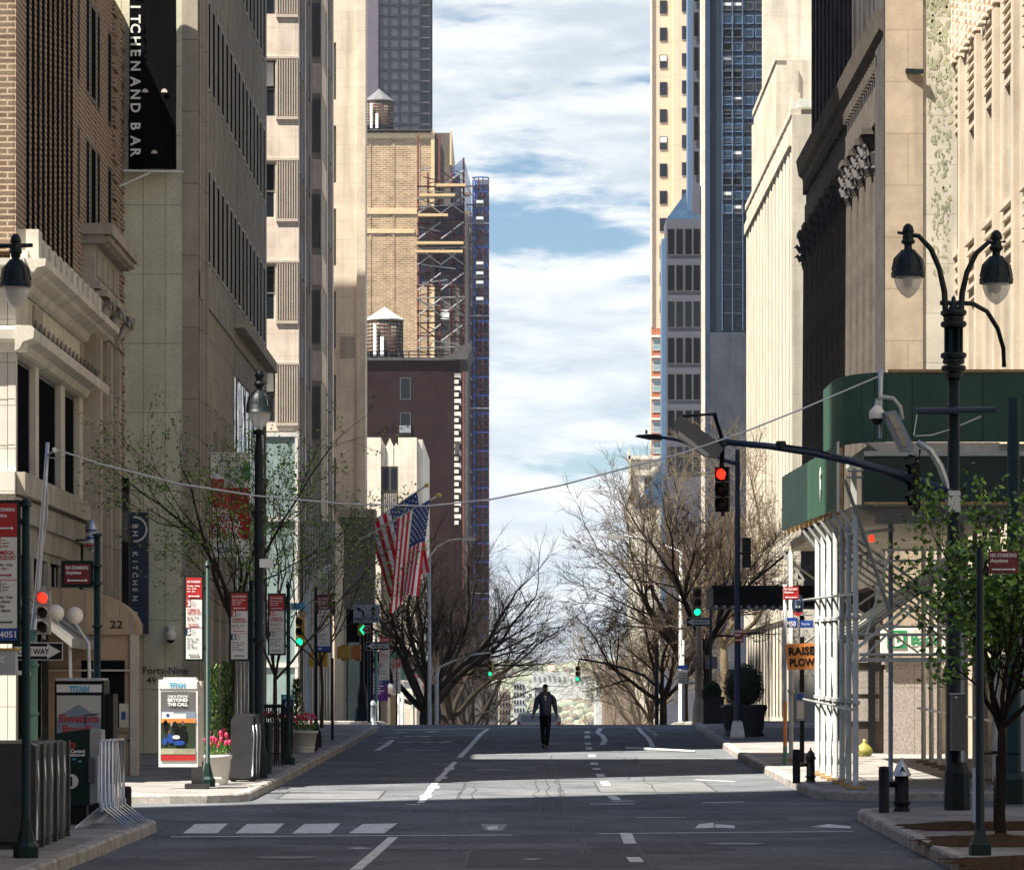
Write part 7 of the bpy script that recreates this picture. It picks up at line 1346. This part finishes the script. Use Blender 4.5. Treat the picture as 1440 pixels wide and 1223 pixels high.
# ================================================================ van
Y = 168; t = thing('van', 'white van seen from behind just past the crest, behind the walking person', 'van', (PX(757,Y), Y, gz(Y))); g = gz(Y); x0, x1 = PX(727,Y), PX(789,Y); zt = PZ(1002,Y); b = MB()
b.prism([(x0,g+.35),(x0,zt-.25),(x0+.12,zt-.03),(x0+.3,zt),(x1-.3,zt),(x1-.12,zt-.03),(x1,zt-.25),(x1,g+.35)], (0,Y,0), Xv, Zv, (0,4.6,0), 'vanwhite'); b.build('body', t)
b = MB(); b.box(x0+.2, x1-.2, Y-.02, Y-.002, zt-.42, zt-.12, 'bluegrey'); b.build('rear_window', t)
for a in (x0+.02, x1-.16): b = MB(); b.box(a, a+.12, Y-.03, Y-.002, zt-.62, zt-.42, 'red'); b.build('tail_light', t)
for a in (x0+.1, x1-.35):
    for yy in (Y+.7, Y+3.7): b = MB(); b.lathe((a,yy,g+.34), [(.34,0),(.34,.22)], 'rubber', 16, axis=(1,0,0)); b.build('wheel', t)
b = MB(); b.box(x0, x1, Y-.12, Y, g+.35, g+.6, 'vanwhite'); b.build('bumper', t)
# ================================================================ the walking person
def skin(name, parent, V, E, Rr, root, m, sub=2, push=None):
    w = WL[parent.name] if parent else Vector(); me = bpy.data.meshes.new(name); me.from_pydata([tuple(Vector(v)-w) for v in V], E, []); o = bpy.data.objects.new('tmp', me); COL.objects.link(o)
    sk_ = o.modifiers.new('s', 'SKIN'); sk_.use_smooth_shade = True; su = o.modifiers.new('u', 'SUBSURF'); su.levels = su.render_levels = sub
    if not me.skin_vertices: 
        bpy.context.view_layer.objects.active = o; bpy.ops.mesh.customdata_skin_add() if hasattr(bpy.ops.mesh, 'customdata_skin_add') else None
    for i, r in enumerate(Rr):
        sv = me.skin_vertices[0].data[i]; sv.radius = r if isinstance(r, tuple) else (r, r); sv.use_root = i == root
    dg = bpy.context.evaluated_depsgraph_get(); n = bpy.data.meshes.new_from_object(o.evaluated_get(dg)); bpy.data.objects.remove(o)
    n.name = name; n.materials.clear(); n.materials.append(M[m]); ob = bpy.data.objects.new(name, n); COL.objects.link(ob); ob.parent = parent
    for p in n.polygons: p.use_smooth = True
    WL[ob.name] = w; return ob
Y = 87.3; S = 1.55/1.75; pb = Vector((PX(767,Y), Y, gz(Y)))
t = thing('person', 'person in a dark hooded puffer jacket walking up the empty street towards the viewer', 'person', pb)
def J(x, y, z): return pb+Vector((x, y, z))*S
V = []; E = []; Rr = []
def chain(pts, first=None):
    prev = first
    for p, r in pts:
        V.append(J(*p)); Rr.append(tuple(q*S for q in r) if isinstance(r, tuple) else r*S); i = len(V)-1
        if prev is not None: E.append((prev, i))
        prev = i
    return prev
chain([((0,0,.97),(.10,.07))]); 
i1 = chain([((0,.0,1.10),(.125,.09)),((0,.0,1.28),(.15,.10)),((0,.01,1.42),(.13,.08))], 0); nk = chain([((0,-.005,1.50),.055),((0,-.03,1.56),.06),((0,-.035,1.63),(.075,.09)),((0,-.02,1.71),(.07,.085))], i1)
hands = []
for s, el, wr in ((-1, (-.27,.02,1.14), (-.335,-.06,.93)), (1, (.26,.03,1.15), (.30,-.10,.93))):
    sh = chain([((s*.17,.01,1.42),.055),((s*.205,.01,1.38),.055),(el,.042),(wr,.028)], i1); h = Vector(wr); d = (h-Vector(el)).normalized()
    pc = h+d*.055; e = chain([(tuple(pc),(.032,.018))], sh); 
    for f, (o_, l_) in enumerate(((-.026,.070),(-.009,.080),(.009,.076),(.026,.060))):
        a = pc+Vector((o_*.4, o_, 0)); k1 = a+d*(.03+l_*.4); k2 = k1+(d*.8+Vector((-s*.25,-.35,0))).normalized()*l_*.6; chain([(tuple(k1),.0095),(tuple(k2),.008)], e)
    th = h+d*.02+Vector((-s*.012,-.035,0)); chain([(tuple(th),.011),(tuple(th+d*.035+Vector((-s*.01,-.012,0))),.009)], sh)
for s, kn, an, toe in ((-1,(-.075,.10,.52),(-.055,.24,.14),(-.065,.13,.05)),(1,(.07,-.12,.53),(.035,-.16,.09),(.045,-.32,.04))):
    chain([((s*.09,0,.88),.085),(kn,.055),(an,.038),((an[0],an[1]-.02,an[2]-.04),.036),(toe,.034)], 0)
skin('body', t, V, E, Rr, 0, 'skin')
V, E, Rr = [], [], []
chain([((0,0,.83),(.17,.135))]); i1 = chain([((0,0,1.04),(.19,.15)),((0,.0,1.18),(.185,.145)),((0,0,1.30),(.195,.145)),((0,.01,1.42),(.17,.12))], 0); chain([((0,.02,1.49),(.10,.09)),((0,.03,1.53),(.09,.08))], i1)
for s, el, wr in ((-1, (-.27,.02,1.14), (-.335,-.06,.95)), (1, (.26,.03,1.15), (.30,-.10,.95))): chain([((s*.17,.01,1.42),.08),((s*.22,.01,1.37),.09),((s*.245,.015,1.26),.08),(el,.076),((( el[0]+wr[0])/2,(el[1]+wr[1])/2,(el[2]+wr[2])/2),.056),(wr,.042)], i1)
skin('jacket', t, V, E, Rr, 0, 'jacket')
V, E, Rr = [], [], []
chain([((0,0,1.0),(.15,.12))])
for s, kn, an in ((-1,(-.075,.10,.52),(-.055,.235,.17)),(1,(.07,-.12,.53),(.035,-.155,.12))): chain([((s*.08,0,.85),.10),((s*.075,(kn[1])*.5,.69),.088),(kn,.072),(((kn[0]+an[0])/2,(kn[1]+an[1])/2,(kn[2]+an[2])/2),.066),(an,.060),((an[0],an[1],an[2]-.06),.058)], 0)
skin('trousers', t, V, E, Rr, 0, 'trousers')
b = MB(); hc = J(0,-.02,1.70)
def ell(b, c, a, b_, cc, m, z0=-1.0, n=14, k=10): b.add([Vector((c.x+a*math.cos(6.283*j/n)*math.sqrt(max(0, 1-u*u)), c.y+b_*math.sin(6.283*j/n)*math.sqrt(max(0, 1-u*u)), c.z+cc*u)) for u in [z0+(1-z0)*i/k for i in range(k+1)] for j in range(n)], [(i*n+j, i*n+(j+1) % n, (i+1)*n+(j+1) % n, (i+1)*n+j) for i in range(k) for j in range(n)], m, True)
ell(b, hc+Vector((0,.022,-.012))*S, .083*S, .098*S, .098*S, 'hair', .0); b.build('hair', t)
b = MB()
for s in (-1, 1): ell(b, J(s*.03,-.112,1.655), .009*S, .005*S, .004*S, 'stone2l', -1, 8, 6); ell(b, J(s*.03,-.117,1.655), .005*S, .004*S, .004*S, 'black', -1, 8, 6)
b.build('eyes', t)
b = MB(); b.prism([(-.012,-.012),(.012,-.012),(.006,.03),(-.006,.03)], J(0,-.105,1.63), Xv*S, Zv*S, Vector((0,-.028,0))*S, 'skin'); b.prism([(-.024,-.004),(.024,-.004),(.02,.005),(-.02,.005)], J(0,-.108,1.59), Xv*S, Zv*S, Vector((0,-.008,0))*S, 'lensdk')
for s in (-1, 1): ell(b, J(s*.083,-.02,1.65), .010*S, .016*S, .026*S, 'skin', -1, 8, 6)
b.build('face', t)
b = MB()
for s in (-1, 1): b.tube([J(s*.02,.08,1.52), J(s*.10,.03,1.53), J(s*.115,-.04,1.50), J(s*.07,-.11,1.43), J(s*.02,-.135,1.36)], [.05*S,.055*S,.045*S,.035*S,.02*S], 'jacket', 8)
b.prism([(-.045,.10),(.045,.10),(.03,-.02),(-.03,-.02)], J(0,-.128,1.36), Xv*S, Zv*S, Vector((0,-.01,0))*S, 'farwhite'); b.prism([(-.006,.0),(.006,.0),(.006,-.36),(-.006,-.36)], J(0,-.142,1.34), Xv*S, Zv*S, Vector((0,-.006,0))*S, 'greyd'); b.build('hood', t)
for s, an, toe in ((-1,(-.055,.24,.10),(-.065,.12,.03)),(1,(.035,-.16,.06),(.045,-.33,.03))):
    b = MB(); b.tube([J(an[0],an[1]+.05,an[2]-.02), J(an[0],an[1],an[2]-.02), J(*toe), J(toe[0],toe[1]-.03,toe[2])], [.035*S,.05*S,.042*S,.025*S], 'shoe' if s > 0 else 'black', 8); b.build('shoe', t)
# ================================================================ air
b = MB(); b.box(-620, 620, -210, 3100, -21, 225, 'white')
hz = b.build('haze'); struct(hz, 'stuff'); hm = bpy.data.materials.new('haze_air'); N, L = nt(hm); N.remove(N['Principled BSDF']); pv = N.new('ShaderNodeVolumePrincipled'); pv.inputs['Color'].default_value = (.80, .88, 1, 1); pv.inputs['Density'].default_value = .00009
L.new(pv.outputs[0], N['Material Output'].inputs['Volume']); hz.data.materials.clear(); hz.data.materials.append(hm)
